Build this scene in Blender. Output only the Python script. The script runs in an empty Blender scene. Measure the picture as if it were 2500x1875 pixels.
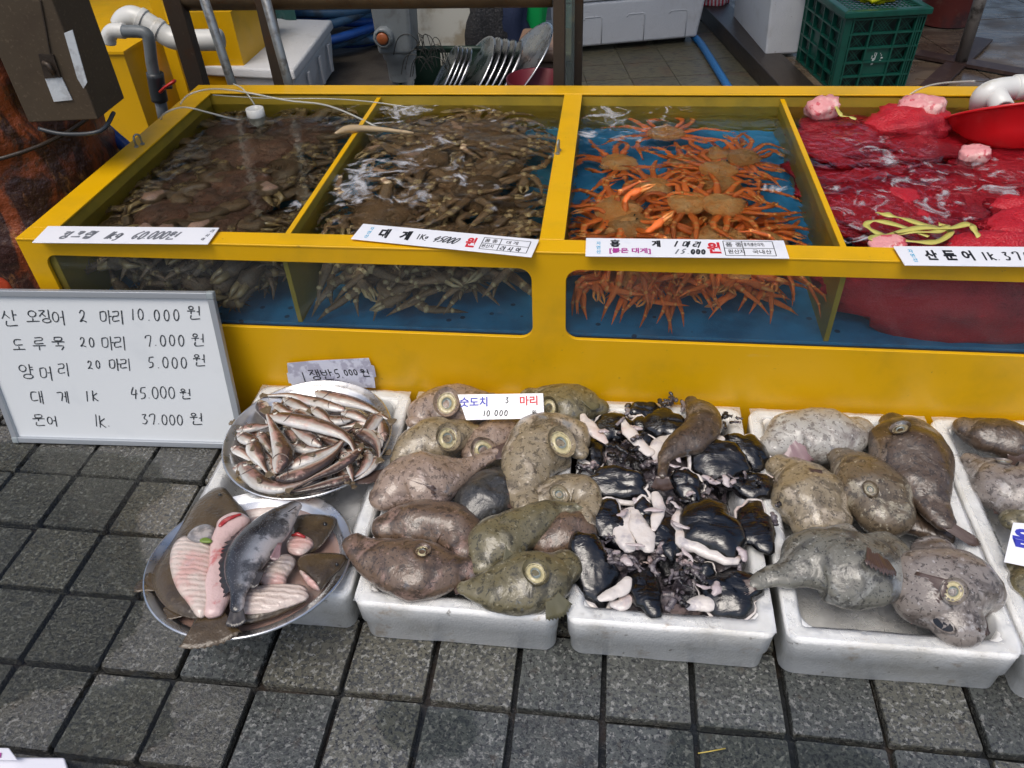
import bpy, math, random
from mathutils import Vector, Matrix, noise
from mathutils.bvhtree import BVHTree
R = random.Random(7)
sc = bpy.context.scene
COL = sc.collection
# ------------------------------------------------------------------ camera, sky, sun
F0 = 0.7592
CAM = Vector((1.22213, -0.76892, 1.50437))
CX = Vector((0.99289847, 0.11291959, -0.03744041))
CU = Vector((-0.04417027, 0.64214046, 0.76531341))
CF = Vector((-0.11046088, 0.75822477, -0.64256797))
cd = bpy.data.cameras.new('camera'); cam = bpy.data.objects.new('camera', cd); COL.objects.link(cam)
cd.sensor_width = 36; cd.lens = 36 * F0; cd.clip_start = 0.02; cd.clip_end = 200
cam.matrix_world = Matrix((CX, CU, -CF)).transposed().to_4x4(); cam.location = CAM
sc.camera = cam
w = bpy.data.worlds.new('World'); sc.world = w; w.use_nodes = True
wn = w.node_tree.nodes; wl = w.node_tree.links
sky = wn.new('ShaderNodeTexSky'); sky.sky_type = 'NISHITA'; sky.sun_disc = False
SEL, SAZ = math.radians(66), math.radians(205)
sky.sun_elevation = SEL; sky.sun_rotation = SAZ; sky.air_density = 1.0; sky.dust_density = 4.0; sky.ozone_density = 1.0
bgn = wn['Background']; bgn.inputs[1].default_value = 0.12
wl.new(sky.outputs[0], bgn.inputs[0])
sd = bpy.data.lights.new('sun', 'SUN'); sun = bpy.data.objects.new('sun', sd); COL.objects.link(sun)
sd.energy = 1.25; sd.angle = math.radians(34); sd.color = (1, 0.97, 0.92)
sdir = Vector((math.sin(SAZ) * math.cos(SEL), math.cos(SAZ) * math.cos(SEL), math.sin(SEL)))
sun.rotation_euler = sdir.to_track_quat('Z', 'Y').to_euler()
sc.view_settings.view_transform = 'Standard'; sc.view_settings.look = 'None'
sc.view_settings.exposure = 0.22; sc.view_settings.gamma = 1; sc.view_settings.use_curve_mapping = False
sc.render.engine = 'CYCLES'
sc.cycles.max_bounces = 10; sc.cycles.transparent_max_bounces = 16; sc.cycles.use_denoising = True
sc.cycles.sample_clamp_indirect = 6

# ------------------------------------------------------------------ measuring helpers
def ray(px, py): return CF + CX * ((px - 1250) / 2500 / F0) - CU * ((py - 937.5) / 2500 / F0)
def P(px, py, z=0.0):
    d = ray(px, py); return CAM + d * ((z - CAM.z) / d.z)
def PY(px, py, y):
    d = ray(px, py); return CAM + d * ((y - CAM.y) / d.y)
ZW = 0.54
def PW(px, py, z):                                   # point below the water surface seen at a pixel
    d = ray(px, py).normalized(); p = CAM + d * ((ZW - CAM.z) / d.z)
    e = 1 / 1.33; c = -d.z; k = 1 - e * e * (1 - c * c)
    t = d * e + Vector((0, 0, 1)) * (e * c - math.sqrt(k))
    return p + t * ((z - p.z) / t.z)
def MP(p): return (p - CAM).dot(CF) / (2500 * F0)    # metres per source pixel at a point
V = Vector
def lin(r, g, b): return tuple(((c / 255) ** 2.2) for c in (r, g, b))

# ------------------------------------------------------------------ materials
def M(name, col, rough=0.5, metal=0.0, layers=(), bump=(), coat=0.0, rnd=False, spec=0.5, alpha=1.0, roughvar=None, sss=0.0, coatr=0.08, trans=0.0, hv=0.0):
    m = bpy.data.materials.new(name); m.use_nodes = True
    nt = m.node_tree; N = nt.nodes; L = nt.links; b = N['Principled BSDF']
    tc = N.new('ShaderNodeTexCoord'); vec = tc.outputs['Object']
    oi = N.new('ShaderNodeObjectInfo')
    if rnd:
        a = N.new('ShaderNodeVectorMath'); a.operation = 'MULTIPLY_ADD'
        cx = N.new('ShaderNodeCombineXYZ')
        for i in range(3): L.new(oi.outputs['Random'], cx.inputs[i])
        L.new(cx.outputs[0], a.inputs[0]); a.inputs[1].default_value = (37, 91, 53); L.new(vec, a.inputs[2]); vec = a.outputs[0]
    def tex(kind, scale, stretch=None, detail=4, dist=0.0):
        v = vec
        if kind.startswith('uv'):
            v = tc.outputs['UV']; kind = kind[2:]
        if stretch:
            mp = N.new('ShaderNodeMapping'); mp.inputs['Scale'].default_value = stretch; L.new(v, mp.inputs[0]); v = mp.outputs[0]
        if kind == 'voronoi':
            t = N.new('ShaderNodeTexVoronoi'); t.inputs['Scale'].default_value = scale; L.new(v, t.inputs['Vector']); return t.outputs['Distance']
        if kind == 'cell':
            t = N.new('ShaderNodeTexVoronoi'); t.inputs['Scale'].default_value = scale; L.new(v, t.inputs['Vector'])
            s = N.new('ShaderNodeSeparateColor'); L.new(t.outputs['Color'], s.inputs[0]); return s.outputs[0]
        if kind == 'wavey':
            t = N.new('ShaderNodeTexWave'); t.bands_direction = 'Y'; t.inputs['Scale'].default_value = scale; t.inputs['Distortion'].default_value = dist; t.inputs['Detail Scale'].default_value = 2; L.new(v, t.inputs['Vector']); return t.outputs['Fac']
        if kind == 'wave':
            t = N.new('ShaderNodeTexWave'); t.inputs['Scale'].default_value = scale; t.inputs['Distortion'].default_value = dist; L.new(v, t.inputs['Vector']); return t.outputs['Fac']
        if kind == 'cosv':                                   # cos of the uv angle round a body
            s = N.new('ShaderNodeSeparateXYZ'); L.new(tc.outputs['UV'], s.inputs[0])
            a = N.new('ShaderNodeMath'); a.operation = 'MULTIPLY'; a.inputs[1].default_value = 2 * math.pi; L.new(s.outputs[1], a.inputs[0])
            c = N.new('ShaderNodeMath'); c.operation = 'COSINE'; L.new(a.outputs[0], c.inputs[0])
            t = N.new('ShaderNodeTexNoise'); t.inputs['Scale'].default_value = scale; L.new(vec, t.inputs['Vector'])
            d = N.new('ShaderNodeMath'); d.operation = 'MULTIPLY_ADD'; d.inputs[1].default_value = 0.5; L.new(t.outputs['Fac'], d.inputs[0]); L.new(c.outputs[0], d.inputs[2])
            return d.outputs[0]
        if kind == 'u':
            s = N.new('ShaderNodeSeparateXYZ'); L.new(tc.outputs['UV'], s.inputs[0]); return s.outputs[0]
        if kind == 'rand': return oi.outputs['Random']
        if kind == 'z':
            s = N.new('ShaderNodeSeparateXYZ'); L.new(vec, s.inputs[0]); return s.outputs[2]
        t = N.new('ShaderNodeTexNoise'); t.inputs['Scale'].default_value = scale; t.inputs['Detail'].default_value = detail
        t.inputs['Roughness'].default_value = 0.6; t.inputs['Distortion'].default_value = dist; L.new(v, t.inputs['Vector']); return t.outputs['Fac']
    cur = None
    rgb = N.new('ShaderNodeRGB'); rgb.outputs[0].default_value = (*col, 1); cur = rgb.outputs[0]
    for ly in layers:                                    # (colour, kind, scale, lo, hi, opacity[, stretch, dist])
        c2, kind, scale, lo, hi, op = ly[:6]
        f = tex(kind, scale, ly[6] if len(ly) > 6 else None, 5, ly[7] if len(ly) > 7 else 0.0)
        mr = N.new('ShaderNodeMapRange'); mr.inputs['From Min'].default_value = lo; mr.inputs['From Max'].default_value = hi
        mr.inputs['To Max'].default_value = op; mr.interpolation_type = 'SMOOTHSTEP'; L.new(f, mr.inputs['Value'])
        mx = N.new('ShaderNodeMix'); mx.data_type = 'RGBA'; L.new(mr.outputs[0], mx.inputs[0]); L.new(cur, mx.inputs[6]); mx.inputs[7].default_value = (*c2, 1)
        cur = mx.outputs[2]
    if hv:
        h = N.new('ShaderNodeHueSaturation'); mm = N.new('ShaderNodeMath'); mm.operation = 'MULTIPLY_ADD'
        mm.inputs[1].default_value = hv; mm.inputs[2].default_value = 1 - hv / 2; L.new(oi.outputs['Random'], mm.inputs[0]); L.new(mm.outputs[0], h.inputs['Value']); L.new(cur, h.inputs['Color']); cur = h.outputs[0]
    L.new(cur, b.inputs['Base Color'])
    b.inputs['Roughness'].default_value = rough; b.inputs['Metallic'].default_value = metal
    b.inputs['Coat Weight'].default_value = coat; b.inputs['Coat Roughness'].default_value = coatr
    b.inputs['Specular IOR Level'].default_value = spec
    if sss: b.inputs['Subsurface Weight'].default_value = sss; b.inputs['Subsurface Radius'].default_value = (.02, .01, .008)
    if trans: b.inputs['Transmission Weight'].default_value = trans
    if alpha < 1: b.inputs['Alpha'].default_value = alpha
    if roughvar:                                         # (scale, lo, hi, rough at hi)
        f = tex('noise', roughvar[0]); mr = N.new('ShaderNodeMapRange'); mr.inputs['From Min'].default_value = roughvar[1]; mr.inputs['From Max'].default_value = roughvar[2]
        mr.inputs['To Min'].default_value = rough; mr.inputs['To Max'].default_value = roughvar[3]; L.new(f, mr.inputs['Value']); L.new(mr.outputs[0], b.inputs['Roughness'])
    prev = None
    for bp in bump:                                      # (kind, scale, distance[, stretch, dist])
        f = tex(bp[0], bp[1], bp[3] if len(bp) > 3 else None, 5, bp[4] if len(bp) > 4 else 0.0)
        bn = N.new('ShaderNodeBump'); bn.inputs['Strength'].default_value = 1; bn.inputs['Distance'].default_value = bp[2]; L.new(f, bn.inputs['Height'])
        if prev: L.new(prev, bn.inputs['Normal'])
        prev = bn.outputs[0]
    if prev: L.new(prev, b.inputs['Normal']); L.new(prev, b.inputs['Coat Normal'])
    return m
YEL = lin(226, 172, 10)
m_yel = M('yellow_paint', YEL, .32, layers=[((.44, .27, .012), 'noise', 5, .45, .75, .45), ((.26, .16, .03), 'noise', 60, .66, .74, .5), ((.08, .05, .02), 'noise', 38, .74, .78, .7), ((.66, .50, .20), 'noise', 14, .70, .76, .4, (.3, 1, 3))], bump=[('noise', 4, .0015)], roughvar=(9, .35, .7, .45))
m_yelrim = m_yel
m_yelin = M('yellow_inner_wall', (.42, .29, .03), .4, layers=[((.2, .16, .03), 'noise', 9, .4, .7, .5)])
m_blue = M('blue_tank_mat', (.04, .27, .55), .45, layers=[((.015, .11, .26), 'noise', 7, .45, .65, .6), ((.01, .05, .12), 'voronoi', 16, .13, .10, .9)], bump=[('voronoi', 16, .002)])
m_grout = M('wet_grout', (.012, .013, .013), .25, layers=[((.035, .025, .018), 'noise', 9, .5, .65, .8)], bump=[('noise', 60, .003)])
def granite(name, tint, b1, rough, lo=0.42):
    return M(name, tint, rough, rnd=True, hv=.45, layers=[
        ((tint[0] * 1.3, tint[1] * 1.05, tint[2] * .75), 'rand', 1, .55, .95, .5),
        ((.035, .037, .038), 'noise', 118, .50, .56, .85), ((.34, .34, .32), 'noise', 95, .56, .62, .55), ((.012, .012, .012), 'noise', 140, .58, .63, .9), ((.07, .05, .032), 'noise', 34, .58, .7, .45),
        ((.03, .03, .03), 'noise', 9, .5, .72, .35)],
        bump=[('noise', 130, b1), ('noise', 14, .004)], roughvar=(6, .42, .60, rough + .32), spec=.5, coat=.75, coatr=.05)
m_pav = granite('granite_smooth_wet', (.090, .097, .089), .0020, .08)
m_pavr = granite('granite_rough_wet', (.095, .093, .076), .006, .04)
m_tile = M('back_floor_tile', (.12, .11, .07), .4, rnd=True, hv=.3, layers=[((.12, .07, .04), 'noise', 5, .5, .7, .6), ((.03, .03, .03), 'noise', 70, .5, .62, .7, (.35, 1, 1))], bump=[('noise', 60, .002)])
m_styro = M('white_styrofoam', (.93, .93, .91), .4, rnd=True, layers=[((.50, .47, .40), 'noise', 7, .5, .75, .5), ((.42, .29, .16), 'noise', 13, .61, .74, .7), ((.14, .11, .08), 'noise', 40, .64, .70, .65), ((.55, .52, .44), 'noise', 5, .48, .70, .5), ((.42, .42, .41), 'noise', 22, .6, .75, .35)], bump=[('noise', 9, .004), ('voronoi', 200, .0006)], coat=.25)
m_styrod = M('styrofoam_dry', (.66, .67, .68), .7, rnd=True, layers=[((.42, .40, .36), 'noise', 6, .52, .75, .45), ((.25, .2, .15), 'noise', 30, .66, .75, .5)], bump=[('noise', 8, .006), ('voronoi', 160, .0008)])
m_alu = M('aluminium', (.78, .79, .80), .22, 1.0, layers=[((.5, .5, .5), 'noise', 30, .5, .7, .4)], bump=[('noise', 12, .0006)], roughvar=(18, .4, .65, .4))
m_steel = M('galvanised_steel', (.36, .38, .38), .42, .7, layers=[((.16, .14, .12), 'noise', 25, .5, .65, .7)])
m_frame = M('dark_rusty_steel', (.075, .055, .04), .5, .3, layers=[((.10, .045, .02), 'noise', 9, .5, .7, .6), ((.16, .12, .08), 'noise', 40, .6, .75, .5)], bump=[('noise', 40, .001)])
m_beam = M('rusty_painted_pipe', (.17, .12, .07), .45, .1, layers=[((.07, .045, .03), 'noise', 5, .45, .7, .8), ((.16, .06, .02), 'noise', 30, .58, .7, .7)])
m_rust = M('orange_rust', (.28, .062, .015), .5, .1, layers=[((.03, .012, .010), 'noise', 7, .40, .54, .95, (1, 1, .5), 1.0), ((.45, .20, .06), 'noise', 26, .58, .72, .6, (1, 1, .35)), ((.10, .05, .03), 'noise', 45, .52, .66, .7)], bump=[('noise', 7, .02), ('noise', 50, .006)], coat=.3)
m_cab = M('brown_cabinet_paint', (.085, .062, .038), .6, .2, layers=[((.06, .04, .025), 'noise', 5, .45, .7, .7), ((.17, .13, .085), 'noise', 120, .55, .7, .5)])
m_tape = M('white_patch_paint', (.62, .66, .68), .5, layers=[((.35, .36, .36), 'noise', 25, .48, .65, .6)], bump=[('noise', 60, .002)])
m_board = M('whiteboard_face', (.76, .79, .80), .28, layers=[((.58, .62, .65), 'noise', 5, .5, .8, .4)])
m_bframe = M('board_frame_grey', (.42, .45, .48), .35, .4)
m_bcorner = M('board_corner_grey', (.30, .34, .35), .45)
m_ink = M('black_marker', (.02, .022, .026), .45)
m_inkf = M('faded_marker', (.16, .17, .19), .5)
m_blackp = M('black_print', (.012, .012, .014), .4)
m_redp = M('red_print', (.62, .015, .03), .4)
m_bluep = M('blue_print', (.03, .04, .42), .4)
m_cyanp = M('cyan_print', (.0, .38, .62), .4)
m_magp = M('magenta_print', (.42, .04, .28), .4)
m_sign = M('white_acrylic', (.86, .87, .90), .18, layers=[((.66, .68, .76), 'noise', 12, .5, .75, .5)], coat=.3)
m_paper = M('damp_paper', (.64, .65, .74), .6, layers=[((.38, .37, .46), 'noise', 13, .47, .53, .85)], bump=[('noise', 20, .002)])
m_pvc = M('white_pvc', (.72, .72, .68), .3, layers=[((.45, .38, .25), 'noise', 14, .55, .75, .5)])
m_pvcg = M('grey_pvc', (.17, .19, .20), .4, layers=[((.08, .08, .08), 'noise', 20, .5, .7, .5)])
m_dark = M('dark_valve', (.035, .04, .045), .4)
m_red = M('red_plastic', (.60, .008, .012), .25, layers=[((.42, .005, .01), 'noise', 10, .5, .7, .5)])
m_redh = M('red_handle', (.55, .02, .01), .35)
m_hose = M('blue_hose', (.02, .09, .36), .35, rnd=True, layers=[((.015, .05, .14), 'noise', 12, .5, .7, .7)], hv=.6, bump=[('noise', 160, .001)])
m_hoseb = M('faded_blue_hose', (.06, .17, .32), .5, rnd=True, hv=.9, layers=[((.05, .07, .09), 'noise', 9, .5, .65, .8)])
m_green = M('green_crate_plastic', (.005, .075, .052), .35, layers=[((.004, .04, .03), 'noise', 12, .5, .7, .6)])
m_greenb = M('bright_green_plastic', (.01, .42, .10), .35)
m_dgreen = M('dark_green_basket', (.01, .03, .02), .4)
m_brownp = M('brown_tub_plastic', (.27, .17, .115), .45, layers=[((.18, .11, .08), 'noise', 8, .5, .7, .5)])
m_maroon = M('maroon_plastic', (.16, .015, .025), .35)
m_wood = M('weathered_plywood', (.17, .125, .085), .45, layers=[((.075, .05, .035), 'noise', 5, .42, .6, .8, (.3, 1, 1), 1.5), ((.30, .25, .19), 'noise', 10, .56, .7, .6, (.2, 1.4, 1))], bump=[('noise', 18, .004, (.15, 1, 1))], roughvar=(4, .4, .6, .12))
m_timber = M('dark_wet_timber', (.045, .033, .024), .4, layers=[((.02, .015, .012), 'noise', 7, .4, .65, .8, (1, .2, 1))], bump=[('noise', 25, .004, (1, .2, 1))])
m_strap = M('pale_strap_steel', (.06, .035, .03), .45, .2, layers=[((.12, .08, .06), 'noise', 25, .5, .7, .6)])
m_slab = M('stained_cutting_board', (.55, .54, .47), .5, layers=[((.30, .24, .15), 'noise', 7, .5, .66, .8)])
m_ground = M('back_ground_concrete', (.10, .085, .065), .5, layers=[((.05, .04, .03), 'noise', 4, .45, .65, .8)], bump=[('noise', 30, .005)])
m_orange = M('orange_cap', (.32, .09, .03), .35)
m_net = M('black_netting', (.02, .02, .022), .7, layers=[((.09, .09, .09), 'noise', 120, .55, .65, .8)], bump=[('noise', 80, .01)])
m_denim = M('dark_blue_cloth', (.012, .022, .06), .8, bump=[('noise', 100, .003)])
m_tarp = M('dark_green_tarp', (.03, .10, .09), .35, layers=[((.10, .22, .20), 'noise', 5, .52, .7, .7), ((.01, .03, .03), 'noise', 9, .5, .6, .7)], bump=[('noise', 6, .03)])
m_ybag = M('yellow_bag', (.62, .62, .01), .35, bump=[('noise', 18, .01)])
m_rbag = M('red_striped_bag', (.55, .5, .5), .4, layers=[((.5, .01, .03), 'wave', 14, .4, .6, 1)])
m_orcl = M('orange_rubber', (.62, .09, .04), .45, layers=[((.4, .04, .02), 'noise', 9, .5, .7, .6)])
m_tube = M('clear_tube', (.62, .62, .56), .12, alpha=.55, spec=.8)
m_yard = M('wall_backdrop', (.05, .045, .04), .6)
def thin(name, tint, opac, col=(.9, .9, .9), rough=.06, bump=(), vary=None, ior=1.45):   # thin clear sheet: transparent + fresnel gloss + a little scatter
    m = bpy.data.materials.new(name); m.use_nodes = True; nt = m.node_tree; N = nt.nodes; L = nt.links; N.clear()
    o = N.new('ShaderNodeOutputMaterial'); t = N.new('ShaderNodeBsdfTransparent'); t.inputs[0].default_value = (*tint, 1)
    g = N.new('ShaderNodeBsdfGlossy'); g.inputs['Roughness'].default_value = rough
    d = N.new('ShaderNodeBsdfDiffuse'); d.inputs[0].default_value = (*col, 1)
    a = N.new('ShaderNodeMixShader'); a.inputs[0].default_value = opac; L.new(t.outputs[0], a.inputs[1]); L.new(d.outputs[0], a.inputs[2])
    f = N.new('ShaderNodeFresnel'); f.inputs[0].default_value = ior
    b = N.new('ShaderNodeMixShader'); L.new(f.outputs[0], b.inputs[0]); L.new(a.outputs[0], b.inputs[1]); L.new(g.outputs[0], b.inputs[2]); L.new(b.outputs[0], o.inputs[0])
    tc = N.new('ShaderNodeTexCoord'); prev = None
    for s, dist in bump:
        n = N.new('ShaderNodeTexNoise'); n.inputs['Scale'].default_value = s; n.inputs['Detail'].default_value = 4; n.inputs['Distortion'].default_value = .6; L.new(tc.outputs['Object'], n.inputs['Vector'])
        bn = N.new('ShaderNodeBump'); bn.inputs['Distance'].default_value = dist; L.new(n.outputs['Fac'], bn.inputs['Height'])
        if prev: L.new(prev, bn.inputs['Normal'])
        prev = bn.outputs[0]
    if prev: L.new(prev, g.inputs['Normal']); L.new(prev, f.inputs['Normal'])
    if vary:
        n = N.new('ShaderNodeTexNoise'); n.inputs['Scale'].default_value = vary[0]; n.inputs['Detail'].default_value = 5; L.new(tc.outputs['Object'], n.inputs['Vector'])
        mr = N.new('ShaderNodeMapRange'); mr.inputs['From Min'].default_value = vary[1]; mr.inputs['From Max'].default_value = vary[2]; mr.inputs['To Min'].default_value = opac; mr.inputs['To Max'].default_value = vary[3]
        L.new(n.outputs['Fac'], mr.inputs['Value']); L.new(mr.outputs[0], a.inputs[0])
    return m
m_glass = thin('window_glass', (.90, .95, .94), .015, rough=.03, ior=1.16)
m_film = thin('clear_wet_film', (.97, .98, .98), .26, (.95, .96, .98), .07, bump=[(11, .02), (34, .008)], vary=(9, .48, .68, .40))
def water_mat(name, ripple, tint):
    m = bpy.data.materials.new(name); m.use_nodes = True; nt = m.node_tree; N = nt.nodes; L = nt.links; N.clear()
    o = N.new('ShaderNodeOutputMaterial'); r = N.new('ShaderNodeBsdfGlass'); r.inputs['IOR'].default_value = 1.33; r.inputs['Color'].default_value = (*tint, 1); r.inputs['Roughness'].default_value = 0.0
    tc = N.new('ShaderNodeTexCoord')
    n = N.new('ShaderNodeTexNoise'); n.inputs['Scale'].default_value = 16; n.inputs['Detail'].default_value = 3; n.inputs['Distortion'].default_value = .8; L.new(tc.outputs['Object'], n.inputs['Vector'])
    at = N.new('ShaderNodeAttribute'); at.attribute_name = 'foam'
    bs = N.new('ShaderNodeMath'); bs.operation = 'MULTIPLY_ADD'; bs.inputs[1].default_value = ripple * 3; bs.inputs[2].default_value = ripple; L.new(at.outputs['Fac'], bs.inputs[0])
    bn = N.new('ShaderNodeBump'); L.new(bs.outputs[0], bn.inputs['Distance']); L.new(n.outputs['Fac'], bn.inputs['Height']); L.new(bn.outputs[0], r.inputs['Normal'])
    d = N.new('ShaderNodeBsdfDiffuse'); d.inputs[0].default_value = (.62, .63, .66, 1)
    f1 = N.new('ShaderNodeTexNoise'); f1.inputs['Scale'].default_value = 13; f1.inputs['Detail'].default_value = 7; f1.inputs['Roughness'].default_value = .62; f1.inputs['Distortion'].default_value = 1.6; L.new(tc.outputs['Object'], f1.inputs['Vector'])
    f2 = N.new('ShaderNodeTexVoronoi'); f2.inputs['Scale'].default_value = 190; L.new(tc.outputs['Object'], f2.inputs['Vector'])
    s = N.new('ShaderNodeMath'); s.operation = 'ADD'; L.new(f1.outputs['Fac'], s.inputs[0]); L.new(at.outputs['Fac'], s.inputs[1])
    mr = N.new('ShaderNodeMapRange'); mr.inputs['From Min'].default_value = .95; mr.inputs['From Max'].default_value = 1.13; L.new(s.outputs[0], mr.inputs['Value'])
    m2 = N.new('ShaderNodeMapRange'); m2.inputs['From Min'].default_value = .05; m2.inputs['From Max'].default_value = .45; m2.inputs['To Min'].default_value = .35; m2.inputs['To Max'].default_value = .72; L.new(f2.outputs['Distance'], m2.inputs['Value'])
    mm = N.new('ShaderNodeMath'); mm.operation = 'MULTIPLY'; L.new(mr.outputs[0], mm.inputs[0]); L.new(m2.outputs[0], mm.inputs[1])
    x = N.new('ShaderNodeMixShader'); L.new(mm.outputs[0], x.inputs[0]); L.new(r.outputs[0], x.inputs[1]); L.new(d.outputs[0], x.inputs[2]); L.new(x.outputs[0], o.inputs[0])
    return m

# ------------------------------------------------------------------ object helpers
def link(name, me, parent=None, loc=None):
    o = bpy.data.objects.new(name, me); COL.objects.link(o)
    if parent is not None: o.parent = parent
    if loc is not None: o.location = loc
    return o
def tag(o, label=None, cat=None, group=None, kind=None):
    if label: o['label'] = label
    if cat: o['category'] = cat
    if group: o['group'] = group
    if kind: o['kind'] = kind
    return o
def thing(name, label, cat, loc=(0, 0, 0), group=None, rz=0.0):
    o = link(name, None, None, loc); o.rotation_euler = (0, 0, rz); o.empty_display_size = .05
    return tag(o, label, cat, group)
def org(parent):                                       # world origin of a parent chain of unrotated empties
    v = V((0, 0, 0))
    while parent is not None: v = v + parent.location; parent = parent.parent
    return v
def mesh(vs, fs, mats, smooth=True, uvs=None, mi=None):
    me = bpy.data.meshes.new('mesh'); me.from_pydata([tuple(v) for v in vs], [], fs)
    for m in (mats if isinstance(mats, (list, tuple)) else [mats]): me.materials.append(m)
    if smooth: me.polygons.foreach_set('use_smooth', [True] * len(me.polygons))
    if mi: me.polygons.foreach_set('material_index', mi)
    if uvs:
        ul = me.uv_layers.new(name='UVMap')
        li = [0] * len(me.loops); me.loops.foreach_get('vertex_index', li)
        flat = []
        for i in li: flat += [uvs[i][0], uvs[i][1]]
        ul.data.foreach_set('uv', flat)
    me.update(); return me
def put(name, vs, fs, mats, parent=None, smooth=True, uvs=None, base=None, mi=None):   # vertices given in world space
    o0 = org(parent) if parent is not None else (base if base is not None else V((0, 0, 0)))
    me = mesh([V(v) - o0 for v in vs], fs, mats, smooth, uvs, mi)
    o = link(name, me, parent)
    if parent is None and base is not None: o.location = base
    if smooth is None: pass
    return o
class G:
    def __init__(s): s.v = []; s.f = []
    def add(s, vs, fs):
        n = len(s.v); s.v += [V(v) for v in vs]; s.f += [tuple(i + n for i in f) for f in fs]; return s
    def box(s, c, d, rz=0.0, mat=None):
        x, y, z = d[0] / 2, d[1] / 2, d[2] / 2
        vs = [V((a * x, b * y, e * z)) for e in (-1, 1) for b in (-1, 1) for a in (-1, 1)]
        if rz: vs = [Matrix.Rotation(rz, 3, 'Z') @ v for v in vs]
        if mat: vs = [mat @ v for v in vs]
        return s.add([v + V(c) for v in vs], [(0, 2, 3, 1), (4, 5, 7, 6), (0, 1, 5, 4), (2, 6, 7, 3), (0, 4, 6, 2), (1, 3, 7, 5)])
    def quadprism(s, bot, top):
        n = len(bot); vs = [V(v) for v in bot] + [V(v) for v in top]
        return s.add(vs, [tuple(range(n))[::-1], tuple(range(n, 2 * n))] + [(i, (i + 1) % n, n + (i + 1) % n, n + i) for i in range(n)])
    def tube(s, pts, r, n=8, caps=True, flat=1.0):
        pts = [V(p) for p in pts]; rs = r if isinstance(r, (list, tuple)) else [r] * len(pts)
        vs = []; prev = None
        for i, p in enumerate(pts):
            t = (pts[min(i + 1, len(pts) - 1)] - pts[max(i - 1, 0)])
            t = t.normalized() if t.length > 1e-9 else V((0, 0, 1))
            if prev is None: a = t.orthogonal().normalized() if abs(t.z) > .95 else t.cross(V((0, 0, 1))).normalized()
            else:
                a = prev - t * prev.dot(t); a = a.normalized() if a.length > 1e-6 else t.orthogonal().normalized()
            prev = a; b = t.cross(a)
            for k in range(n):
                an = 2 * math.pi * k / n; vs.append(p + a * (math.cos(an) * rs[i]) + b * (math.sin(an) * rs[i] * flat))
        fs = [(i * n + k, i * n + (k + 1) % n, (i + 1) * n + (k + 1) % n, (i + 1) * n + k) for i in range(len(pts) - 1) for k in range(n)]
        if caps: fs += [tuple(range(n))[::-1], tuple((len(pts) - 1) * n + k for k in range(n))]
        return s.add(vs, fs)
    def rev(s, prof, n=24, mat=None, cap=False):
        vs = []
        for r, z in prof:
            for k in range(n):
                a = 2 * math.pi * k / n; vs.append(V((r * math.cos(a), r * math.sin(a), z)))
        if mat is not None: vs = [mat @ v for v in vs]
        fs = [(i * n + k, i * n + (k + 1) % n, (i + 1) * n + (k + 1) % n, (i + 1) * n + k) for i in range(len(prof) - 1) for k in range(n)]
        if cap: fs += [tuple((len(prof) - 1) * n + k for k in range(n))]
        return s.add(vs, fs)
    def put(s, name, m, parent=None, smooth=False, base=None): return put(name, s.v, s.f, m, parent, smooth, None, base)
def smoothpath(pts, m=6):
    pts = [V(p) for p in pts]; out = []
    for i in range(len(pts) - 1):
        p0 = pts[max(i - 1, 0)]; p1 = pts[i]; p2 = pts[i + 1]; p3 = pts[min(i + 2, len(pts) - 1)]
        for k in range(m):
            t = k / m; out.append(.5 * ((2 * p1) + (p2 - p0) * t + (2 * p0 - 5 * p1 + 4 * p2 - p3) * t * t + (3 * p1 - p0 - 3 * p2 + p3) * t ** 3))
    out.append(pts[-1]); return out
def fbm(p, f, seed=0.0): return noise.fractal(V(p) * f + V((seed, seed * 1.7, -seed)), 1.0, 2.0, 3)
def bevel(o, wdt=.003, seg=2):
    b = o.modifiers.new('bevel', 'BEVEL'); b.width = wdt; b.segments = seg; b.limit_method = 'ANGLE'; b.angle_limit = math.radians(35)
    o.data.polygons.foreach_set('use_smooth', [True] * len(o.data.polygons))
    wn_ = o.modifiers.new('wn', 'WEIGHTED_NORMAL'); wn_.keep_sharp = False
    return o
def basis_obj(o, origin, ux, uy):                     # local x along ux, y along uy
    x = ux.normalized(); z = x.cross(uy).normalized(); y = z.cross(x)
    o.matrix_world = Matrix.Translation(origin) @ Matrix((x, y, z)).transposed().to_4x4()

# ------------------------------------------------------------------ writing
TXS = 1.0
def text(s, h, x, y, m, parent, bold=0.0, sx=1.0, name='lettering', rz=0.0, z=.0022, space=1.0):
    c = bpy.data.curves.new('txt', 'FONT'); c.body = s; c.size = 1; c.offset = bold; c.extrude = .0; c.space_character = space; c.resolution_u = 3
    t = bpy.data.objects.new('tmp', c); COL.objects.link(t); bpy.context.view_layer.update()
    me = bpy.data.meshes.new_from_object(t.evaluated_get(bpy.context.evaluated_depsgraph_get()))
    bpy.data.objects.remove(t)
    if len(me.vertices):
        ys = [v.co.y for v in me.vertices]; xs = [v.co.x for v in me.vertices]; k = h / max(max(ys) - min(ys), 1e-6); x0, y0 = min(xs), min(ys)
        for v in me.vertices: v.co = V(((v.co.x - x0) * k * sx * TXS, (v.co.y - y0) * k, 0))
    me.materials.clear(); me.materials.append(m)
    o = link(name, me, parent); o.location = (x, y, z); o.rotation_euler = (0, 0, rz); return o
circ = lambda cx, cy, rx, ry, n=14: [(cx + rx * math.sin(2 * math.pi * k / n + .4), cy - ry * math.cos(2 * math.pi * k / n + .4)) for k in range(n + 1)]
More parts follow.
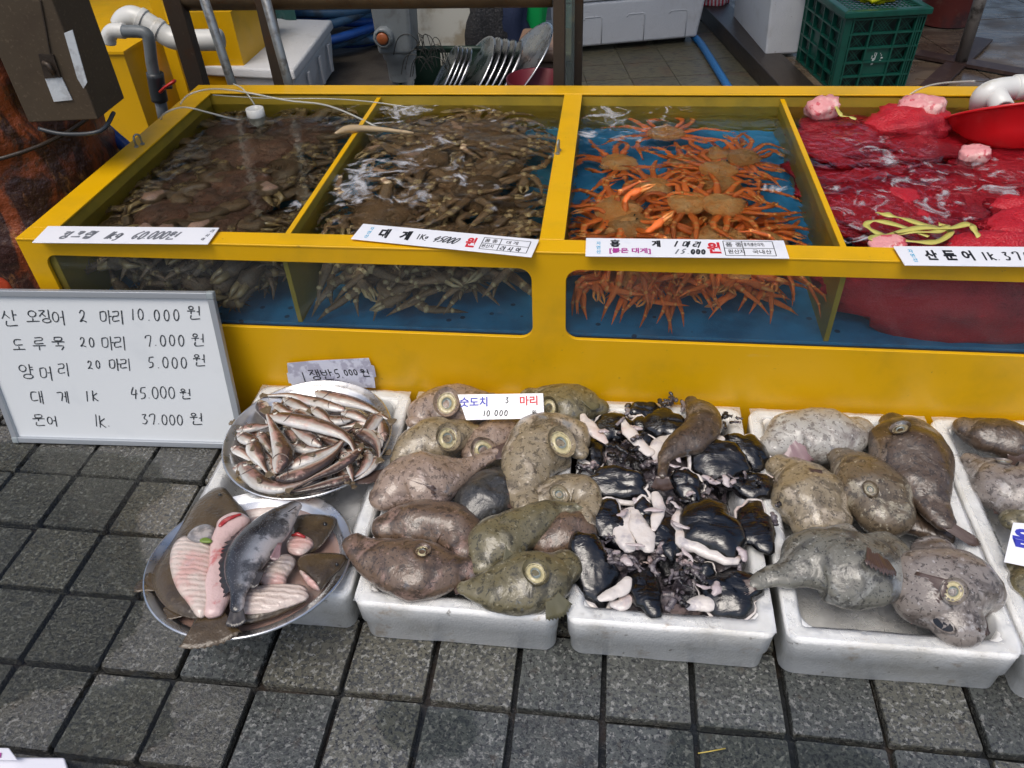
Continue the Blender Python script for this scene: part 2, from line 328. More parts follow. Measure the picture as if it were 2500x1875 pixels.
J = {'ㅅ': [[(.5, 0), (.35, .5), (.05, 1)], [(.42, .4), (.95, .95)]], 'ㅇ': [circ(.5, .5, .42, .45)], 'ㄴ': [[(.12, 0), (.1, .9), (1, .8)]],
     'ㄱ': [[(.05, .1), (.9, .1), (.65, 1)]], 'ㄷ': [[(.9, .05), (.12, .1), (.1, .9), (1, .85)]], 'ㄹ': [[(.1, .05), (.9, 0), (.85, .42), (.15, .5), (.1, .95), (1, .88)]],
     'ㅁ': [[(.15, .1), (.15, .9), (.85, .88), (.9, .08), (.1, .12)]], 'ㅂ': [[(.1, 0), (.15, .95), (.85, .95), (.9, 0)], [(.12, .5), (.88, .48)]],
     'ㅈ': [[(.1, .1), (.9, .05), (.5, .5), (.08, 1)], [(.48, .5), (.95, 1)]], 'ㅋ': [[(.05, .1), (.9, .1), (.6, 1)], [(.1, .5), (.8, .45)]],
     'ㅎ': [[(.3, 0), (.7, 0)], [(.05, .25), (.95, .22)], circ(.5, .68, .3, .3)], 'ㅍ': [[(.05, .05), (.95, .05)], [(.3, .1), (.35, .9)], [(.7, .1), (.65, .9)], [(0, .95), (1, .9)]],
     'ㅡ': [[(0, .5), (1, .45)]], 'ㅏ': [[(.4, 0), (.4, 1.1)], [(.42, .5), (1, .48)]], 'ㅓ': [[(.7, 0), (.7, 1.1)], [(.05, .5), (.68, .48)]], 'ㅣ': [[(.5, 0), (.48, 1.1)]],
     'ㅑ': [[(.4, 0), (.4, 1.1)], [(.42, .35), (1, .33)], [(.42, .62), (1, .6)]], 'ㅐ': [[(.25, .05), (.25, 1)], [(.75, 0), (.75, 1.1)], [(.27, .5), (.73, .48)]],
     'ㅔ': [[(.4, .05), (.4, 1)], [(.8, 0), (.8, 1.1)], [(0, .5), (.38, .48)]], 'ㅗ': [[(.5, .1), (.5, .6)], [(0, .7), (1, .62)]], 'ㅜ': [[(0, .25), (1, .2)], [(.5, .25), (.48, 1)]]}
CHO = 'ㄱㄲㄴㄷㄸㄹㅁㅂㅃㅅㅆㅇㅈㅉㅊㅋㅌㅍㅎ'; JUNG = 'ㅏㅐㅑㅒㅓㅔㅕㅖㅗㅘㅙㅚㅛㅜㅝㅞㅟㅠㅡㅢㅣ'; JONG = ' ㄱㄲㄳㄴㄵㄶㄷㄹㄺㄻㄼㄽㄾㄿㅀㅁㅂㅄㅅㅆㅇㅈㅊㅋㅌㅍㅎ'
D = {'0': [circ(.5, .5, .34, .48)], '1': [[(.62, 0), (.4, 1)]], '2': [[(.15, .25), (.4, 0), (.75, .15), (.6, .55), (.1, .95), (.45, .85), (.95, .98)]], '3': [[(.15, .1), (.7, .05), (.4, .4), (.8, .65), (.5, .97), (.1, .9)]],
     '4': [[(.4, 0), (.1, .6), (.85, .55)], [(.7, .2), (.55, 1)]], '5': [[(.35, .05), (.25, .45), (.7, .5), (.7, .85), (.2, .98)], [(.35, .05), (.9, 0)]], '6': [[(.8, 0), (.3, .4), (.2, .8), (.5, 1), (.75, .75), (.3, .65)]],
     '7': [[(.1, .25), (.2, .05), (.85, .05), (.55, 1)]], '.': [[(.4, .92), (.5, .98)]], 'K': [[(.2, 0), (.15, 1)], [(.8, .25), (.2, .6), (.85, 1)]], 'k': [[(.2, 0), (.15, 1)], [(.8, .35), (.2, .65), (.85, 1)]],
     'g': [circ(.45, .5, .3, .25), [(.8, .3), (.75, 1.1), (.3, 1.15)]], '¥': [[(.2, 0), (.15, .45), (.6, .45)], [(.8, 0), (.3, 1)], [(.1, .7), (.8, .6)]], 'I': [[(.2, 0), (.8, 0)], [(.5, 0), (.45, 1)], [(.1, 1), (.8, 1)]]}
def glyph(ch):
    if ch in D: return D[ch]
    k = ord(ch) - 0xAC00
    if k < 0: return []
    a, b, c = CHO[k // 588], JUNG[(k % 588) // 28], JONG[k % 28]
    H = .6 if c != ' ' else 1.0; out = []
    def sub(j, x, y, w_, h_): out.extend([[(x + u * w_, y + v * h_) for u, v in st] for st in J.get(j, [])])
    if b == 'ㅝ': sub(a, .1, 0, .4, H * .45); sub('ㅜ', .0, H * .5, .6, H * .45); out.append([(.72, H * .7), (.9, H * .68)]); sub('ㅣ', .8, 0, .22, H * 1.05)
    elif b in 'ㅗㅜㅡ': sub(a, .15, 0, .7, H * .5); sub(b, 0, H * .52, 1, H * .45)
    else: sub(a, 0, H * .08, .55, H * .8); sub(b, .6, 0, .4 if b in 'ㅐㅔ' else .38, H)
    if c != ' ': sub(c, .2, .66, .75, .34)
    return out
def write(items, m, parent, wid=.0026, name='handwriting', z=.0022, slant=.12, wsc=1.0):      # items: (text, x, y, height, advance, rot)
    rr = random.Random(3)
    for s, x, y, h, adv, rot in items:
        cx = 0; g = G()
        for ch in s:
            if ch == ' ': cx += adv * .6; continue
            nar = ch in D; wd = wsc * h * (.62 if nar else .95) * (.45 if ch == '1' else 1) * (.5 if ch == '.' else 1)
            jy = rr.uniform(-.05, .05) * h
            for st in glyph(ch):
                st = smoothpath([V((u, -v_, 0)) for u, v_ in st], 3) if len(st) > 2 else [V((u, -v_, 0)) for u, v_ in st]
                pts = []
                for p in st:
                    a, b_ = cx + p.x * wd + (1 + p.y) * slant * h, p.y * h + jy
                    pts.append(V((x + a * math.cos(rot) - b_ * math.sin(rot), y + h + a * math.sin(rot) + b_ * math.cos(rot), 0)))
                vs = []; fs = []
                for i, p in enumerate(pts):
                    t = (pts[min(i + 1, len(pts) - 1)] - pts[max(i - 1, 0)]).normalized(); q = V((-t.y, t.x, 0)) * wid * rr.uniform(.38, .6)
                    vs += [p + q, p - q]
                    if i: fs.append((2 * i - 2, 2 * i - 1, 2 * i + 1, 2 * i))
                g.add(vs, fs)
            cx += wd + adv * .25
        o = link(name, mesh(g.v, g.f, m, False), parent); o.location = (0, 0, z)

# ------------------------------------------------------------------ bodies
def loft(ctr, rad, m, name, parent, flat=.7, n=18, per=7, sgn=1, amp=.0, freq=18, seed=0.0, up=V((0, 0, 1)), cap=1.0, wr=0.0):
    """body swept along a path: ctr = world centres, rad = half widths, flat = thickness ratio"""
    cs = smoothpath(ctr, per); k = [V((r, 0, 0)) for r in rad]; rs = [v.x for v in smoothpath(k, per)]
    L_ = len(cs); ext = []; 
    t0 = (cs[0] - cs[1]).normalized(); t1 = (cs[-1] - cs[-2]).normalized()
    r0, r1 = rs[0], rs[-1]
    A = [(cs[0] + t0 * r0 * cap * math.sin(a), r0 * math.cos(a)) for a in (1.5, 1.2, .8, .4)]
    B = [(cs[-1] + t1 * r1 * cap * math.sin(a), r1 * math.cos(a)) for a in (.4, .8, 1.2, 1.5)]
    seq = A + list(zip(cs, rs)) + B
    pts = [s[0] for s in seq]; T = len(seq); vs = []; uv = []
    for i, (c, r) in enumerate(seq):
        t = (pts[min(i + 1, T - 1)] - pts[max(i - 1, 0)]).normalized()
        sd_ = t.cross(up).normalized() * sgn; u2 = sd_.cross(t).normalized() * sgn
        if u2.dot(up) < 0: u2 = -u2
        for j in range(n):
            a = 2 * math.pi * j / n; dr = sd_ * math.cos(a) + u2 * math.sin(a) * flat
            p = c + dr * r
            if amp: p = p + dr.normalized() * (amp * fbm(p, freq, seed) * min(1, r / .02))
            if wr: p = p + dr.normalized() * wr * abs(math.sin(p.dot(t) * 160 + 5 * fbm(p, 15, seed)))
            vs.append(p); uv.append((i / (T - 1), j / n))
    fs = [(i * n + j, i * n + (j + 1) % n, (i + 1) * n + (j + 1) % n, (i + 1) * n + j) for i in range(T - 1) for j in range(n)]
    fs += [tuple(range(n))[::-1], tuple((T - 1) * n + j for j in range(n))]
    o = put(name, vs, fs, m, parent, True, uv)
    return o, BVHTree.FromPolygons(vs, fs)
def fan(base, d, nrm, length, w0, w1, m, name, parent, rays=9, cup=.12, seed=0.0, th=.0012):
    d = V(d).normalized(); nrm = V(nrm); s = d.cross(nrm).normalized(); nrm = s.cross(d).normalized()
    vs = []; K = 5; n = rays * 2 + 1; uv = []
    for side in (1, -1):
        for i in range(K + 1):
            t = i / K
            for j in range(n):
                q = j / (n - 1) * 2 - 1; hw = (w0 * (1 - t) + w1 * t) * .5
                ln = length * t * (1 - .22 * q * q * t + (.05 * math.sin(j * 3.1 + seed * 7) if i == K else 0))
                z_ = (.0022 if j % 2 else -.0006) * math.sin(t * 1.5) + cup * length * (t * t * .5 + .2 * q * q * t) + side * th * (1 - .7 * t)
                vs.append(V(base) + d * ln + s * (q * hw) + nrm * (z_ + .006 * t * noise.noise(V((q * 2, t * 3, seed)))))
                uv.append((j / (n - 1), t))
    nn = (K + 1) * n
    fs = [(i * n + j, i * n + j + 1, (i + 1) * n + j + 1, (i + 1) * n + j) for i in range(K) for j in range(n - 1)]
    fs += [(nn + f[3], nn + f[2], nn + f[1], nn + f[0]) for f in fs[:K * (n - 1)]]
    for j in range(n - 1): fs.append((K * n + j, K * n + j + 1, nn + K * n + j + 1, nn + K * n + j)); fs.append((j + 1, j, nn + j, nn + j + 1))
    for i in range(K): fs.append((i * n, (i + 1) * n, nn + (i + 1) * n, nn + i * n)); fs.append(((i + 1) * n + n - 1, i * n + n - 1, nn + i * n + n - 1, nn + (i + 1) * n + n - 1))
    return put(name, vs, fs, m, parent, True, uv)
def slab(outline, spine, h, m, name, parent, amp=.001, rings=5, power=.5, mi=None, closed_bottom=True):
    """outline and spine in world space; cushion shape h thick above the outline"""
    vs = []; n = len(outline); fs = []; uv = []
    sp = smoothpath(spine, 6)
    tg = [min(sp, key=lambda q: (q - p).length) for p in outline]
    for r in range(rings + 1):
        t = r / rings; hh = h * (1 - (1 - t) ** 2) ** power
        for p, q in zip(outline, tg):
            c = p.lerp(q, t * .985); c = c + V((0, 0, hh)) + V((0, 0, amp * fbm(c, 40)))
            vs.append(c); uv.append((t, 0))
    for r in range(rings):
        for j in range(n): fs.append((r * n + j, r * n + (j + 1) % n, (r + 1) * n + (j + 1) % n, (r + 1) * n + j))
    # zip along the spine: one face strip per matching pair
    fs.append(tuple(rings * n + j for j in range(n)))
    b0 = len(vs); vs += [p - V((0, 0, h * .5)) for p in outline]; uv += [(0, 0)] * n
    for j in range(n): fs.append((b0 + j, b0 + (j + 1) % n, (j + 1) % n, j))
    fs.append(tuple(b0 + j for j in range(n))[::-1])
    return put(name, vs, fs, m, parent, True, uv)
def spline_outline(pts, m=4):
    n = len(pts); out = []
    for i in range(n):
        p0, p1, p2, p3 = pts[(i - 1) % n], pts[i], pts[(i + 1) % n], pts[(i + 2) % n]
        for k in range(m):
            t = k / m; out.append(.5 * ((2 * p1) + (p2 - p0) * t + (2 * p0 - 5 * p1 + 4 * p2 - p3) * t * t + (3 * p1 - p0 - 3 * p2 + p3) * t ** 3))
    return out

# ------------------------------------------------------------------ ground
TY = -0.004734515
def GR(i, j, z=0.0): return V(((math.cos(TY) * i - math.sin(TY) * j) * .18, (math.sin(TY) * i + math.cos(TY) * j) * .18, z))
g = G(); g.box((1.2, .45, -.035), (5.6, 3.3, .02)); pav = tag(g.put('pavement', m_grout), kind='structure')
pav_meshes = []
for k in range(4):
    n = 8; h = .0842; top = []; r = random.Random(k)
    ring = []
    for a, b in ((-1, -1), (1, -1), (1, 1), (-1, 1)):
        ch = r.uniform(.002, .008)
        ring.append((a, b, ch))
    out = []
    for q in range(4):
        a, b, ch = ring[q]; x, y = a * h, b * h
        nx = (0, 1) if q in (1, 3) else (1, 0)
        p1 = (x - a * ch * (1 if q in (0, 2) else 0), y - b * ch * (0 if q in (0, 2) else 1)) if False else None
        if q == 0: out += [(x, y + ch), (x + ch * .3, y + ch * .3), (x + ch, y)]
        if q == 1: out += [(x - ch, y), (x - ch * .3, y + ch * .3), (x, y + ch)]
        if q == 2: out += [(x, y - ch), (x - ch * .3, y - ch * .3), (x - ch, y)]
        if q == 3: out += [(x + ch, y), (x + ch * .3, y - ch * .3), (x, y - ch)]
    full = []
    for i in range(12):
        a, b = V((*out[i], 0)), V((*out[(i + 1) % 12], 0)); full.append(a)
        if i % 3 == 2:
            for t in (.25, .5, .75):
                c = a.lerp(b, t); c = c * (1 + r.uniform(-.012, .010)); full.append(c)
    N_ = len(full); vs = []; fs = []
    for z, s in ((-.022, 1.0), (-.004, 1.0), (0.0, .985)):
        vs += [V((p.x * s, p.y * s, z)) for p in full]
    for rr_ in range(2):
        fs += [(rr_ * N_ + j, rr_ * N_ + (j + 1) % N_, (rr_ + 1) * N_ + (j + 1) % N_, (rr_ + 1) * N_ + j) for j in range(N_)]
    fs.append(tuple(2 * N_ + j for j in range(N_)))
    pav_meshes.append(((vs, fs), mesh(vs, fs, m_pav, False), mesh(vs, fs, m_pavr, False)))
R = random.Random(11)
for j in range(-4, 7):
    for i in range(-9, 15):
        c = GR(i + .5, j + .5)
        if c.y > .85 and c.x > -.12: continue
        if .42 < c.x < 2.4 and .3 < c.y < .9: continue
        d = c - CAM; zz = d.dot(CF)
        px, py = 1250 + 2500 * F0 * d.dot(CX) / zz, 937.5 - 2500 * F0 * d.dot(CU) / zz
        if not (-170 < px < 2680 and -50 < py < 2080): continue
        k = R.randrange(4); rough = c.x < .42 + .25 * noise.noise(c * 3) or R.random() < .08
        o = link('paver', pav_meshes[k][2 if rough else 1], pav)
        o.location = c + V((R.uniform(-.002, .002), R.uniform(-.002, .002), R.uniform(-.003, .002))); o.rotation_euler = (R.uniform(-.012, .012), R.uniform(-.012, .012), R.choice((0, 1, 2, 3)) * math.pi / 2 + R.uniform(-.012, .012) + TY)
# back yard ground: concrete sheet, fine tiles on it
g = G(); g.add([V((-5, 2.1, -.012)), V((8, 2.1, -.012)), V((8, 12, -.012)), V((-5, 12, -.012))], [(0, 1, 2, 3)]); bgd = tag(g.put('ground', m_ground), kind='structure')
g = G(); g.add([V((-5, 2.1, -.05)), V((-1.6, 2.1, -.05)), V((-1.6, -1.3, -.05)), V((-5, -1.3, -.05))], [(3, 2, 1, 0)]); tag(g.put('side_ground', m_grout), kind='structure')
o0 = V((1.2814, 3.9266, 0)); e1 = V((.2447, .0424, 0)).normalized() * .2485; e2 = V((-.0424, .2447, 0)).normalized() * .2505
s_ = .1225; tm = mesh([V((a * s_, b * s_, z)) for z in (-.012, 0) for a, b in ((-1, -1), (1, -1), (1, 1), (-1, 1))], [(4, 5, 6, 7), (0, 1, 5, 4), (1, 2, 6, 5), (2, 3, 7, 6), (3, 0, 4, 7)], m_tile, False)
tf = tag(link('tiled_floor', mesh([o0 + e1 * a + e2 * b + V((0, 0, -.009)) for a, b in ((-4, -7), (4, -7), (4, 4), (-4, 4))], [(0, 1, 2, 3)], m_grout, False)), kind='structure')
for i in range(-2, 3):
    for j in range(-4, 3):
        o = link('floor_tile', tm, tf); o.location = o0 + e1 * (i + .5) + e2 * (j + .5); o.rotation_euler = (0, 0, math.atan2(e1.y, e1.x) + R.choice((0, math.pi)))

# ------------------------------------------------------------------ the yellow fish tank
ZR = .5807; X0, X1 = -.243, 2.75; YF = .80
tank = thing('fish_tank', 'long yellow fish tank with glass windows holding live crabs', 'fish tank', (1.25, YF, 0))
def rrect(x0, x1, z0, z1, r, n=6, rs=None):
    out = []
    for cx, cz, a0 in ((x1 - r, z1 - r, 0), (x0 + r, z1 - r, 90), (x0 + r, z0 + r, 180), (x1 - r, z0 + r, 270)):
        for k in range(n + 1):
            a = math.radians(a0 + 90 * k / n); out.append((cx + r * math.cos(a), cz + r * math.sin(a)))
    return out
def panel(name, loops, th, bev, m, parent, mat):
    c = bpy.data.curves.new('panel', 'CURVE'); c.dimensions = '2D'; c.fill_mode = 'BOTH'; c.extrude = th / 2; c.bevel_depth = bev; c.bevel_resolution = 2
    for lp in loops:
        s = c.splines.new('POLY'); s.points.add(len(lp) - 1); s.use_cyclic_u = True
        for p, q in zip(s.points, lp): p.co = (q[0], q[1], 0, 1)
    t = bpy.data.objects.new('tmp', c); COL.objects.link(t); bpy.context.view_layer.update()
    me = bpy.data.meshes.new_from_object(t.evaluated_get(bpy.context.evaluated_depsgraph_get())); bpy.data.objects.remove(t)
    me.materials.clear(); me.materials.append(m); me.transform(mat); return link(name, me, parent)
mt = Matrix.Translation(V((0, YF + .005, 0)) - tank.location) @ Matrix.Rotation(math.pi / 2, 4, 'X')
W1 = (-.19, 1.054, .329, .5345); W2 = (1.1335, 2.66, .329, .5345)
panel('front_panel', [[(X0, .0), (X1, .0), (X1, ZR - .006), (X0, ZR - .006)], rrect(*W1, .034), rrect(*W2, .034)], .008, .0012, m_yel, tank, mt)
for wx in (W1, W2):
    G().box(((wx[0] + wx[1]) / 2, YF + .0135, .43), (wx[1] - wx[0] + .04, .005, .25)).put('glass_pane', m_glass, tank)
    G().box(((wx[0] + wx[1]) / 2, YF + .0145, .327), (wx[1] - wx[0] - .06, .006, .004)).put('sealant_strip', m_dark, tank)
for nm, c, d in (('rim', ((X0 + X1) / 2, YF + .0275, ZR - .003), (X1 - X0, .059, .006)), ('rim', ((X0 + X1) / 2, 1.855, ZR - .003), (X1 - X0, .078, .006)),
                 ('rim', (-.203, 1.3365, ZR - .0035), (.08, .957, .006)), ('rim', (2.71, 1.3365, ZR - .0035), (.08, .957, .006)), ('center_bar', (1.0975, 1.3365, ZR - .0035), (.059, .957, .006))):
    o = G().box(c, d).put(nm, m_yelrim, tank); bevel(o, .0018)
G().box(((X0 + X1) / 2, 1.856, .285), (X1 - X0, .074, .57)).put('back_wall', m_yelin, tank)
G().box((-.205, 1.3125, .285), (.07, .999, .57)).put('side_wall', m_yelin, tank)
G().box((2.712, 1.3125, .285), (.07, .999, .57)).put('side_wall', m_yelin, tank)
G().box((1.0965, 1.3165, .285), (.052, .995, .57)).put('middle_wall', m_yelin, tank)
DV = ((.436, 'divider'), (1.769, 'divider'))
for x, nm in DV:
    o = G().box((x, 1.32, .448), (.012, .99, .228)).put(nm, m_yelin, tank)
    o = G().box((x, 1.32, .5645), (.0135, .99, .004)).put('divider_edge', m_yelrim, tank)
for a, b in ((-.17, 1.07), (1.123, 2.676)):
    G().box(((a + b) / 2, 1.3205, .325), (b - a - .002, .997, .02)).put('tank_mat', m_blue, tank)
def ubolt(p, ang):
    t = thing('eye_bolt', *UB.pop(0), loc=p, group='eye bolts on the tank rim')
    t.rotation_euler = (0, 0, ang)
    pts = [V((-.011, 0, .0)), V((-.011, 0, .024))] + [V((-.011 * math.cos(a), 0, .024 + .011 * math.sin(a))) for a in (.5, 1.0, 1.57, 2.1, 2.6)] + [V((.011, 0, .024)), V((.011, 0, 0))]
    link('loop', mesh(*(lambda q: (q.v, q.f))(G().tube(pts, .0032, 8)), m_steel), t)
    for sx in (-1, 1): link('nut', mesh(*(lambda q: (q.v, q.f))(G().rev([(.0001, 0), (.007, 0), (.007, .004), (.0001, .005)], 6, Matrix.Translation((sx * .011, 0, 0)))), m_steel, False), t)
UB = [('rusty steel eye bolt on the left yellow rim of the tank', 'eye bolt'), ('steel eye bolt on the yellow bar between the two tank halves', 'eye bolt')]
p = P(341, 356, ZR); ubolt(V((p.x, p.y, ZR)), 1.1)
p = P(1363, 372, ZR); ubolt(V((p.x, p.y, ZR)), 1.45)

m_w = [water_mat('water_clear', .0012, (.80, .84, .76)), water_mat('water_foamy', .003, (.88, .89, .80)), water_mat('water_blue', .0016, (.86, .94, .94)), water_mat('water_churned', .004, (.95, .86, .90))]
comps = [(-.17, .43), (.442, 1.07), (1.123, 1.763), (1.775, 2.676)]
FO = [[(680, 480, .035, .5), (640, 430, .02, .5), (720, 500, .03, .5), (860, 265, .04, .46), (800, 300, .03, .4), (600, 270, .03, .42)],
      [(980, 265, .12, .50), (905, 300, .10, .46), (1010, 375, .09, .47), (890, 420, .09, .52), (860, 470, .06, .50), (1080, 350, .06, .44), (1120, 390, .07, .42), (1100, 440, .07, .46), (1180, 270, .09, .40), (1230, 300, .08, .38), (1010, 470, .07, .50), (960, 430, .14, .44), (850, 440, .06, .48), (1290, 480, .03, .46)],
      [(1470, 270, .10, .50), (1540, 310, .14, .44), (1440, 330, .05, .50), (1620, 275, .10, .42), (1900, 460, .03, .45), (1880, 460, .022, .62), (1660, 250, .06, .5)],
      [(2110, 345, .10, .50), (2180, 390, .08, .52), (2250, 400, .08, .44), (2330, 430, .15, .40), (2250, 470, .18, .50), (2100, 520, .10, .48), (2080, 560, .08, .52), (2450, 430, .12, .52), (2200, 560, .16, .42), (2420, 560, .12, .42), (2300, 600, .1, .5), (2050, 470, .05, .48)]]
for k, (a, b) in enumerate(comps):
    nx, ny = int((b - a) / .018), 52; vs = []; at = []
    for j in range(ny + 1):
        for i in range(nx + 1):
            p = V((a + (b - a) * i / nx, .8165 + (1.8185 - .8165) * j / ny, ZW)); f = 0
            for fx, fy, fr, fs_ in FO[k]:
                q = P(fx, fy, ZW); d = ((p.x - q.x) ** 2 + ((p.y - q.y) * .8) ** 2) ** .5 / (fr * 1.25); f = max(f, (fs_ - (.06 if k == 3 else -.03 if k == 1 else 0)) * max(0, 1 - d * d * .45))
            at.append(max(f, (.27, .33, .24, .26)[k])); vs.append(p)
    fs = [(j * (nx + 1) + i, j * (nx + 1) + i + 1, (j + 1) * (nx + 1) + i + 1, (j + 1) * (nx + 1) + i) for j in range(ny) for i in range(nx)]
    o = put('water', vs, fs, m_w[k]); tag(o, kind='structure')
    A_ = o.data.attributes.new('foam', 'FLOAT', 'POINT'); A_.data.foreach_set('value', at)

# ------------------------------------------------------------------ crabs
def crab_mats(n, top, top2, leg, leg2, pale, spots):
    c = M(n + '_shell', top, .28, rnd=True, layers=[(top2, 'noise', 3.5, .42, .62, .8), (spots, 'voronoi', 9, .2, .08, .5)], bump=[('noise', 8, .02), ('voronoi', 90, .0015)], coat=.4, hv=.5)
    l = M(n + '_leg', leg, .28, rnd=True, layers=[(leg2, 'noise', 30, .42, .62, .8), (pale, 'u', 1, .80, 1.0, .3)], bump=[('noise', 90, .002)], coat=.4, hv=.5)
    p = M(n + '_joint', pale, .3, layers=[(leg, 'noise', 30, .5, .65, .6)], coat=.4)
    return c, l, p
CM = {'snow': crab_mats('snow_crab', (.27, .155, .085), (.15, .09, .052), (.27, .16, .088), (.16, .10, .06), (.50, .37, .21), (.44, .30, .18)),
      'king': crab_mats('king_crab', (.22, .10, .07), (.12, .06, .048), (.22, .13, .08), (.12, .075, .05), (.36, .24, .12), (.45, .14, .09)),
      'red': crab_mats('red_crab', (.90, .34, .08), (.84, .44, .17), (.90, .19, .022), (.82, .14, .02), (.85, .33, .08), (.75, .50, .25))}
def crab_leg(sp, side, idx, rr, rest):
    SZ = {'snow': (.86, .16), 'king': (.68, .20), 'red': (.90, .13)}[sp]
    az = math.radians((-42, -12, 16, 44)[idx]) + rr.uniform(-.22, .22)
    L1, L2, L3, L4 = [SZ[0] * q for q in ((.62, .2, .5, .34) if sp != 'king' else (.55, .22, .42, .38))]
    el = rr.uniform(.02, .30); fold = rr.uniform(.3, 1.7) * rr.choice((-1, 1)) if sp != 'red' else rr.uniform(.2, 1.3) * rr.choice((-1, 1))
    b = V((.40, -.05 - .14 * (idx - 1.5) * -1, 0)); b.y = (.22, .07, -.09, -.24)[idx]
    b.x = (.36, .42, .42, .36)[idx]
    d1 = V((math.cos(-az), math.sin(-az), 0))
    p = [b, b + (d1 * math.cos(el) + V((0, 0, math.sin(el)))) * L1]
    a2 = -az + fold * .5; e2 = -rr.uniform(.0, .25); p.append(p[-1] + V((math.cos(a2) * math.cos(e2), math.sin(a2) * math.cos(e2), math.sin(e2))) * L2)
    a3 = -az + fold; e3 = -rr.uniform(.05, .55); p.append(p[-1] + V((math.cos(a3) * math.cos(e3), math.sin(a3) * math.cos(e3), math.sin(e3))) * L3)
    a4 = -az + fold * 1.2; e4 = e3 - .3; p.append(p[-1] + V((math.cos(a4) * math.cos(e4), math.sin(a4) * math.cos(e4), math.sin(e4))) * L4)
    w_ = {'snow': .115, 'king': .125, 'red': .092}[sp]; pts = []; rs = []
    W_ = [(w_ * .75, w_ * 1.05, w_ * .75), (w_ * .7, w_ * .85, w_ * .7), (w_ * .62, w_ * .72, w_ * .45), (w_ * .42, w_ * .3, w_ * .05)]
    for q in range(4):
        for t, r_ in ((.02, W_[q][0]), (.35, W_[q][1]), (.94, W_[q][2])): pts.append(p[q].lerp(p[q + 1], t)); rs.append(r_)
        if q < 3: pts.append(p[q + 1] * 1.0); rs.append(W_[q][2] * .78)
    g = G(); g.tube(pts, rs, 7, flat=.62)
    if sp == 'king':
        for q in range(3):
            for t in (.15, .35, .55, .75, .95):
                c = p[q].lerp(p[q + 1], t); 
                for _ in range(2):
                    n_ = V((rr.uniform(-1, 1), rr.uniform(-1, 1), rr.uniform(-.1, 1))).normalized(); s = n_.orthogonal().normalized() * .016; u = n_.cross(s)
                    g.add([c + n_ * w_ * .55 + s, c + n_ * w_ * .55 - s * .5 + u * .9, c + n_ * w_ * .55 - s * .5 - u * .9, c + n_ * w_ * 1.45], [(0, 1, 3), (1, 2, 3), (2, 0, 3)])
    if side < 0: g.v = [V((-v.x, v.y, v.z)) for v in g.v]; g.f = [f[::-1] for f in g.f]
    js = G()
    for q in (1, 2, 3):
        c = p[q]; r_ = W_[q - 1][2] * 1.08
        js.tube([c.lerp(p[q - 1], .0) + (p[q - 1] - c).normalized() * r_ * .5, c, c + (p[q + 1] - c).normalized() * r_ * .5], [r_ * .8, r_ * 1.05, r_ * .8], 6, flat=.75)
    if side < 0: js.v = [V((-v.x, v.y, v.z)) for v in js.v]; js.f = [f[::-1] for f in js.f]
    nf = len(g.f); g.add(js.v, js.f)
    return mesh(g.v, g.f, [CM[sp][1], CM[sp][2]], True, None, [0] * nf + [1] * (len(g.f) - nf))
def crab_claw(sp, side, rr):
    b = V((.26, .34, 0)); w_ = {'snow': .10, 'king': .15, 'red': .08}[sp]; L = {'snow': .42, 'king': .42, 'red': .42}[sp]
    a = rr.uniform(.5, 1.1); p = [b, b + V((math.cos(a), math.sin(a), .35)).normalized() * L]
    a2 = a + rr.uniform(.5, 1.5); p.append(p[-1] + V((math.cos(a2), math.sin(a2), .0)) * L * .35); p.append(p[-1] + V((math.cos(a2 + .5), math.sin(a2 + .5), -.35)).normalized() * L * .55)
    g = G(); g.tube([p[0], p[0].lerp(p[1], .5), p[1], p[1].lerp(p[2], .5), p[2], p[2].lerp(p[3], .4), p[3]], [w_ * .7, w_, w_ * .75, w_ * .9, w_ * .8, w_ * 1.25, w_ * .8], 7, flat=.75)
    d = (p[3] - p[2]).normalized(); s = d.cross(V((0, 0, 1))).normalized(); f = G()
    for sg in (-1, 1):
        f.tube([p[3] + s * sg * w_ * .45 - d * w_ * .4, p[3] + d * L * .3 + s * sg * w_ * (.75 if sg > 0 else .5), p[3] + d * L * .62 + s * sg * w_ * .08], [w_ * .48, w_ * .33, w_ * .04], 6)
    for q in (g, f):
        if side < 0: q.v = [V((-v.x, v.y, v.z)) for v in q.v]; q.f = [x[::-1] for x in q.f]
    nf = len(g.f); g.add(f.v, f.f)
    return mesh(g.v, g.f, [CM[sp][1], CM[sp][2]], True, None, [0] * nf + [1] * (len(g.f) - nf))
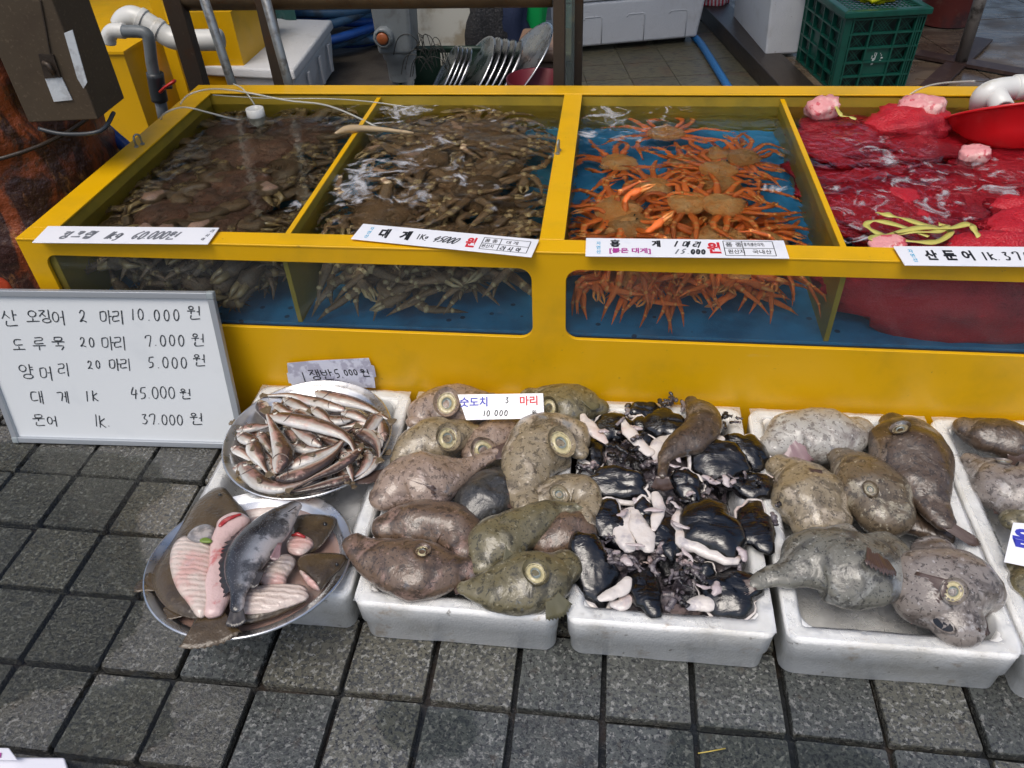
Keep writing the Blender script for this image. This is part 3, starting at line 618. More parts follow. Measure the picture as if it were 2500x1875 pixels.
def carapace(sp):
    n = 30; K = 7; vs = []; rr = random.Random(5)
    for half in (1, -1):
        for k in range(K + 1):
            t = k / K
            for j in range(n):
                a = 2 * math.pi * j / n
                r_ = .48 * (1 + .06 * math.cos(2 * a)) ; x = math.cos(a) * r_; y = math.sin(a) * r_ * (1.02 if math.sin(a) < 0 else 1.0)
                if math.sin(a) > 0: x *= 1 - .38 * math.sin(a) ** 2; y *= 1.08
                if abs(a - math.pi / 2) < .3: y *= 1.09
                if sp == 'king': x *= 1.05 + .03 * math.sin(9 * a); y *= 1 + .03 * math.sin(11 * a)
                ed = 1 + .02 * math.sin(21 * a)
                s = math.cos(t * math.pi / 2) * ed if k < K else .02
                z = math.sin(t * math.pi / 2) * (.26 if half > 0 else -.17) + .02 * noise.noise(V((x * s * 6, y * s * 6, half)))
                if half > 0: z += .035 * math.cos(x * s * 14) * math.sin(t * 3.1)
                vs.append(V((x * s, y * s, z)))
    fs = []
    for h_ in (0, 1):
        o_ = h_ * (K + 1) * n
        for k in range(K):
            for j in range(n):
                f = (o_ + k * n + j, o_ + k * n + (j + 1) % n, o_ + (k + 1) * n + (j + 1) % n, o_ + (k + 1) * n + j); fs.append(f if h_ == 0 else f[::-1])
        cap = tuple(o_ + K * n + j for j in range(n)); fs.append(cap if h_ == 0 else cap[::-1])
    g = G(); g.add(vs, fs); cnt = {'king': 90, 'snow': 26, 'red': 16}[sp]
    for _ in range(cnt):
        a = rr.uniform(0, 6.28); t = rr.uniform(.05, 1) if _ > cnt // 3 else .02; r_ = .46 * math.cos(t * 1.57)
        x, y = math.cos(a) * r_ * (1 - .38 * max(0, math.sin(a)) ** 2), math.sin(a) * r_ * 1.04; z = .26 * math.sin(t * 1.57); c = V((x, y, z)); n_ = V((x * 1.4, y * 1.4, z * 2.5 + .05)).normalized()
        s = n_.orthogonal().normalized() * (.022 if sp == 'king' else .012); u = n_.cross(s); h_ = .06 if sp == 'king' else .022
        c = c - n_ * .01; g.add([c + s, c - s * .5 + u * .87, c - s * .5 - u * .87, c + n_ * h_], [(0, 1, 3), (1, 2, 3), (2, 0, 3)])
    return mesh(g.v, g.f, [CM[sp][0]], True)
LEGS = {}
for sp in ('snow', 'king', 'red'):
    for v_ in range(5):
        rr = random.Random(v_ * 31 + len(sp) * 7)
        LEGS[sp, v_] = ([crab_leg(sp, sd_, i, rr, None) for sd_ in (1, -1) for i in range(4)], [crab_claw(sp, sd_, rr) for sd_ in (1, -1)])
    LEGS[sp] = carapace(sp)
eye_me = mesh(*(lambda q: (q.v, q.f))(G().tube([V((0, 0, 0)), V((0, .03, .02)), V((0, .05, .035))], [.012, .012, .02], 6)), m_dark)
def crab(sp, label, px, py, z, size, head, tilt=(0, 0), var=0, water=True, world=None, above=False):
    p = world if world is not None else (PW(px, py, z) if water else PY(px, py, z))
    nm = {'snow': 'snow_crab', 'king': 'king_crab', 'red': 'red_crab'}[sp]
    t = thing(nm, label, 'crab', p, {'snow': 'brown snow crabs in the tank', 'king': 'spiny king crabs in the tank', 'red': 'orange red crabs in the tank'}[sp])
    t.rotation_euler = (math.radians(tilt[0]), math.radians(tilt[1]), math.radians(head - 90)); t.scale = (size * {'snow': 1.28, 'king': 1.35, 'red': 1.22}[sp],) * 3
    link('shell', LEGS[sp], t)
    lg, cl = LEGS[sp, var % 5]
    for me in lg: link('leg', me, t)
    for me in cl: link('claw', me, t)
    for sx in (-1, 1): o = link('eye', eye_me, t); o.location = (sx * .07, .5, .06)
    bpy.context.view_layer.update()
    co = [c.matrix_world @ V(b) for c in t.children for b in [v.co for v in list(c.data.vertices)[::3]]]
    k_ = min(range(4), key=lambda q: abs(sum(comps[q]) / 2 - p.x) - (comps[q][1] - comps[q][0]) / 2)
    lo = V((comps[k_][0] + .004 - (.055 if k_ in (0, 2) else 0), .823, .338)); hi = V((comps[k_][1] - .004 + (.045 if k_ == 1 else 0), 1.865, ZW + .002)); mv = V((0, 0, 0))
    for a_ in range(3):
        mn, mx_ = min(c[a_] for c in co), max(c[a_] for c in co)
        if mx_ - mn > hi[a_] - lo[a_]: mv[a_] = lo[a_] - mn if a_ == 1 else 0
        elif mn < lo[a_]: mv[a_] = lo[a_] - mn
        elif mx_ > hi[a_]: mv[a_] = hi[a_] - mx_
    t.location = p + mv
    return t
def fill_crabs(sp, k, label, n, z, size, seed):
    r_ = random.Random(seed); a, b = comps[k]
    for i in range(n):
        u, v = (i % 3 + r_.uniform(.2, .8)) / 3, (i // 3 + r_.uniform(.2, .8)) / math.ceil(n / 3)
        rows = math.ceil(n / 3); crab(sp, label % (('front', 'second', 'third', 'fourth', 'fifth')[i // 3] if i // 3 < rows - 1 else 'back', ('left', 'middle', 'right')[i % 3]), 0, 0, 0, size * r_.uniform(.9, 1.1), r_.uniform(0, 360), (r_.uniform(-12, 12), r_.uniform(-12, 12)), r_.randrange(5), world=V((a + .08 + (b - a - .16) * u, .93 + .80 * v, z + r_.uniform(-.02, .02))))['group'] = 'crabs buried in the pile'
# heading in degrees (0 = towards the right end of the tank, 90 = towards its back)
SN = [
 ('pale kneed snow crab spreading its legs in the middle right of the foamy compartment', 1163, 452, .505, .125, -20, (8, -6), 0),
 ('snow crab with a raised claw beside the lower end of the left divider', 830, 535, .50, .135, 15, (0, 10), 1),
 ('snow crab under the foam at the back left of the foamy compartment', 985, 262, .515, .13, 120, (0, 0), 2),
 ('snow crab with folded legs near the back rim of the foamy compartment', 1190, 285, .51, .105, 170, (5, 0), 3),
 ('triangular backed snow crab in the upper centre of the foamy compartment', 1180, 345, .49, .12, 60, (0, 5), 4),
 ('snow crab by the centre bar with legs hanging towards the front', 1300, 335, .51, .11, 100, (-10, 6), 0),
 ('snow crab beneath the churned bubbles in the middle of the foamy compartment', 1000, 385, .50, .14, 200, (6, 0), 3),
 ('snow crab just behind the front rim left of the blue gap', 900, 530, .45, .12, 240, (12, 0), 2),
 ('snow crab pressed to the middle wall above the window corner', 1290, 500, .44, .125, 80, (-14, 8), 1),
 ('snow crab near the divider behind the floating leg', 900, 350, .48, .125, 300, (0, 0), 4),
 ('snow crab deep under the others in the foamy compartment', 1090, 330, .42, .13, 30, (0, 0), 1)]
for l_, px, py, z, s, hd, tl, v_ in SN: crab('snow', l_, px, py, z, s, hd, tl, v_)
crab('snow', 'snow crab sitting on the blue mat behind the right end of the left window', 1205, 715, .89, .115, -60, (28, 0), 2, water=False)
crab('snow', 'snow crab hanging with long folded legs behind the middle of the left window', 880, 680, .93, .12, 250, (35, -10), 4, water=False)
crab('snow', 'snow crab resting low on the mat near the base of the divider', 815, 745, 1.05, .12, 20, (10, 0), 0, water=False)
KN = [
 ('largest king crab in the middle of the left compartment', 635, 368, .50, .185, -70, (0, 0), 0),
 ('king crab with pale claws in the front left of the left compartment', 345, 465, .50, .16, -30, (8, 8), 1),
 ('king crab by the divider with its red mouth parts showing', 660, 450, .485, .15, -100, (0, 0), 2),
 ('king crab in the back of the left compartment beside the white pipe', 730, 300, .49, .15, 20, (0, 0), 3),
 ('king crab at the back right corner of the left compartment', 850, 290, .47, .14, 160, (0, 0), 4),
 ('king crab just behind the front rim above the price strip', 520, 520, .47, .16, -160, (15, 0), 1),
 ('king crab in the far front left corner with one claw out', 240, 535, .49, .13, 40, (0, 0), 3),
 ('king crab beside the left rim in open dark water', 430, 400, .44, .15, 130, (0, 0), 2),
 ('king crab between the white pipe and the left rim', 560, 290, .45, .13, 200, (0, 0), 0)]
for l_, px, py, z, s, hd, tl, v_ in KN: crab('king', l_, px, py, z, s, hd, tl, v_)
crab('king', 'king crab showing its pale underside behind the whiteboard top', 470, 665, .93, .16, -90, (160, 0), 0, water=False)
crab('king', 'king crab standing on the mat beside the base of the divider', 615, 725, .93, .14, -110, (20, 0), 3, water=False)
crab('king', 'king crab with dangling legs at the left end of the left window', 290, 640, .95, .15, -60, (30, 0), 2, water=False)
RD = [
 ('red crab lying alone near the back wall on the blue mat', 1625, 318, .43, .10, 90, (0, 0), 0),
 ('red crab with upright legs right of the open blue area', 1815, 385, .47, .085, -10, (0, 10), 1),
 ('red crab with long left legs at the edge of the open blue area', 1595, 460, .485, .095, 165, (0, 0), 2),
 ('red crab by the centre bar with fanned legs', 1455, 510, .49, .11, -5, (5, 0), 3),
 ('pale backed red crab in the centre of the pile touching two others', 1680, 497, .49, .10, 150, (0, 0), 4),
 ('red crab with both claws stretched out to the right', 1765, 502, .50, .10, 20, (0, 0), 0),
 ('red crab whose pale back sticks out behind the price strip', 1545, 562, .485, .11, 190, (6, 0), 1),
 ('red crab in the middle of the pile with arched red legs', 1755, 415, .45, .095, 70, (0, 0), 3),
 ('dull red crab under the triangle of foam', 1890, 455, .44, .105, 220, (0, 0), 4),
 ('red crab in the right corner behind the price strip', 1940, 590, .46, .12, 100, (0, 0), 2),
 ('red crab half sunk near the right divider', 1900, 530, .42, .10, 260, (0, 0), 0),
 ('red crab at the bottom of the pile below the centre crab', 1650, 550, .41, .10, 310, (0, 0), 3),
 ('red crab at the bottom of the pile near the centre bar', 1500, 560, .40, .10, 10, (0, 0), 4),
 ('red crab under the crab with stretched claws', 1800, 560, .41, .10, 60, (0, 0), 1)]
for l_, px, py, z, s, hd, tl, v_ in RD: crab('red', l_, px, py, z, s, hd, tl, v_)
for l_, px, py, y, s, hd, tl, v_ in [
 ('red crab sitting low on the mat in the middle of the right window', 1755, 795, .875, .105, 90, (20, 0), 1),
 ('pale red crab up against the glass near the top right of the pile', 1935, 712, .88, .10, 200, (50, 20), 2),
 ('pale shelled red crab behind the top left of the right window', 1500, 670, .89, .12, 20, (40, 0), 3),
 ('pale red crab at the left bottom of the right window', 1575, 765, .93, .10, 150, (30, 0), 4),
 ('deep red crab tucked behind the left corner of the right window', 1430, 740, .92, .10, 60, (20, 0), 0),
 ('red crab with bundled legs right of the low middle one', 1880, 790, .93, .10, 340, (10, 0), 3)]: crab('red', l_, px, py, y, s, hd, tl, v_, water=False)
for sp_, k_, n_, w_ in (('king', 0, 5, 'dark left'), ('snow', 1, 6, 'foamy'), ('red', 2, 8, 'third')):
    r_ = random.Random(n_ + k_); a_, b_ = comps[k_]
    for i in range(n_): crab(sp_, ['%s crab low against the glass of the %s compartment, %s from the left' % (sp_, w_, q) for q in ('first', 'second', 'third', 'fourth', 'fifth', 'sixth', 'seventh', 'eighth')][i], 0, 0, 0, {'king': .14, 'snow': .12, 'red': .10}[sp_], r_.uniform(-140, -40), (r_.uniform(-10, 25), r_.uniform(-10, 10)), r_.randrange(5), world=V((a_ + (b_ - a_) * (i + .5) / n_, .93 + .05 * (i % 2), .345 + .05 * (i % 2))))
fill_crabs('snow', 1, 'snow crab low in the foamy compartment, %s row, %s, under the others', 9, .40, .12, 5)
fill_crabs('snow', 1, 'snow crab high in the foamy compartment, %s row, %s, near the surface', 3, .47, .12, 8)
fill_crabs('king', 0, 'king crab low in the dark left compartment, %s row, %s, under the others', 8, .40, .14, 6)
fill_crabs('king', 0, 'king crab high in the dark left compartment, %s row, %s, near the surface', 3, .46, .13, 9)
fill_crabs('red', 2, 'red crab low in the third compartment, %s row, %s, under the others', 6, .375, .10, 7)
# ------------------------------------------------------------------ styrofoam boxes at the front
def rrxy(x0, x1, y0, y1, r, n=5, m=8):
    pts = []
    cs = [(x1 - r, y1 - r, 0), (x0 + r, y1 - r, 90), (x0 + r, y0 + r, 180), (x1 - r, y0 + r, 270)]
    for q in range(4):
        cx, cy, a0 = cs[q]
        for k in range(n + 1):
            a = math.radians(a0 + 90 * k / n); pts.append(V((cx + r * math.cos(a), cy + r * math.sin(a), 0)))
        c2 = cs[(q + 1) % 4]; b = V((c2[0] + r * math.cos(math.radians(a0 + 90)), c2[1] + r * math.sin(math.radians(a0 + 90)), 0)); a_ = pts[-1].copy()
        for k in range(1, m): pts.append(a_.lerp(b, k / m))
    return pts
def styro_box(label, x0, x1, y0, y1, h, seed, wall=.034, group='open styrofoam fish boxes in a row'):
    cx, cy = (x0 + x1) / 2, (y0 + y1) / 2
    t = thing('styrofoam_box', label, 'box', (cx, cy, 0), group)
    prof = [(.018, 0, .012), (.009, .005, .014), (.008, h * .45, .014), (.004, h * .46, .014), (.001, h - .016, .016), (.0, h - .010, .016), (.004, h - .001, .014), (.009, h, .026), (.015, h - .003, .024), (.020, h - .0005, .024), (wall - .004, h - .001, .022), (wall, h - .006, .022), (wall + .008, .035, .02), (wall + .016, .026, .018)]
    vs = []; fs = []; n = None
    for ins, z, r in prof:
        ring = rrxy(x0 + ins, x1 - ins, y0 + ins, y1 - ins, r + .012)
        for p in ring:
            q = V((p.x, p.y, z)); d = .0028 * fbm(q, 9, seed) + .0010 * noise.noise(q * 60)
            o_ = V((p.x - cx, p.y - cy, 0)).normalized(); q = q + o_ * d + V((0, 0, .0022 * fbm(q, 12, seed + 3) if z > .01 else 0))
            vs.append(q)
        n = len(ring)
    for k in range(len(prof) - 1): fs += [(k * n + j, k * n + (j + 1) % n, (k + 1) * n + (j + 1) % n, (k + 1) * n + j) for j in range(n)]
    fs.append(tuple((len(prof) - 1) * n + j for j in range(n))); fs.append(tuple(range(n))[::-1])
    put('tub', vs, fs, m_styro, t)
    return t
BX = [(.292, .722, .135, .790), (.734, 1.165, .121, .792), (1.178, 1.592, .120, .788), (1.608, 2.046, .116, .786), (2.055, 2.50, .100, .786)]
BL = ['leftmost open styrofoam box with two round trays resting in it', 'styrofoam box heaped with brown and olive lumpsuckers', 'styrofoam box full of black skinned fish pieces', 'styrofoam box with seven grey lumpsuckers and an empty wet front', 'styrofoam box cut by the right edge of the photo']
HB = .138
for b, l_, k in zip(BX, BL, range(5)): styro_box(l_, *b, HB, k * 5.1)
def liner(b, label, seed, dip=.07, over=.0):
    x0, x1, y0, y1 = b; t = None; nx, ny = 44, 64; vs = []
    for j in range(ny + 1):
        for i in range(nx + 1):
            x = x0 + .004 + (x1 - x0 - .008) * i / nx; y = y0 + .004 + (y1 - y0 - .006) * j / ny
            e = min(x - x0, x1 - x, y - y0, y1 - y); f = max(0, min(1, (e - .030) / .03)); f = f * f * (3 - 2 * f)
            q = V((x, y, 0)); wv = abs(fbm(q, 16, seed)) * .010 + abs(noise.noise(V((x * 9 + y * 30, y * 12 - x * 22, seed)))) * .008
            z = HB + .0025 + wv * (.35 + .65 * f) - (HB - dip) * f
            vs.append(V((x, y, z)))
    fs = [(j * (nx + 1) + i, j * (nx + 1) + i + 1, (j + 1) * (nx + 1) + i + 1, (j + 1) * (nx + 1) + i) for j in range(ny) for i in range(nx)]
    o = put('plastic_liner', vs, fs, m_film, None, True, None, V(((x0 + x1) / 2, (y0 + y1) / 2, HB)))
    tag(o, label, 'plastic sheet', 'clear plastic sheets lining the boxes')
for b, l_, k in zip(BX, ['clear plastic sheet under the two round trays', 'clear plastic sheet under the heap of brown lumpsuckers', 'clear plastic sheet under the black fish pieces', 'wet clear plastic sheet under the seven grey lumpsuckers', 'clear plastic sheet in the box at the right edge'], range(5)): liner(b, l_, k * 3.3, (.08, .05, .07, .038, .05)[k])

# ------------------------------------------------------------------ lumpsuckers
def lump_mat(n, base, dark, light, blue=(.28, .32, .36)):  # blue: pale bluish highlight patches painted into the skin colour
    base = tuple(c * .95 for c in base); dark = tuple(c * .8 for c in dark)
    return M(n, base, .42, layers=[(dark, 'noise', 12, .44, .64, .8, None, 1.2), (light, 'noise', 10, .52, .66, .85, None, 1.0), (tuple(c * .55 for c in dark), 'noise', 75, .54, .62, .7, None, .6), (tuple(c * .3 for c in dark), 'voronoi', 120, .24, .10, .85), (tuple(min(1, c * 1.25) for c in light), 'noise', 95, .60, .68, .6), (blue, 'noise', 9, .63, .72, .6)],
             bump=[('noise', 20, .0028, (1, 1, .5), 1.8), ('noise', 70, .0006)], coat=.9, coatr=.055, roughvar=(24, .4, .65, .6))
LM = {'pink': lump_mat('lumpsucker_pink_grey', (.33, .24, .18), (.15, .095, .065), (.50, .39, .34)), 'tan': lump_mat('lumpsucker_tan', (.30, .24, .15), (.11, .08, .045), (.50, .42, .32)),
      'dark': lump_mat('lumpsucker_dark', (.045, .045, .043), (.015, .015, .016), (.10, .10, .10)), 'olive': lump_mat('lumpsucker_olive', (.17, .145, .075), (.055, .048, .028), (.32, .29, .20)),
      'brown': lump_mat('lumpsucker_brown', (.15, .095, .06), (.05, .032, .022), (.30, .19, .15)), 'pale': lump_mat('lumpsucker_pale_belly', (.42, .40, .36), (.22, .18, .16), (.52, .52, .48)),
      'choc': lump_mat('lumpsucker_chocolate', (.085, .055, .035), (.03, .02, .015), (.22, .17, .13)), 'grey': lump_mat('lumpsucker_grey_green', (.17, .165, .135), (.055, .052, .048), (.32, .32, .29)),
      'web': lump_mat('lumpsucker_veined', (.16, .12, .075), (.07, .05, .03), (.42, .38, .28)), 'ash': lump_mat('lumpsucker_ash', (.26, .225, .20), (.07, .05, .04), (.42, .40, .39), (.30, .34, .44))}
m_disc = M('sucker_disc_yellow', (.56, .49, .27), .35, layers=[((.62, .55, .36), 'noise', 40, .45, .65, .7)], bump=[('noise', 90, .001)], coat=.5)
m_disco = M('sucker_disc_olive', (.24, .21, .13), .35, layers=[((.36, .31, .22), 'noise', 40, .45, .65, .7)], coat=.5)
m_lip = M('sucker_disc_lip', (.36, .27, .22), .3, layers=[((.38, .25, .22), 'noise', 40, .45, .65, .7)], coat=.5)
m_dctr = M('sucker_disc_centre', (.26, .30, .28), .3, layers=[((.14, .17, .16), 'noise', 60, .45, .6, .8)], bump=[('noise', 120, .0015)], coat=.5)
m_fin = {'dark': M('fin_dark', (.07, .045, .035), .35, layers=[((.17, .11, .10), 'uvwave', 9, .5, .9, .6)], coat=.5), 'pinkf': M('fin_purplish', (.20, .11, .115), .35, layers=[((.38, .27, .30), 'uvwave', 9, .5, .9, .8)], coat=.5), 'olivef': M('fin_olive', (.12, .11, .06), .35, layers=[((.22, .20, .12), 'uvwave', 9, .5, .9, .7)], coat=.5)}
m_blk = M('mouth_black', (.008, .008, .008), .2, coat=.6)
def onbody(bvh, px, py):
    d = ray(px, py).normalized(); h = bvh.ray_cast(CAM, d); return h[0], h[1]
def disc(bvh, px, py, rpx, parent, mat_=None, lipm=None):
    c, n = onbody(bvh, px, py)
    if c is None: return
    r = rpx * MP(c); x = n.orthogonal().normalized(); y = n.cross(x)
    mt = Matrix.Translation(c - n * r * .16) @ Matrix((x, y, n)).transposed().to_4x4() @ Matrix.Rotation(px * .1, 4, 'Z') @ Matrix.Diagonal((1.08, .90, 1, 1))
    g = G().rev([(r * 1.42, -r * .30), (r * 1.26, -r * .02), (r * 1.14, r * .10), (r * 1.04, r * .14), (r * .94, r * .08)], 36, mt)
    g.v = [v + n * r * .10 * noise.noise(v * 60) + x * r * .10 * noise.noise(v * 45 + V((3, 0, 0))) for v in g.v]; g.put('disc_lip', lipm or m_lip, parent, True)
    nn = 36; vs = []; prof = [(1.04, .04), (.95, .17), (.78, .19), (.62, .13), (.52, .04)]
    for k, (a, b) in enumerate(prof):
        for j in range(nn):
            an = 2 * math.pi * j / nn; w_ = 1 + (.02 if j % 3 else -.05) * (1 - abs(k - 1.5) / 3)
            vs.append(mt @ V((r * a * math.cos(an) * w_, r * a * math.sin(an) * w_, r * b * (1 if j % 3 else .8))))
    fs = [(k * nn + j, k * nn + (j + 1) % nn, (k + 1) * nn + (j + 1) % nn, (k + 1) * nn + j) for k in range(4) for j in range(nn)]
    o = put('sucker_disc', vs, fs, mat_ or m_disc, parent)
    q = G().rev([(r * .58, r * .0), (r * .53, r * .12), (r * .40, r * .19), (r * .2, r * .20), (.0003, r * .21)], 18, mt); put('disc_centre', q.v, q.f, m_dctr, o)
Z2 = lambda x, y: (820 + .3858 * x, 900 + .3858 * y)
Z4 = lambda x, y: (1800 + .42194 * x, 940 + .42194 * y)
Z3 = lambda x, y: (1360 + .3737 * x, 920 + .3737 * y)
def lump(tr, sc_, label, kind, spine, z, flat=.72, dsc=None, fins=(), amp=.006, mouth=None, group='lumpsuckers in the styrofoam boxes', tail=None, eyes=()):
    pts = []; rad = []
    for i, q in enumerate(spine):
        zz = q[3] if len(q) > 3 else z
        c = P(*tr(q[0], q[1]), zz); pts.append(c); rad.append(q[2] * sc_ * MP(c) * 1.20)
    t = thing('lumpsucker', label, 'fish', V((sum(p.x for p in pts) / len(pts), sum(p.y for p in pts) / len(pts), z)), group)
    body, bvh = loft(pts, rad, LM[kind], 'body', t, flat, 40, 9, amp=amp * 1.15, freq=15, seed=z * 100 + spine[0][0] * .01, wr=.0006)
    if dsc: disc(bvh, *tr(dsc[0], dsc[1]), dsc[2] * sc_, t, dsc[3] if len(dsc) > 3 else None, LM[kind])
    if not fins and len(spine) > 3:
        q, q2 = spine[1], spine[2]; dx, dy = q2[0] - q[0], q2[1] - q[1]; l_ = math.hypot(dx, dy); sg = 1 if (spine[0][0] % 20) < 10 else -1
        fins = [(q2[0] - dy / l_ * q2[2] * .45 * sg, q2[1] + dx / l_ * q2[2] * .45 * sg, dx - dy * .8 * sg, dy + dx * .8 * sg, 95, 45, 95, {'pink': 'pinkf', 'tan': 'pinkf', 'olive': 'olivef', 'grey': 'olivef'}.get(kind, 'dark'))]
    for f in fins:                                      # (x, y, dirx, diry, len, w0, w1, mat)
        c, n = onbody(bvh, *tr(f[0], f[1]))
        if c is None: c = P(*tr(f[0], f[1]), z); n = V((0, 0, 1))
        e = P(*tr(f[0] + f[2], f[1] + f[3]), c.z); d = e - c; d = (d - n * d.dot(n)).normalized() + n * .1
        k = sc_ * MP(c); fan(c + n * .003, d, n, f[4] * k * 1.25, f[5] * k * 1.2, f[6] * k * 1.35, m_fin[f[7]], 'pectoral_fin' if len(f) < 9 else f[8], t, cup=.10, seed=f[0] * .01)
    if mouth:
        c, n = onbody(bvh, *tr(mouth[0], mouth[1]))
        if c is not None:
            x = (P(*tr(mouth[0] + 100, mouth[1] + mouth[4]), c.z) - c).normalized(); x = (x - n * x.dot(n)).normalized(); y = n.cross(x)
            mt = Matrix.Translation(c) @ Matrix((x, y, n)).transposed().to_4x4() @ Matrix.Diagonal((mouth[2] * sc_ * MP(c), mouth[3] * sc_ * MP(c), .004, 1))
            o = G().rev([(1.3, -.6), (1.2, .6), (1.0, .9), (.86, .3)], 20, mt).put('lip', LM[kind], t, True)
            q = G().rev([(.95, .25), (.5, .1), (.01, .0)], 20, mt); put('mouth', q.v, q.f, m_blk, o)
    for ex, ey, er in eyes:
        c, n = onbody(bvh, *tr(ex, ey))
        if c is not None:
            r = er * sc_ * MP(c); G().rev([(r * .1, r * .7), (r * .6, r * .55), (r, 0), (r * .8, -r * .5)], 12, Matrix.Translation(c) @ n.to_track_quat('Z', 'Y').to_matrix().to_4x4()).put('eye', m_blk, t, True)
    return t
s2 = .3858
lump(Z2, s2, 'pinkish lumpsucker left of the blue and red price card with its yellow sucker up', 'pink', [(500, 330, 50), (560, 280, 105), (690, 250, 140), (850, 235, 125), (980, 215, 60)], .145, dsc=(702, 222, 66))
lump(Z2, s2, 'olive lumpsucker right of the price card against the yellow tank', 'olive', [(1240, 190, 70), (1360, 220, 120), (1480, 235, 145), (1590, 240, 115), (1660, 250, 60)], .15, dsc=(1352, 248, 48), fins=[(1540, 160, 100, 30, 120, 50, 90, 'olivef')])
lump(Z2, s2, 'tan lumpsucker with round sucker facing up in the second row of its box', 'tan', [(410, 590, 55), (510, 500, 120), (660, 450, 140), (800, 415, 100), (880, 410, 55)], .155, dsc=(702, 444, 66), fins=[(360, 650, -140, 60, 200, 50, 90, 'dark', 'tail_fin')])
lump(Z2, s2, 'grey lumpsucker wedged between two others behind a dark tail fin', 'pink', [(860, 540, 60), (950, 460, 100), (1070, 400, 105), (1190, 370, 70)], .145, dsc=(930, 515, 62))
lump(Z2, s2, 'big pinkish yellow lumpsucker standing upright at the right side of its box', 'tan', [(1210, 880, 70), (1190, 720, 115), (1240, 570, 165), (1350, 460, 190), (1480, 450, 130), (1540, 520, 60)], .165, dsc=(1420, 472, 70), amp=.007)
lump(Z2, s2, 'pinkish brown lumpsucker with a dark red pectoral fin and its tail to the right', 'pink', [(310, 820, 80), (420, 740, 155), (590, 710, 180), (730, 670, 120), (840, 620, 60), (940, 570, 48), (1000, 540, 45)], .17, fins=[(430, 730, 70, 130, 175, 70, 150, 'dark'), (1000, 535, 150, -40, 170, 80, 120, 'dark', 'tail_fin')])
lump(Z2, s2, 'nearly black lumpsucker in the middle of the heap', 'dark', [(840, 960, 70), (900, 870, 150), (1000, 780, 150), (1090, 700, 90)], .145)
lump(Z2, s2, 'wrinkled tan lumpsucker folded at the right rim under the big upright one', 'tan', [(1300, 830, 70), (1410, 780, 95), (1530, 780, 110), (1590, 850, 80), (1560, 960, 80)], .16, dsc=(1410, 795, 44, m_disco))
lump(Z2, s2, 'brown bellied lumpsucker at the right rim behind the olive one', 'brown', [(1340, 1090, 100), (1440, 1050, 135), (1530, 1010, 120), (1570, 930, 70)], .15)
lump(Z2, s2, 'olive green lumpsucker curving with its tail fin at the right', 'olive', [(930, 1230, 80), (990, 1130, 150), (1120, 1040, 140), (1260, 960, 100), (1390, 900, 60), (1480, 890, 50)], .175, fins=[(1110, 1090, 60, 100, 160, 60, 160, 'olivef'), (1480, 890, 120, 90, 180, 90, 170, 'olivef', 'tail_fin')])
lump(Z2, s2, 'spotted brown lumpsucker with a broad rounded back at the left of its box', 'brown', [(320, 1010, 80), (450, 980, 135), (620, 980, 145), (760, 1030, 135), (820, 1150, 90)], .16)
lump(Z2, s2, 'dark brown lumpsucker overhanging the front left rim of its box', 'brown', [(125, 1120, 75), (210, 1180, 105), (340, 1230, 150), (520, 1270, 170), (690, 1280, 130), (820, 1270, 70)], .165, dsc=(545, 1160, 42), fins=[(430, 1290, 120, -20, 130, 60, 110, 'dark'), (640, 1320, 120, -40, 150, 60, 120, 'dark')])
lump(Z2, s2, 'mottled lumpsucker with a pale sucker leaning over the front rim', 'olive', [(810, 1390, 40), (910, 1390, 85), (1040, 1390, 150), (1190, 1360, 185), (1330, 1310, 165), (1430, 1260, 110)], .165, dsc=(1262, 1300, 66), fins=[(1360, 1420, 60, 90, 140, 70, 150, 'olivef'), (820, 1390, -60, -10, 70, 40, 60, 'dark', 'tail_fin')])
s4 = .42194
lump(Z4, s4, 'whitish spotted lumpsucker with a lilac fin in the back left of its box', 'pale', [(215, 350, 70), (310, 295, 125), (450, 290, 150), (590, 290, 145), (690, 270, 90)], .15, fins=[(300, 300, 60, 90, 150, 60, 150, 'pinkf')])
lump(Z4, s4, 'brown lumpsucker with a small shell like fin against the left wall of its box', 'tan', [(250, 480, 70), (330, 540, 130), (410, 650, 195), (470, 760, 150)], .145, fins=[(330, 480, 90, 70, 130, 60, 120, 'dark')])
lump(Z4, s4, 'veined lumpsucker with a faded sucker in the centre of its box', 'web', [(600, 420, 70), (680, 500, 135), (780, 620, 185), (840, 720, 150)], .155, dsc=(768, 605, 34, m_disco))
lump(Z4, s4, 'long dark chocolate lumpsucker tapering to a limp tail beside the right wall', 'choc', [(900, 230, 70), (940, 300, 155), (1010, 440, 185), (1075, 580, 140), (1130, 690, 85), (1200, 790, 55)], .165, dsc=(945, 260, 44, m_disco), fins=[(1200, 800, 120, 60, 170, 50, 50, 'dark', 'tail_fin'), (1090, 330, 90, 90, 130, 40, 30, 'dark')])
lump(Z4, s4, 'thin tail of a lumpsucker poking out between larger bodies', 'choc', [(930, 790, 50), (1010, 800, 60), (1110, 830, 65), (1200, 870, 50)], .115)
lump(Z4, s4, 'largest grey green lumpsucker with its speckled tail over the left rim', 'grey', [(100, 1150, 32), (190, 1110, 58), (300, 1085, 85), (430, 1030, 170), (580, 1040, 225), (740, 1040, 215), (840, 985, 135)], .165, .62, fins=[(790, 930, 20, 90, 170, 70, 150, 'dark'), (100, 1150, -80, 20, 80, 55, 80, 'dark', 'tail_fin')])
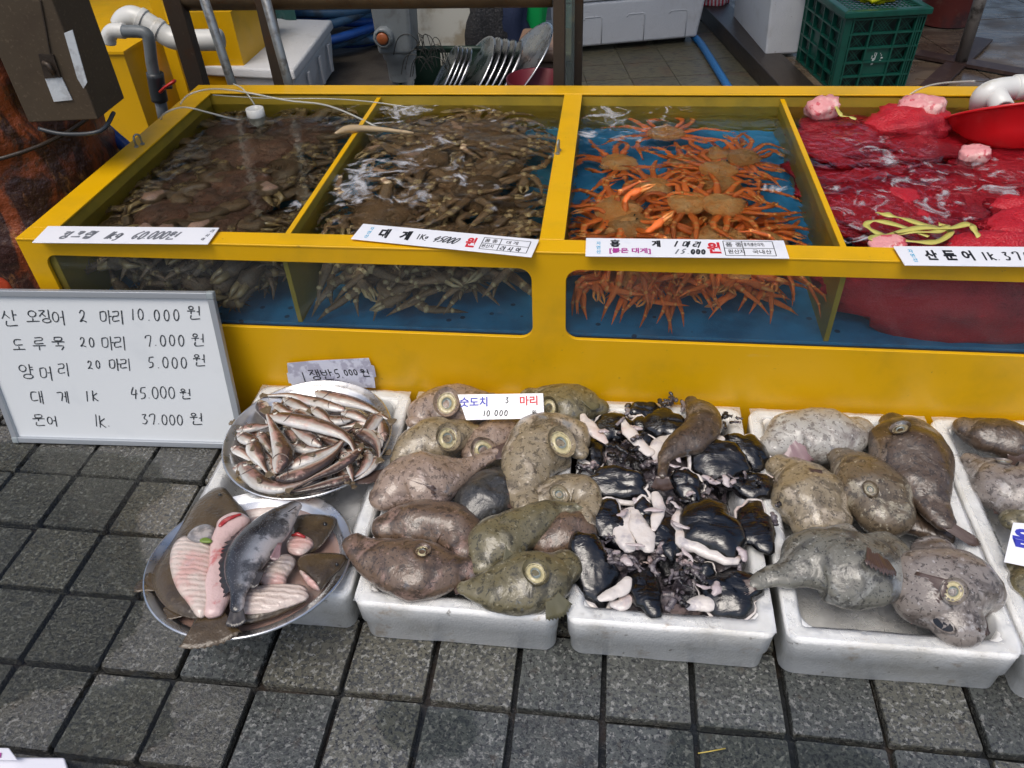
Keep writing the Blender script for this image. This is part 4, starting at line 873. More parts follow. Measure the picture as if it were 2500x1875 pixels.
lump(Z4, s4, 'broad ash grey lumpsucker with open mouth in the front right corner of its box', 'ash', [(1150, 1000, 120), (1170, 1060, 215), (1190, 1160, 265), (1220, 1280, 230), (1270, 1370, 130)], .15, .68, dsc=(1245, 1195, 56), mouth=(1190, 1385, 62, 30, 60), fins=[(1010, 1110, 90, 60, 150, 70, 150, 'dark'), (1420, 1330, 40, 60, 90, 60, 110, 'dark')])
lump(Z4, s4, 'black backed lumpsucker at the back of the rightmost box', 'choc', [(1320, 250, 60), (1440, 290, 105), (1600, 330, 110), (1760, 350, 90)], .15)
lump(Z4, s4, 'tan lumpsucker with a bulging head in the rightmost box', 'ash', [(1365, 450, 60), (1430, 500, 95), (1540, 590, 160), (1680, 630, 170), (1790, 640, 130)], .14, dsc=(1540, 450, 34, m_disco))
lump(Z4, s4, 'brown striped lumpsucker behind the white card at the right edge', 'olive', [(1600, 790, 60), (1700, 760, 90), (1820, 760, 90)], .135)
lump(Z4, s4, 'dark lumpsucker below the white card at the right edge', 'olive', [(1610, 1080, 60), (1700, 1160, 120), (1850, 1220, 140)], .13)

# ------------------------------------------------------------------ black skinned fish pieces
m_skin = M('black_fish_skin', (.002, .002, .003), .12, layers=[((.014, .010, .006), 'noise', 12, .55, .7, .6)], bump=[('noise', 16, .0022, (1, 2.6, 1), 1.8)], coat=1, coatr=.03, rnd=True)
m_flesh = M('pale_fish_flesh', (.74, .68, .63), .32, rnd=True, layers=[((.62, .34, .30), 'noise', 9, .52, .72, .6), ((.34, .32, .36), 'noise', 24, .52, .68, .6)], bump=[('noise', 40, .004)], coat=.5)
m_guts = M('grey_offal', (.22, .19, .20), .2, rnd=True, layers=[((.05, .04, .05), 'noise', 22, .40, .52, .9), ((.50, .38, .36), 'noise', 20, .56, .66, .85), ((.006, .006, .008), 'noise', 14, .50, .56, .95)], bump=[('noise', 45, .006), ('noise', 110, .002)], coat=.6)
def piece(label, cx, cy, rx, ry, rot, z, flesh=None, tilt=.35, kind=None):
    """half of a gutted fish: a cupped black skin with a thick pale cut rim"""
    c = P(*Z3(cx, cy), z); k = .3737 * MP(c); a0 = math.radians(rot); rr = random.Random(int(cx + cy))
    t = thing('fish_piece', label, 'fish piece', c, 'black skinned fish pieces in the box')
    ex = (P(*Z3(cx + 50, cy), z) - c).normalized(); ey = V((0, 0, 1)).cross(ex)
    n, K = 30, 8; vs = []; cs_, sn = math.cos(a0), math.sin(a0); RX, RY = rx * k * 1.26, ry * k * 1.46; hh = min(RX, RY) * rr.uniform(.34, .50); tilt = rr.uniform(-.25, .5); ph = rr.uniform(0, 6)
    for kk in range(K + 1):
        s = 1 - kk / K
        for j in range(n):
            a = 2 * math.pi * j / n; w_ = 1 + .12 * math.sin(2 * a + ph) + .08 * math.sin(3 * a + ph * 3) + .07 * s * math.sin(5 * a + ph * 2) + .05 * s * math.sin(9 * a + ph)
            x, y = math.cos(a) * RX * s * w_, math.sin(a) * RY * s * w_
            q = ex * (x * cs_ - y * sn) + ey * (x * sn + y * cs_)
            zz = hh * max(0, 1 - s ** 2.6) ** .55 + tilt * y + .0045 * fbm(c + q, 30, ph)
            q = c + q + V((0, 0, zz)) - V((0, 0, .004)); vs.append(q + V((0, 0, s ** .5 * (.005 * abs(noise.noise(V((q.x * 30 + ph, q.y * 90, ph)))) + .0025 * noise.noise(V((q.x * 120, q.y * 60, ph)))))))
    fs = [(kk * n + j, kk * n + (j + 1) % n, (kk + 1) * n + (j + 1) % n, (kk + 1) * n + j) for kk in range(K) for j in range(n)]
    fs.append(tuple(K * n + j for j in range(n)))
    lo = len(vs)
    vs += [V((v.x, v.y, v.z - .004)) * 1.0 for v in vs[:n]]; fs += [(lo + j, lo + (j + 1) % n, (j + 1) % n, j) for j in range(n)]
    put('skin', vs, fs, m_skin, t)
    # cut rim of flesh
    ring = [vs[j] for j in range(n)]; g = G(); arc = ring + ring[:2]
    f0, f1 = (flesh or (.5, 1.0))[:2]; i0, i1 = int(f0 * n), int(f1 * n); wd = (flesh or (0, 0, 16))[2] * k
    seg = [ring[i % n] for i in range(i0, i1 + 1)]
    sg = [s_ + (s_ - c).normalized() * wd * .25 - V((0, 0, wd * .2)) for s_ in seg]; m_ = len(sg)
    if m_ > 3:
        rs = [wd * 1.15 * (.25 + .75 * math.sin(math.pi * i / (m_ - 1)) ** .7) * (1 + .25 * noise.noise(p * 50)) for i, p in enumerate(sg)]
        g.tube(sg, rs, 9, flat=.7); g.put('flesh', m_flesh, t, True)
    return t
PC = [('dull black piece at the back left of the black fish box', 365, 325, 105, 90, 10, .15, (.05, .45, 10)),
 ('upright black piece with a grey frill next to the upright lumpsucker', 215, 460, 75, 100, 20, .145, (.2, .8, 14)),
 ('small glossy black piece beside the dull brownish one', 575, 370, 85, 85, 0, .15, (.1, .5, 8)),
 ('brownish black oval piece at the back centre of the box', 715, 315, 125, 92, 15, .165, (.55, .95, 8)),
 ('black piece at the back edge with a pale strand across it', 570, 215, 80, 45, 20, .155, (.4, .9, 9)),
 ('wide wrinkled black piece in the upper right with a grey lip on its left', 1050, 540, 170, 100, -10, .175, (.35, .72, 14)),
 ('black piece against the right rim of the box', 1245, 490, 100, 115, 30, .155, (.7, 1.2, 10)),
 ('long black piece with a thick pale blue lower lip', 380, 700, 190, 75, -12, .165, (.5, 1.08, 20)),
 ('small rough black piece under the limp tail', 850, 715, 90, 85, 20, .165, (.9, 1.3, 14)),
 ('round glossy black piece left of the pale white fillet', 350, 960, 110, 120, 0, .155, (.1, .4, 8)),
 ('narrow dark piece standing between two pale fillets', 575, 900, 62, 95, -15, .165, (.2, .45, 12)),
 ('narrow glossy black piece in the middle with a bluish sheen', 705, 1040, 78, 135, 5, .165, (.35, .7, 14)),
 ('largest glossy black piece with a broad white lower lip', 1010, 975, 175, 150, -20, .180, (.46, .92, 42)),
 ('tall wrinkled black piece at the right rim below the middle', 1300, 965, 100, 150, -10, .160, (.15, .6, 10)),
 ('large round black piece in the front left corner of the box', 240, 1250, 130, 145, 20, .155, (.55, .92, 22)),
 ('black piece in the front centre beside the cream fillet', 575, 1380, 95, 140, 0, .145, (.1, .3, 10)),
 ('big black piece in the front right corner with a thin white edge', 1135, 1410, 165, 125, -15, .145, (.5, 1.0, 10)),
 ('small black piece in front of the broad white lip', 930, 1270, 80, 55, 0, .15, (.0, .4, 8)),
 ('black piece lying low at the left of the box', 330, 820, 90, 50, 0, .13, (.1, .4, 8)),
 ('black piece with a grey film across it near the right rim', 1260, 700, 130, 90, -10, .150, (.0, .5, 12))]
for q in PC: piece(q[0], *q[1:7], flesh=q[7])
def fillet(label, pts, z, m=m_flesh, flat=.42):
    cs = [P(*Z3(a, b), z) for a, b, r in pts]; t = thing('fish_fillet', label, 'fish piece', cs[0], 'pale fillets among the black pieces')
    loft(cs, [r * 1.12 * .3737 * MP(c) for (a, b, r), c in zip(pts, cs)], m, 'flesh', t, flat, 16, 6, amp=.006, freq=34, seed=z * 50, cap=.6)
fillet('thick white fillet curving down at the left centre of the box', [(500, 870, 30), (440, 930, 50), (430, 1030, 60), (480, 1120, 45)], .165)
fillet('pinkish white fillet right beside the thick white one', [(510, 880, 30), (540, 980, 60), (580, 1070, 62), (600, 1130, 35)], .172)
fillet('cream striped fillet at the front edge of the box', [(280, 1450, 22), (350, 1420, 38), (430, 1380, 50), (470, 1320, 25)], .155)
fillet('flat cream slab of flesh at the very front of the box', [(360, 1480, 25), (420, 1490, 40), (470, 1440, 30)], .14)
fillet('pink streaked fillet below the brown lumpsucker head', [(760, 390, 25), (700, 430, 55), (650, 480, 50), (650, 540, 22)], .17)
fillet('grey translucent lobe of flesh at the front rim of the box', [(860, 1500, 35), (930, 1480, 60), (1010, 1480, 45)], .145)
fillet('white triangular flap of flesh near the right rim', [(960, 460, 16), (1020, 430, 32), (1080, 400, 20)], .175)
fillet('pale flap of flesh at the back left beside the olive lumpsucker', [(170, 250, 18), (200, 310, 42), (260, 370, 42), (320, 430, 16)], .175)
fillet('tall greyish flap standing in the middle of the box', [(640, 760, 22), (665, 850, 38), (650, 930, 32), (630, 1000, 15)], .18)
fillet('pointed pale flap near the back centre of the box', [(430, 280, 15), (470, 360, 38), (540, 440, 34), (610, 500, 34)], .175)
# gutted brown lumpsucker with its tail hanging in the middle
lump(Z3, .3737, 'brown gutted lumpsucker lying on the black pieces with its tail pointing down', 'choc', [(885, 165, 45), (930, 220, 80), (960, 300, 95), (900, 390, 105), (800, 450, 80), (710, 520, 42), (690, 600, 30), (690, 640, 28)], .19, fins=[(690, 650, 0, 80, 80, 70, 110, 'dark', 'tail_fin'), (860, 240, -60, 30, 90, 40, 50, 'dark')])
g = G(); rr = random.Random(9)
for _ in range(150):
    x, y = rr.choice([(450, 520, 90, 60), (430, 440, 60, 60), (540, 480, 90, 90), (520, 250, 170, 70), (1080, 280, 150, 60), (1000, 690, 130, 60), (870, 800, 150, 60), (700, 840, 80, 60), (300, 1130, 100, 70), (430, 1200, 60, 60), (600, 1190, 120, 60), (800, 1330, 90, 110), (870, 1250, 80, 60), (240, 590, 110, 40), (350, 610, 80, 40), (1250, 660, 90, 60), (1400, 860, 50, 40), (1200, 1180, 60, 70), (750, 170, 110, 50), (600, 560, 80, 40), (520, 1250, 60, 40), (800, 1450, 60, 60), (1180, 260, 70, 50)])[:2] if False else (0, 0)
    a = rr.choice([(450, 520, 90, 60), (430, 440, 60, 60), (540, 480, 90, 90), (520, 250, 170, 70), (1080, 280, 150, 60), (1000, 690, 130, 60), (870, 800, 150, 60), (700, 840, 80, 60), (300, 1130, 100, 70), (430, 1200, 60, 60), (600, 1190, 120, 60), (800, 1330, 90, 110), (870, 1250, 80, 60), (240, 590, 110, 40), (1250, 660, 90, 60), (1400, 860, 40, 40), (1200, 1180, 50, 60), (750, 170, 110, 40), (600, 560, 80, 40), (800, 1450, 60, 50), (1180, 260, 70, 50)])
    x, y = rr.gauss(a[0], a[2] * .5), rr.gauss(a[1], a[3] * .5); z = rr.uniform(.14, .185); c = P(*Z3(x, y), z)
    an = rr.uniform(0, 6.3); L = rr.uniform(.010, .035); q = [c]
    for k in range(3): an += rr.uniform(-.9, .9); q.append(q[-1] + V((math.cos(an), math.sin(an), rr.uniform(-.5, .3))) * L * .4)
    r_ = rr.uniform(.0035, .0085); g.tube(smoothpath(q, 3), [r_ * rr.uniform(.5, 1.2) for _ in range(10)], 7, flat=.7)
g2 = G(); rs_ = random.Random(31)
for _ in range(34):
    x, y = rs_.uniform(260, 1200), rs_.uniform(230, 1380)
    if 250 < x < 1250 and rs_.random() < .25: continue
    c = P(*Z3(x, y), rs_.uniform(.165, .195)); an = rs_.uniform(0, 6.3); L = rs_.uniform(.02, .045); q = [c]
    for k in range(3): an += rs_.uniform(-.7, .7); q.append(q[-1] + V((math.cos(an), math.sin(an), rs_.uniform(-.35, .1))) * L * .4)
    r_ = rs_.uniform(.003, .0085); g2.tube(smoothpath(q, 3), [r_ * (.25 + math.sin(math.pi * (i_ + .5) / 10)) * rs_.uniform(.8, 1.25) for i_ in range(10)], 7, flat=.45)
o = g2.put('flesh_scraps', M('scrap_flesh', (.50, .42, .42), .3, layers=[((.62, .56, .54), 'noise', 25, .5, .64, .8), ((.16, .13, .15), 'noise', 30, .54, .66, .7)], bump=[('noise', 60, .003)], coat=.6), None, True, V((1.385, .45, .17))); tag(o, 'pale torn scraps of flesh strewn over the black fish pieces', 'offal', kind='stuff')
o = g.put('offal', m_guts, None, True, V((1.385, .45, .16))); tag(o, 'grey and pink offal scattered between the black fish pieces', 'offal', kind='stuff')

vs = []; b = BX[2]; nx, ny = 60, 80
for j in range(ny + 1):
    for i in range(nx + 1):
        x = b[0] + .034 + (b[1] - b[0] - .068) * i / nx; y = b[2] + .05 + (b[3] - b[2] - .09) * j / ny
        e = min((x - b[0] - .034), (b[1] - .034 - x), (y - b[2] - .05), (b[3] - .04 - y)); f = min(1, e / .03)
        q = V((x, y, 0)); vs.append(V((x, y, .07 + f * (.05 + .035 * fbm(q, 14, 2) + .012 * abs(noise.noise(q * 70)) + .006 * noise.noise(q * 130)))))
fs = [(j * (nx + 1) + i, j * (nx + 1) + i + 1, (j + 1) * (nx + 1) + i + 1, (j + 1) * (nx + 1) + i) for j in range(ny) for i in range(nx)]
o = put('offal', vs, fs, m_guts, None, True, None, V((1.385, .45, .1))); tag(o, 'wet mass of offal lying under the black fish pieces', 'offal', kind='stuff')

# ------------------------------------------------------------------ round trays
def tray(label, c, r, nrm, depth=.028, group='round aluminium trays at the front'):
    t = thing('round_tray', label, 'tray', c, group)
    n = V(nrm).normalized(); x = n.orthogonal().normalized(); y = n.cross(x)
    mt = Matrix.Translation(c) @ Matrix((x, y, n)).transposed().to_4x4()
    G().rev([(.001, -depth), (r * .78, -depth), (r * .84, -depth * .85), (r * .89, -depth * .25), (r * .93, -.004), (r * .985, .0), (r, .002), (r * 1.006, -.001), (r * 1.0, -.005), (r * .985, -.004), (r * .93, -.007), (r * .88, -depth * .4), (r * .82, -depth - .001), (.001, -depth - .0015)], 72, mt).put('dish', m_alu, t, True)
    rr = G(); rr.tube([mt @ V((r * 1.0 * math.cos(a), r * 1.0 * math.sin(a), -.001)) for a in [2 * math.pi * k / 72 for k in range(73)]], .003, 6, False); rr.put('rolled_rim', m_alu, t, True)
    return t, mt
T1c = V((.506, .565, .176)); tray('round aluminium tray heaped with small silver brown fish', T1c, .207, (0, -.02, 1))
T2c = V((.497, .195, .168)); T2n = V((.02, .12, 1)).normalized(); tray('round aluminium tray with opened flatfish and a black rockfish', T2c, .214, T2n, .042)
# bloody water in the second tray
x = T2n.orthogonal().normalized(); y = T2n.cross(x); mt2 = Matrix.Translation(T2c - T2n * .024) @ Matrix((x, y, T2n)).transposed().to_4x4()
m_bw = M('pinkish_water', (.42, .27, .22), .05, alpha=.62, layers=[((.45, .18, .13), 'noise', 9, .5, .7, .7)], bump=[('noise', 12, .002)])
q = G().rev([(.19, 0), (.12, .0), (.06, .0), (.001, 0)], 48, mt2); o = put('water', q.v, q.f, m_bw, None, True, None, T2c); tag(o, kind='structure')
# small sandfish
m_sand = M('sandfish_skin', (.50, .46, .40), .26, metal=.08, rnd=True, layers=[((.30, .16, .11), 'cosv', 60, -.30, .15, .9), ((.075, .040, .026), 'cosv', 45, .12, .42, .95), ((.30, .26, .08), 'noise', 30, .62, .75, .45), ((.50, .27, .22), 'noise', 22, .52, .66, .6), ((.03, .02, .016), 'cosv', 90, .70, 1.0, .9), ((.86, .86, .84), 'cosv', 30, -.35, -.75, .7)], bump=[('noise', 90, .0014, (1, 1, 1)), ('noise', 30, .003)], coat=.55, hv=.3)
m_sandh = M('sandfish_head', (.44, .38, .33), .25, metal=.2, rnd=True, layers=[((.10, .06, .045), 'cosv', 60, .3, .9, .9), ((.55, .22, .20), 'noise', 50, .55, .7, .6)], bump=[('noise', 120, .002)], coat=.5)
m_eyew = M('fish_eye_silver', (.66, .62, .52), .2, coat=.7)
m_sfin = M('sandfish_fin', (.12, .08, .05), .35, layers=[((.30, .26, .14), 'uvwave', 7, .5, .9, .5)], coat=.4)
ZS = lambda x, y: (500 + .22604 * x, 900 + .22604 * y)
def sandfish(label, pts, r, z, sgn=1, tail=True, k=1):
    cs = [P(*ZS(a, b), z + (i % 2) * .002) for i, (a, b) in enumerate(pts)]
    cs = smoothpath(cs, 4); n = len(cs)
    prof = [(0, .50), (.06, .72), (.16, .93), (.30, 1.0), (.5, .82), (.7, .50), (.85, .28), (1, .20)]
    def pr(s):
        for (a, b), (c, d) in zip(prof, prof[1:]):
            if s <= c: return b + (d - b) * (s - a) / (c - a)
        return .2
    R_ = r * .22604 * MP(cs[0]) * 1.12; rad = [R_ * pr(i / (n - 1)) for i in range(n)]
    t = thing('sandfish', label, 'fish', cs[n // 3], 'small silver brown fish heaped in the round tray')
    body, bvh = loft(cs, rad, m_sand, 'body', t, .62, 14, 1, sgn=sgn, amp=.0008, freq=60, seed=r)
    d = (cs[1] - cs[0]).normalized(); sd_ = d.cross(V((0, 0, 1))).normalized() * sgn
    for zs in (1,):
        h = bvh.ray_cast(cs[0] + d * R_ * .30 + sd_ * R_ * .16 + V((0, 0, .08)), V((0, 0, -1)))
        if h[0] is not None:
            e = R_ * .23; mt = Matrix.Translation(h[0]) @ h[1].to_track_quat('Z', 'Y').to_matrix().to_4x4()
            o = G().rev([(e * 1.1, -e * .3), (e, e * .25), (e * .7, e * .38), (.0002, e * .40)], 12, mt).put('eye', m_eyew, t, True)
            q = G().rev([(e * .52, e * .36), (e * .45, e * .5), (.0001, e * .52)], 10, mt); put('pupil', q.v, q.f, m_blk, o)
    # gill cover plate
    g_ = cs[max(1, int(n * .19))]; h = bvh.ray_cast(g_ + V((0, 0, .08)), V((0, 0, -1)))
    if h[0] is not None:
        ar = []
        for i in range(9):
            a = -1.25 + 2.5 * i / 8; q0 = g_ + d * (-R_ * .55 + R_ * .55 * math.cos(a)) + sd_ * (R_ * .80 * math.sin(a)); hh = bvh.ray_cast(q0 + V((0, 0, .08)), V((0, 0, -1)))
            if hh[0] is not None: ar.append(hh[0] + V((0, 0, .0002)))
        if len(ar) > 4: G().tube(ar, [R_ * .03 + R_ * .055 * math.sin(math.pi * i / (len(ar) - 1)) for i in range(len(ar))], 5).put('gill_cover', m_sandh, t, True)
    if tail: dt = (cs[-1] - cs[-2]).normalized(); fan(cs[-1], dt, V((0, 0, 1)), R_ * 1.3, R_ * .35, R_ * 1.3, m_sfin, 'tail_fin', t, 5, .05, r)
    if k: c = cs[int(n * .3)]; dd = (cs[int(n * .5)] - c).normalized(); hh = bvh.ray_cast(c + V((0, 0, .08)), V((0, 0, -1)));
    if k and hh[0] is not None: fan(hh[0], dd - sd_ * .45, hh[1], R_ * .95, R_ * .2, R_ * .55, m_sfin, 'pectoral_fin', t, 4, .1, r)
SF = [
 ('silver fish along the top right rim with its head at the top', [(1220, 262), (1400, 320), (1620, 370), (1800, 440), (1970, 540)], 78, .186, -1),
 ('fish stretched along the top rim with its head pointing right', [(1480, 435), (1300, 385), (1100, 335), (900, 285), (690, 290)], 70, .182, 1),
 ('short fish under the top one with its eye at the upper left', [(875, 325), (1000, 390), (1130, 450), (1250, 500)], 66, .176, -1),
 ('dark headed fish sticking up at the upper left of the heap', [(600, 365), (640, 450), (700, 540), (750, 620)], 68, .188, 1),
 ('long brown fish lying on top across the middle of the heap', [(735, 515), (930, 550), (1150, 595), (1350, 655), (1500, 720), (1580, 800), (1620, 890)], 90, .204, -1),
 ('fish hanging head down over the heap with a large silver gill', [(800, 1085), (850, 930), (810, 800), (740, 640), (680, 500)], 108, .206, 1),
 ('fish peeking out near the top with only its head showing', [(1175, 430), (1260, 490), (1340, 560), (1400, 620)], 58, .186, -1),
 ('brown fish right of centre with its eye turned up', [(1545, 555), (1400, 560), (1280, 520), (1180, 480)], 66, .180, 1),
 ('brown headed fish at the right with its body going down left', [(1885, 495), (1810, 590), (1740, 700), (1700, 800)], 72, .186, 1),
 ('thin dark fish at the left rim with a pale ring eye', [(370, 665), (500, 640), (640, 625), (720, 600)], 55, .182, -1),
 ('pink cheeked fish at the left rim below the thin dark one', [(380, 715), (470, 770), (580, 800), (680, 850)], 70, .184, -1),
 ('pale bellied fish in the lower left with a yellow flank', [(510, 790), (550, 900), (610, 1010), (670, 1110)], 84, .194, -1),
 ('purplish headed fish at the far left rim', [(310, 860), (400, 900), (490, 970), (580, 1040)], 58, .178, -1),
 ('long silver fish curving along the bottom left rim', [(420, 1060), (520, 1170), (650, 1260), (830, 1290), (1020, 1240), (1200, 1150)], 92, .190, -1),
 ('large white bellied fish lying diagonally below the centre', [(810, 1190), (950, 1170), (1120, 1110), (1300, 1010), (1420, 900), (1490, 800)], 88, .198, 1),
 ('brown and gold fish behind the white bellied one', [(930, 1055), (1080, 990), (1250, 930), (1400, 850), (1490, 770)], 78, .190, -1),
 ('dark fish with a red gill just left of the centre', [(1235, 820), (1130, 750), (1020, 690), (940, 640)], 74, .192, 1),
 ('pale fish tucked under the centre with a wide gill', [(965, 830), (1080, 860), (1210, 870), (1320, 850)], 66, .182, -1),
 ('silver fish arching at the right below the dark head', [(1640, 690), (1760, 740), (1850, 830), (1880, 950)], 80, .192, 1),
 ('fish facing down at the right rim with a round white eye', [(1890, 830), (1840, 740), (1790, 680), (1700, 640)], 62, .184, -1),
 ('silver cheeked fish pressed on the right rim', [(1940, 760), (1930, 660), (1900, 570), (1850, 520)], 60, .180, 1),
 ('slim brown fish running from the right down to the bottom left', [(1680, 880), (1560, 980), (1400, 1085), (1180, 1180), (960, 1290)], 62, .200, -1),
 ('brown striped fish along the bottom rim', [(1600, 1180), (1380, 1235), (1120, 1300), (860, 1345)], 58, .184, -1),
 ('dark fish bent along the lower right of the heap', [(1750, 900), (1750, 1010), (1690, 1110), (1580, 1190)], 62, .184, 1),
 ('silver flanked fish at the lower right rim', [(1850, 960), (1800, 1050), (1700, 1150), (1600, 1210)], 55, .178, 1),
 ('small tail first fish pointing down at the bottom right', [(1550, 1000), (1570, 1080), (1590, 1160), (1600, 1220)], 36, .196, -1),
 ('silver grey fish under the head down one on its left', [(600, 700), (660, 800), (720, 890), (760, 980)], 62, .182, -1),
 ('silver fish under the heap between centre and right', [(1300, 780), (1400, 740), (1510, 700), (1600, 640)], 55, .180, 1),
 ('brown snouted fish peeping out right of the centre', [(1660, 1020), (1660, 940), (1640, 860), (1600, 800)], 58, .182, 1),
 ('deep lying fish at the lower centre of the heap', [(760, 1150), (740, 1040), (700, 960), (640, 900)], 66, .176, 1),
 ('small dark fish behind the upper left head', [(760, 380), (840, 440), (930, 480), (1010, 520)], 50, .178, -1),
 ('deep lying fish under the long brown one', [(1050, 640), (1180, 690), (1300, 740), (1420, 800)], 60, .180, -1),
 ('grey fish behind the right hand heads near the rim', [(1500, 480), (1620, 500), (1740, 560), (1830, 620)], 58, .176, -1),
 ('bottom fish seen only as a belly near the lower rim', [(1100, 1330), (1260, 1300), (1420, 1250), (1560, 1200)], 46, .170, 1)]
for i, q in enumerate(SF): sandfish(*q, k=i % 2)
rr = random.Random(21)
for i in range(38):
    a = rr.uniform(0, 6.28); d_ = math.sqrt(rr.random()); x, y = 1120 + 760 * d_ * math.cos(a), 780 + 470 * d_ * math.sin(a); h = rr.uniform(0, 6.28); L = rr.uniform(300, 420); b = rr.uniform(-.5, .5)
    sandfish('small fish buried under others in the heap on the round tray', [(x + L * (t_ - .5) * math.cos(h + b * (t_ - .5)), y + L * .62 * (t_ - .5) * math.sin(h + b * (t_ - .5))) for t_ in (0, .33, .66, 1)], rr.uniform(50, 72), rr.uniform(.158, .180), rr.choice((-1, 1)), k=0)

# flatfish, rockfish and fillets in the second tray
m_brownf = M('flatfish_brown_skin', (.085, .058, .030), .25, layers=[((.045, .03, .017), 'noise', 16, .45, .65, .8), ((.16, .11, .06), 'noise', 50, .58, .72, .5)], bump=[('noise', 130, .0015), ('noise', 20, .003)], coat=.6)
m_white = M('flatfish_white_flesh', (.68, .57, .50), .3, layers=[((.52, .36, .32), 'wavey', 22, .60, .98, .22, (1, 1, 1), 3.0), ((.62, .32, .28), 'noise', 9, .50, .66, .75), ((.46, .45, .52), 'noise', 12, .60, .74, .4), ((.42, .03, .03), 'noise', 24, .70, .76, .8)], bump=[('wavey', 24, .0012, (1, 1, 1), 3.0), ('noise', 26, .005), ('noise', 70, .0015)], coat=.6)
m_bone = M('flatfish_backbone', (.70, .50, .47), .3, layers=[((.55, .12, .12), 'noise', 22, .58, .70, .8)], bump=[('noise', 60, .003)], coat=.5)
m_blood = M('blood_red_tissue', (.40, .03, .03), .2, layers=[((.60, .22, .20), 'noise', 40, .5, .7, .7)], coat=.6)
m_rock = M('rockfish_skin', (.035, .036, .042), .24, layers=[((.30, .32, .36), 'cosv', 30, -.85, -.25, .0), ((.34, .36, .40), 'cosv', 26, .55, -.35, .8), ((.45, .40, .38), 'cosv', 40, .0, -.8, .8), ((.012, .012, .014), 'noise', 14, .50, .62, .8), ((.30, .31, .33), 'voronoi', 240, .30, .12, .45), ((.02, .02, .024), 'noise', 40, .52, .62, .6), ((.50, .36, .30), 'noise', 8, .66, .76, .35)], bump=[('voronoi', 300, .0003), ('noise', 24, .001)], coat=.5, coatr=.15)
m_rfin = M('rockfish_fin', (.018, .016, .018), .35, layers=[((.09, .08, .08), 'uvwave', 9, .5, .9, .6)], coat=.4)
ZF = lambda x, y: (300 + .36166 * x, 1000 + .36166 * y)
def PT(x, y, h=0.0):                                     # on the tilted plane of the second tray
    d = ray(*ZF(x, y)); o_ = T2c + T2n * h; return CAM + d * ((o_ - CAM).dot(T2n) / d.dot(T2n))
def outl(pts, h): return spline_outline([PT(a, b, h) for a, b in pts], 4)
t = thing('flatfish', 'large opened brown flatfish with white flesh up hanging over the left tray rim', 'fish', T2c + V((-.12, 0, .02)))
slab(outl([(600, 540), (680, 525), (740, 590), (850, 720), (845, 800), (760, 900), (730, 1100), (720, 1230), (700, 1330), (620, 1400), (500, 1410), (400, 1390), (290, 1330), (215, 1230), (195, 1120), (250, 1010), (330, 890), (420, 740), (480, 640)], .004), [PT(640, 620, .004), PT(560, 900, .004), PT(480, 1200, .004), PT(560, 1360, .004)], .013, m_brownf, 'body', t)
slab(outl([(345, 905), (420, 850), (505, 895), (590, 900), (610, 1000), (600, 1200), (580, 1330), (545, 1392), (495, 1390), (440, 1310), (370, 1220), (330, 1120), (316, 1010)], .018), [PT(440, 960, .018), PT(470, 1150, .018), PT(530, 1330, .018)], .010, m_white, 'fillet', t)
slab(outl([(650, 740), (760, 690), (840, 720), (845, 760), (740, 860), (700, 960), (705, 1120), (730, 1230), (690, 1330), (650, 1385), (555, 1392), (560, 1280), (550, 1180), (580, 1060), (590, 900), (625, 800)], .019), [PT(730, 770, .019), PT(650, 900, .019), PT(620, 1100, .019), PT(620, 1320, .019)], .012, m_bone, 'backbone_side', t)
G().tube(smoothpath([PT(650, 790, .032), PT(690, 750, .033), PT(740, 725, .033), PT(800, 705, .031)], 4), [.003, .005, .006, .007, .007, .006, .007, .006, .006, .005, .004, .004, .002], 7, flat=.5).put('torn_gut', m_blood, t, True)
slab(outl([(430, 860), (480, 800), (560, 770), (620, 800), (610, 860), (560, 900), (480, 895)], .024), [PT(480, 850, .024), PT(570, 840, .024)], .008, M('gill_cavity', (.20, .19, .19), .2, layers=[((.5, .45, .42), 'noise', 30, .5, .65, .8)], coat=.6), 'gill_cavity', t)
e = PT(655, 575, .020); G().rev([(.004, 0), (.0035, .002), (.0002, .003)], 12, Matrix.Translation(e)).put('eye', m_blk, t, True)
slab(outl([(520, 880), (560, 862), (600, 880), (590, 898), (530, 896)], .032), [PT(540, 882, .032), PT(580, 884, .032)], .003, M('leaf_green', (.16, .24, .04), .4), 'green_scrap', t)
cb = PT(590, 1390, .012); ce = PT(595, 1600, .0); fan(cb, ce - cb, T2n, (ce - cb).length * 1.02, .055, .118, m_brownf, 'tail_fin', t, 10, .04, 1)
cb = PT(430, 1370, .0); ce = PT(250, 1370, -.01); fan(cb, ce - cb, T2n, (ce - cb).length, .02, .05, m_brownf, 'side_fin', t, 6, .02, 2)
cb = PT(250, 1200, .0); ce = PT(110, 1160, -.002); fan(cb, ce - cb, T2n, (ce - cb).length, .02, .055, m_brownf, 'side_fin', t, 6, .02, 3)
def flat(label, brown, bs, white, ws, hb, extra=None):
    t = thing('flatfish', label, 'fish', PT(*bs[0], hb), 'opened brown flatfish in the lower tray')
    slab(outl(brown, hb), [PT(*q, hb) for q in bs], .012, m_brownf, 'body', t)
    if white: slab(outl(white, hb + .010), [PT(*q, hb + .010) for q in ws], .010, m_white, 'fillet', t)
    return t
t = flat('brown flatfish head at the back right of the tray with a cut pink end', [(1180, 720), (1300, 705), (1420, 720), (1435, 760), (1400, 830), (1330, 920), (1250, 960), (1150, 920), (1140, 800)], [(1200, 780), (1280, 830)], [(1120, 960), (1105, 900), (1150, 850), (1210, 840), (1285, 890), (1250, 950), (1190, 980)], [(1150, 910), (1230, 910)], .0)
e = PT(1365, 775, .010); G().rev([(.005, 0), (.004, .003), (.0002, .004)], 12, Matrix.Translation(e)).put('eye', m_blk, t, True)
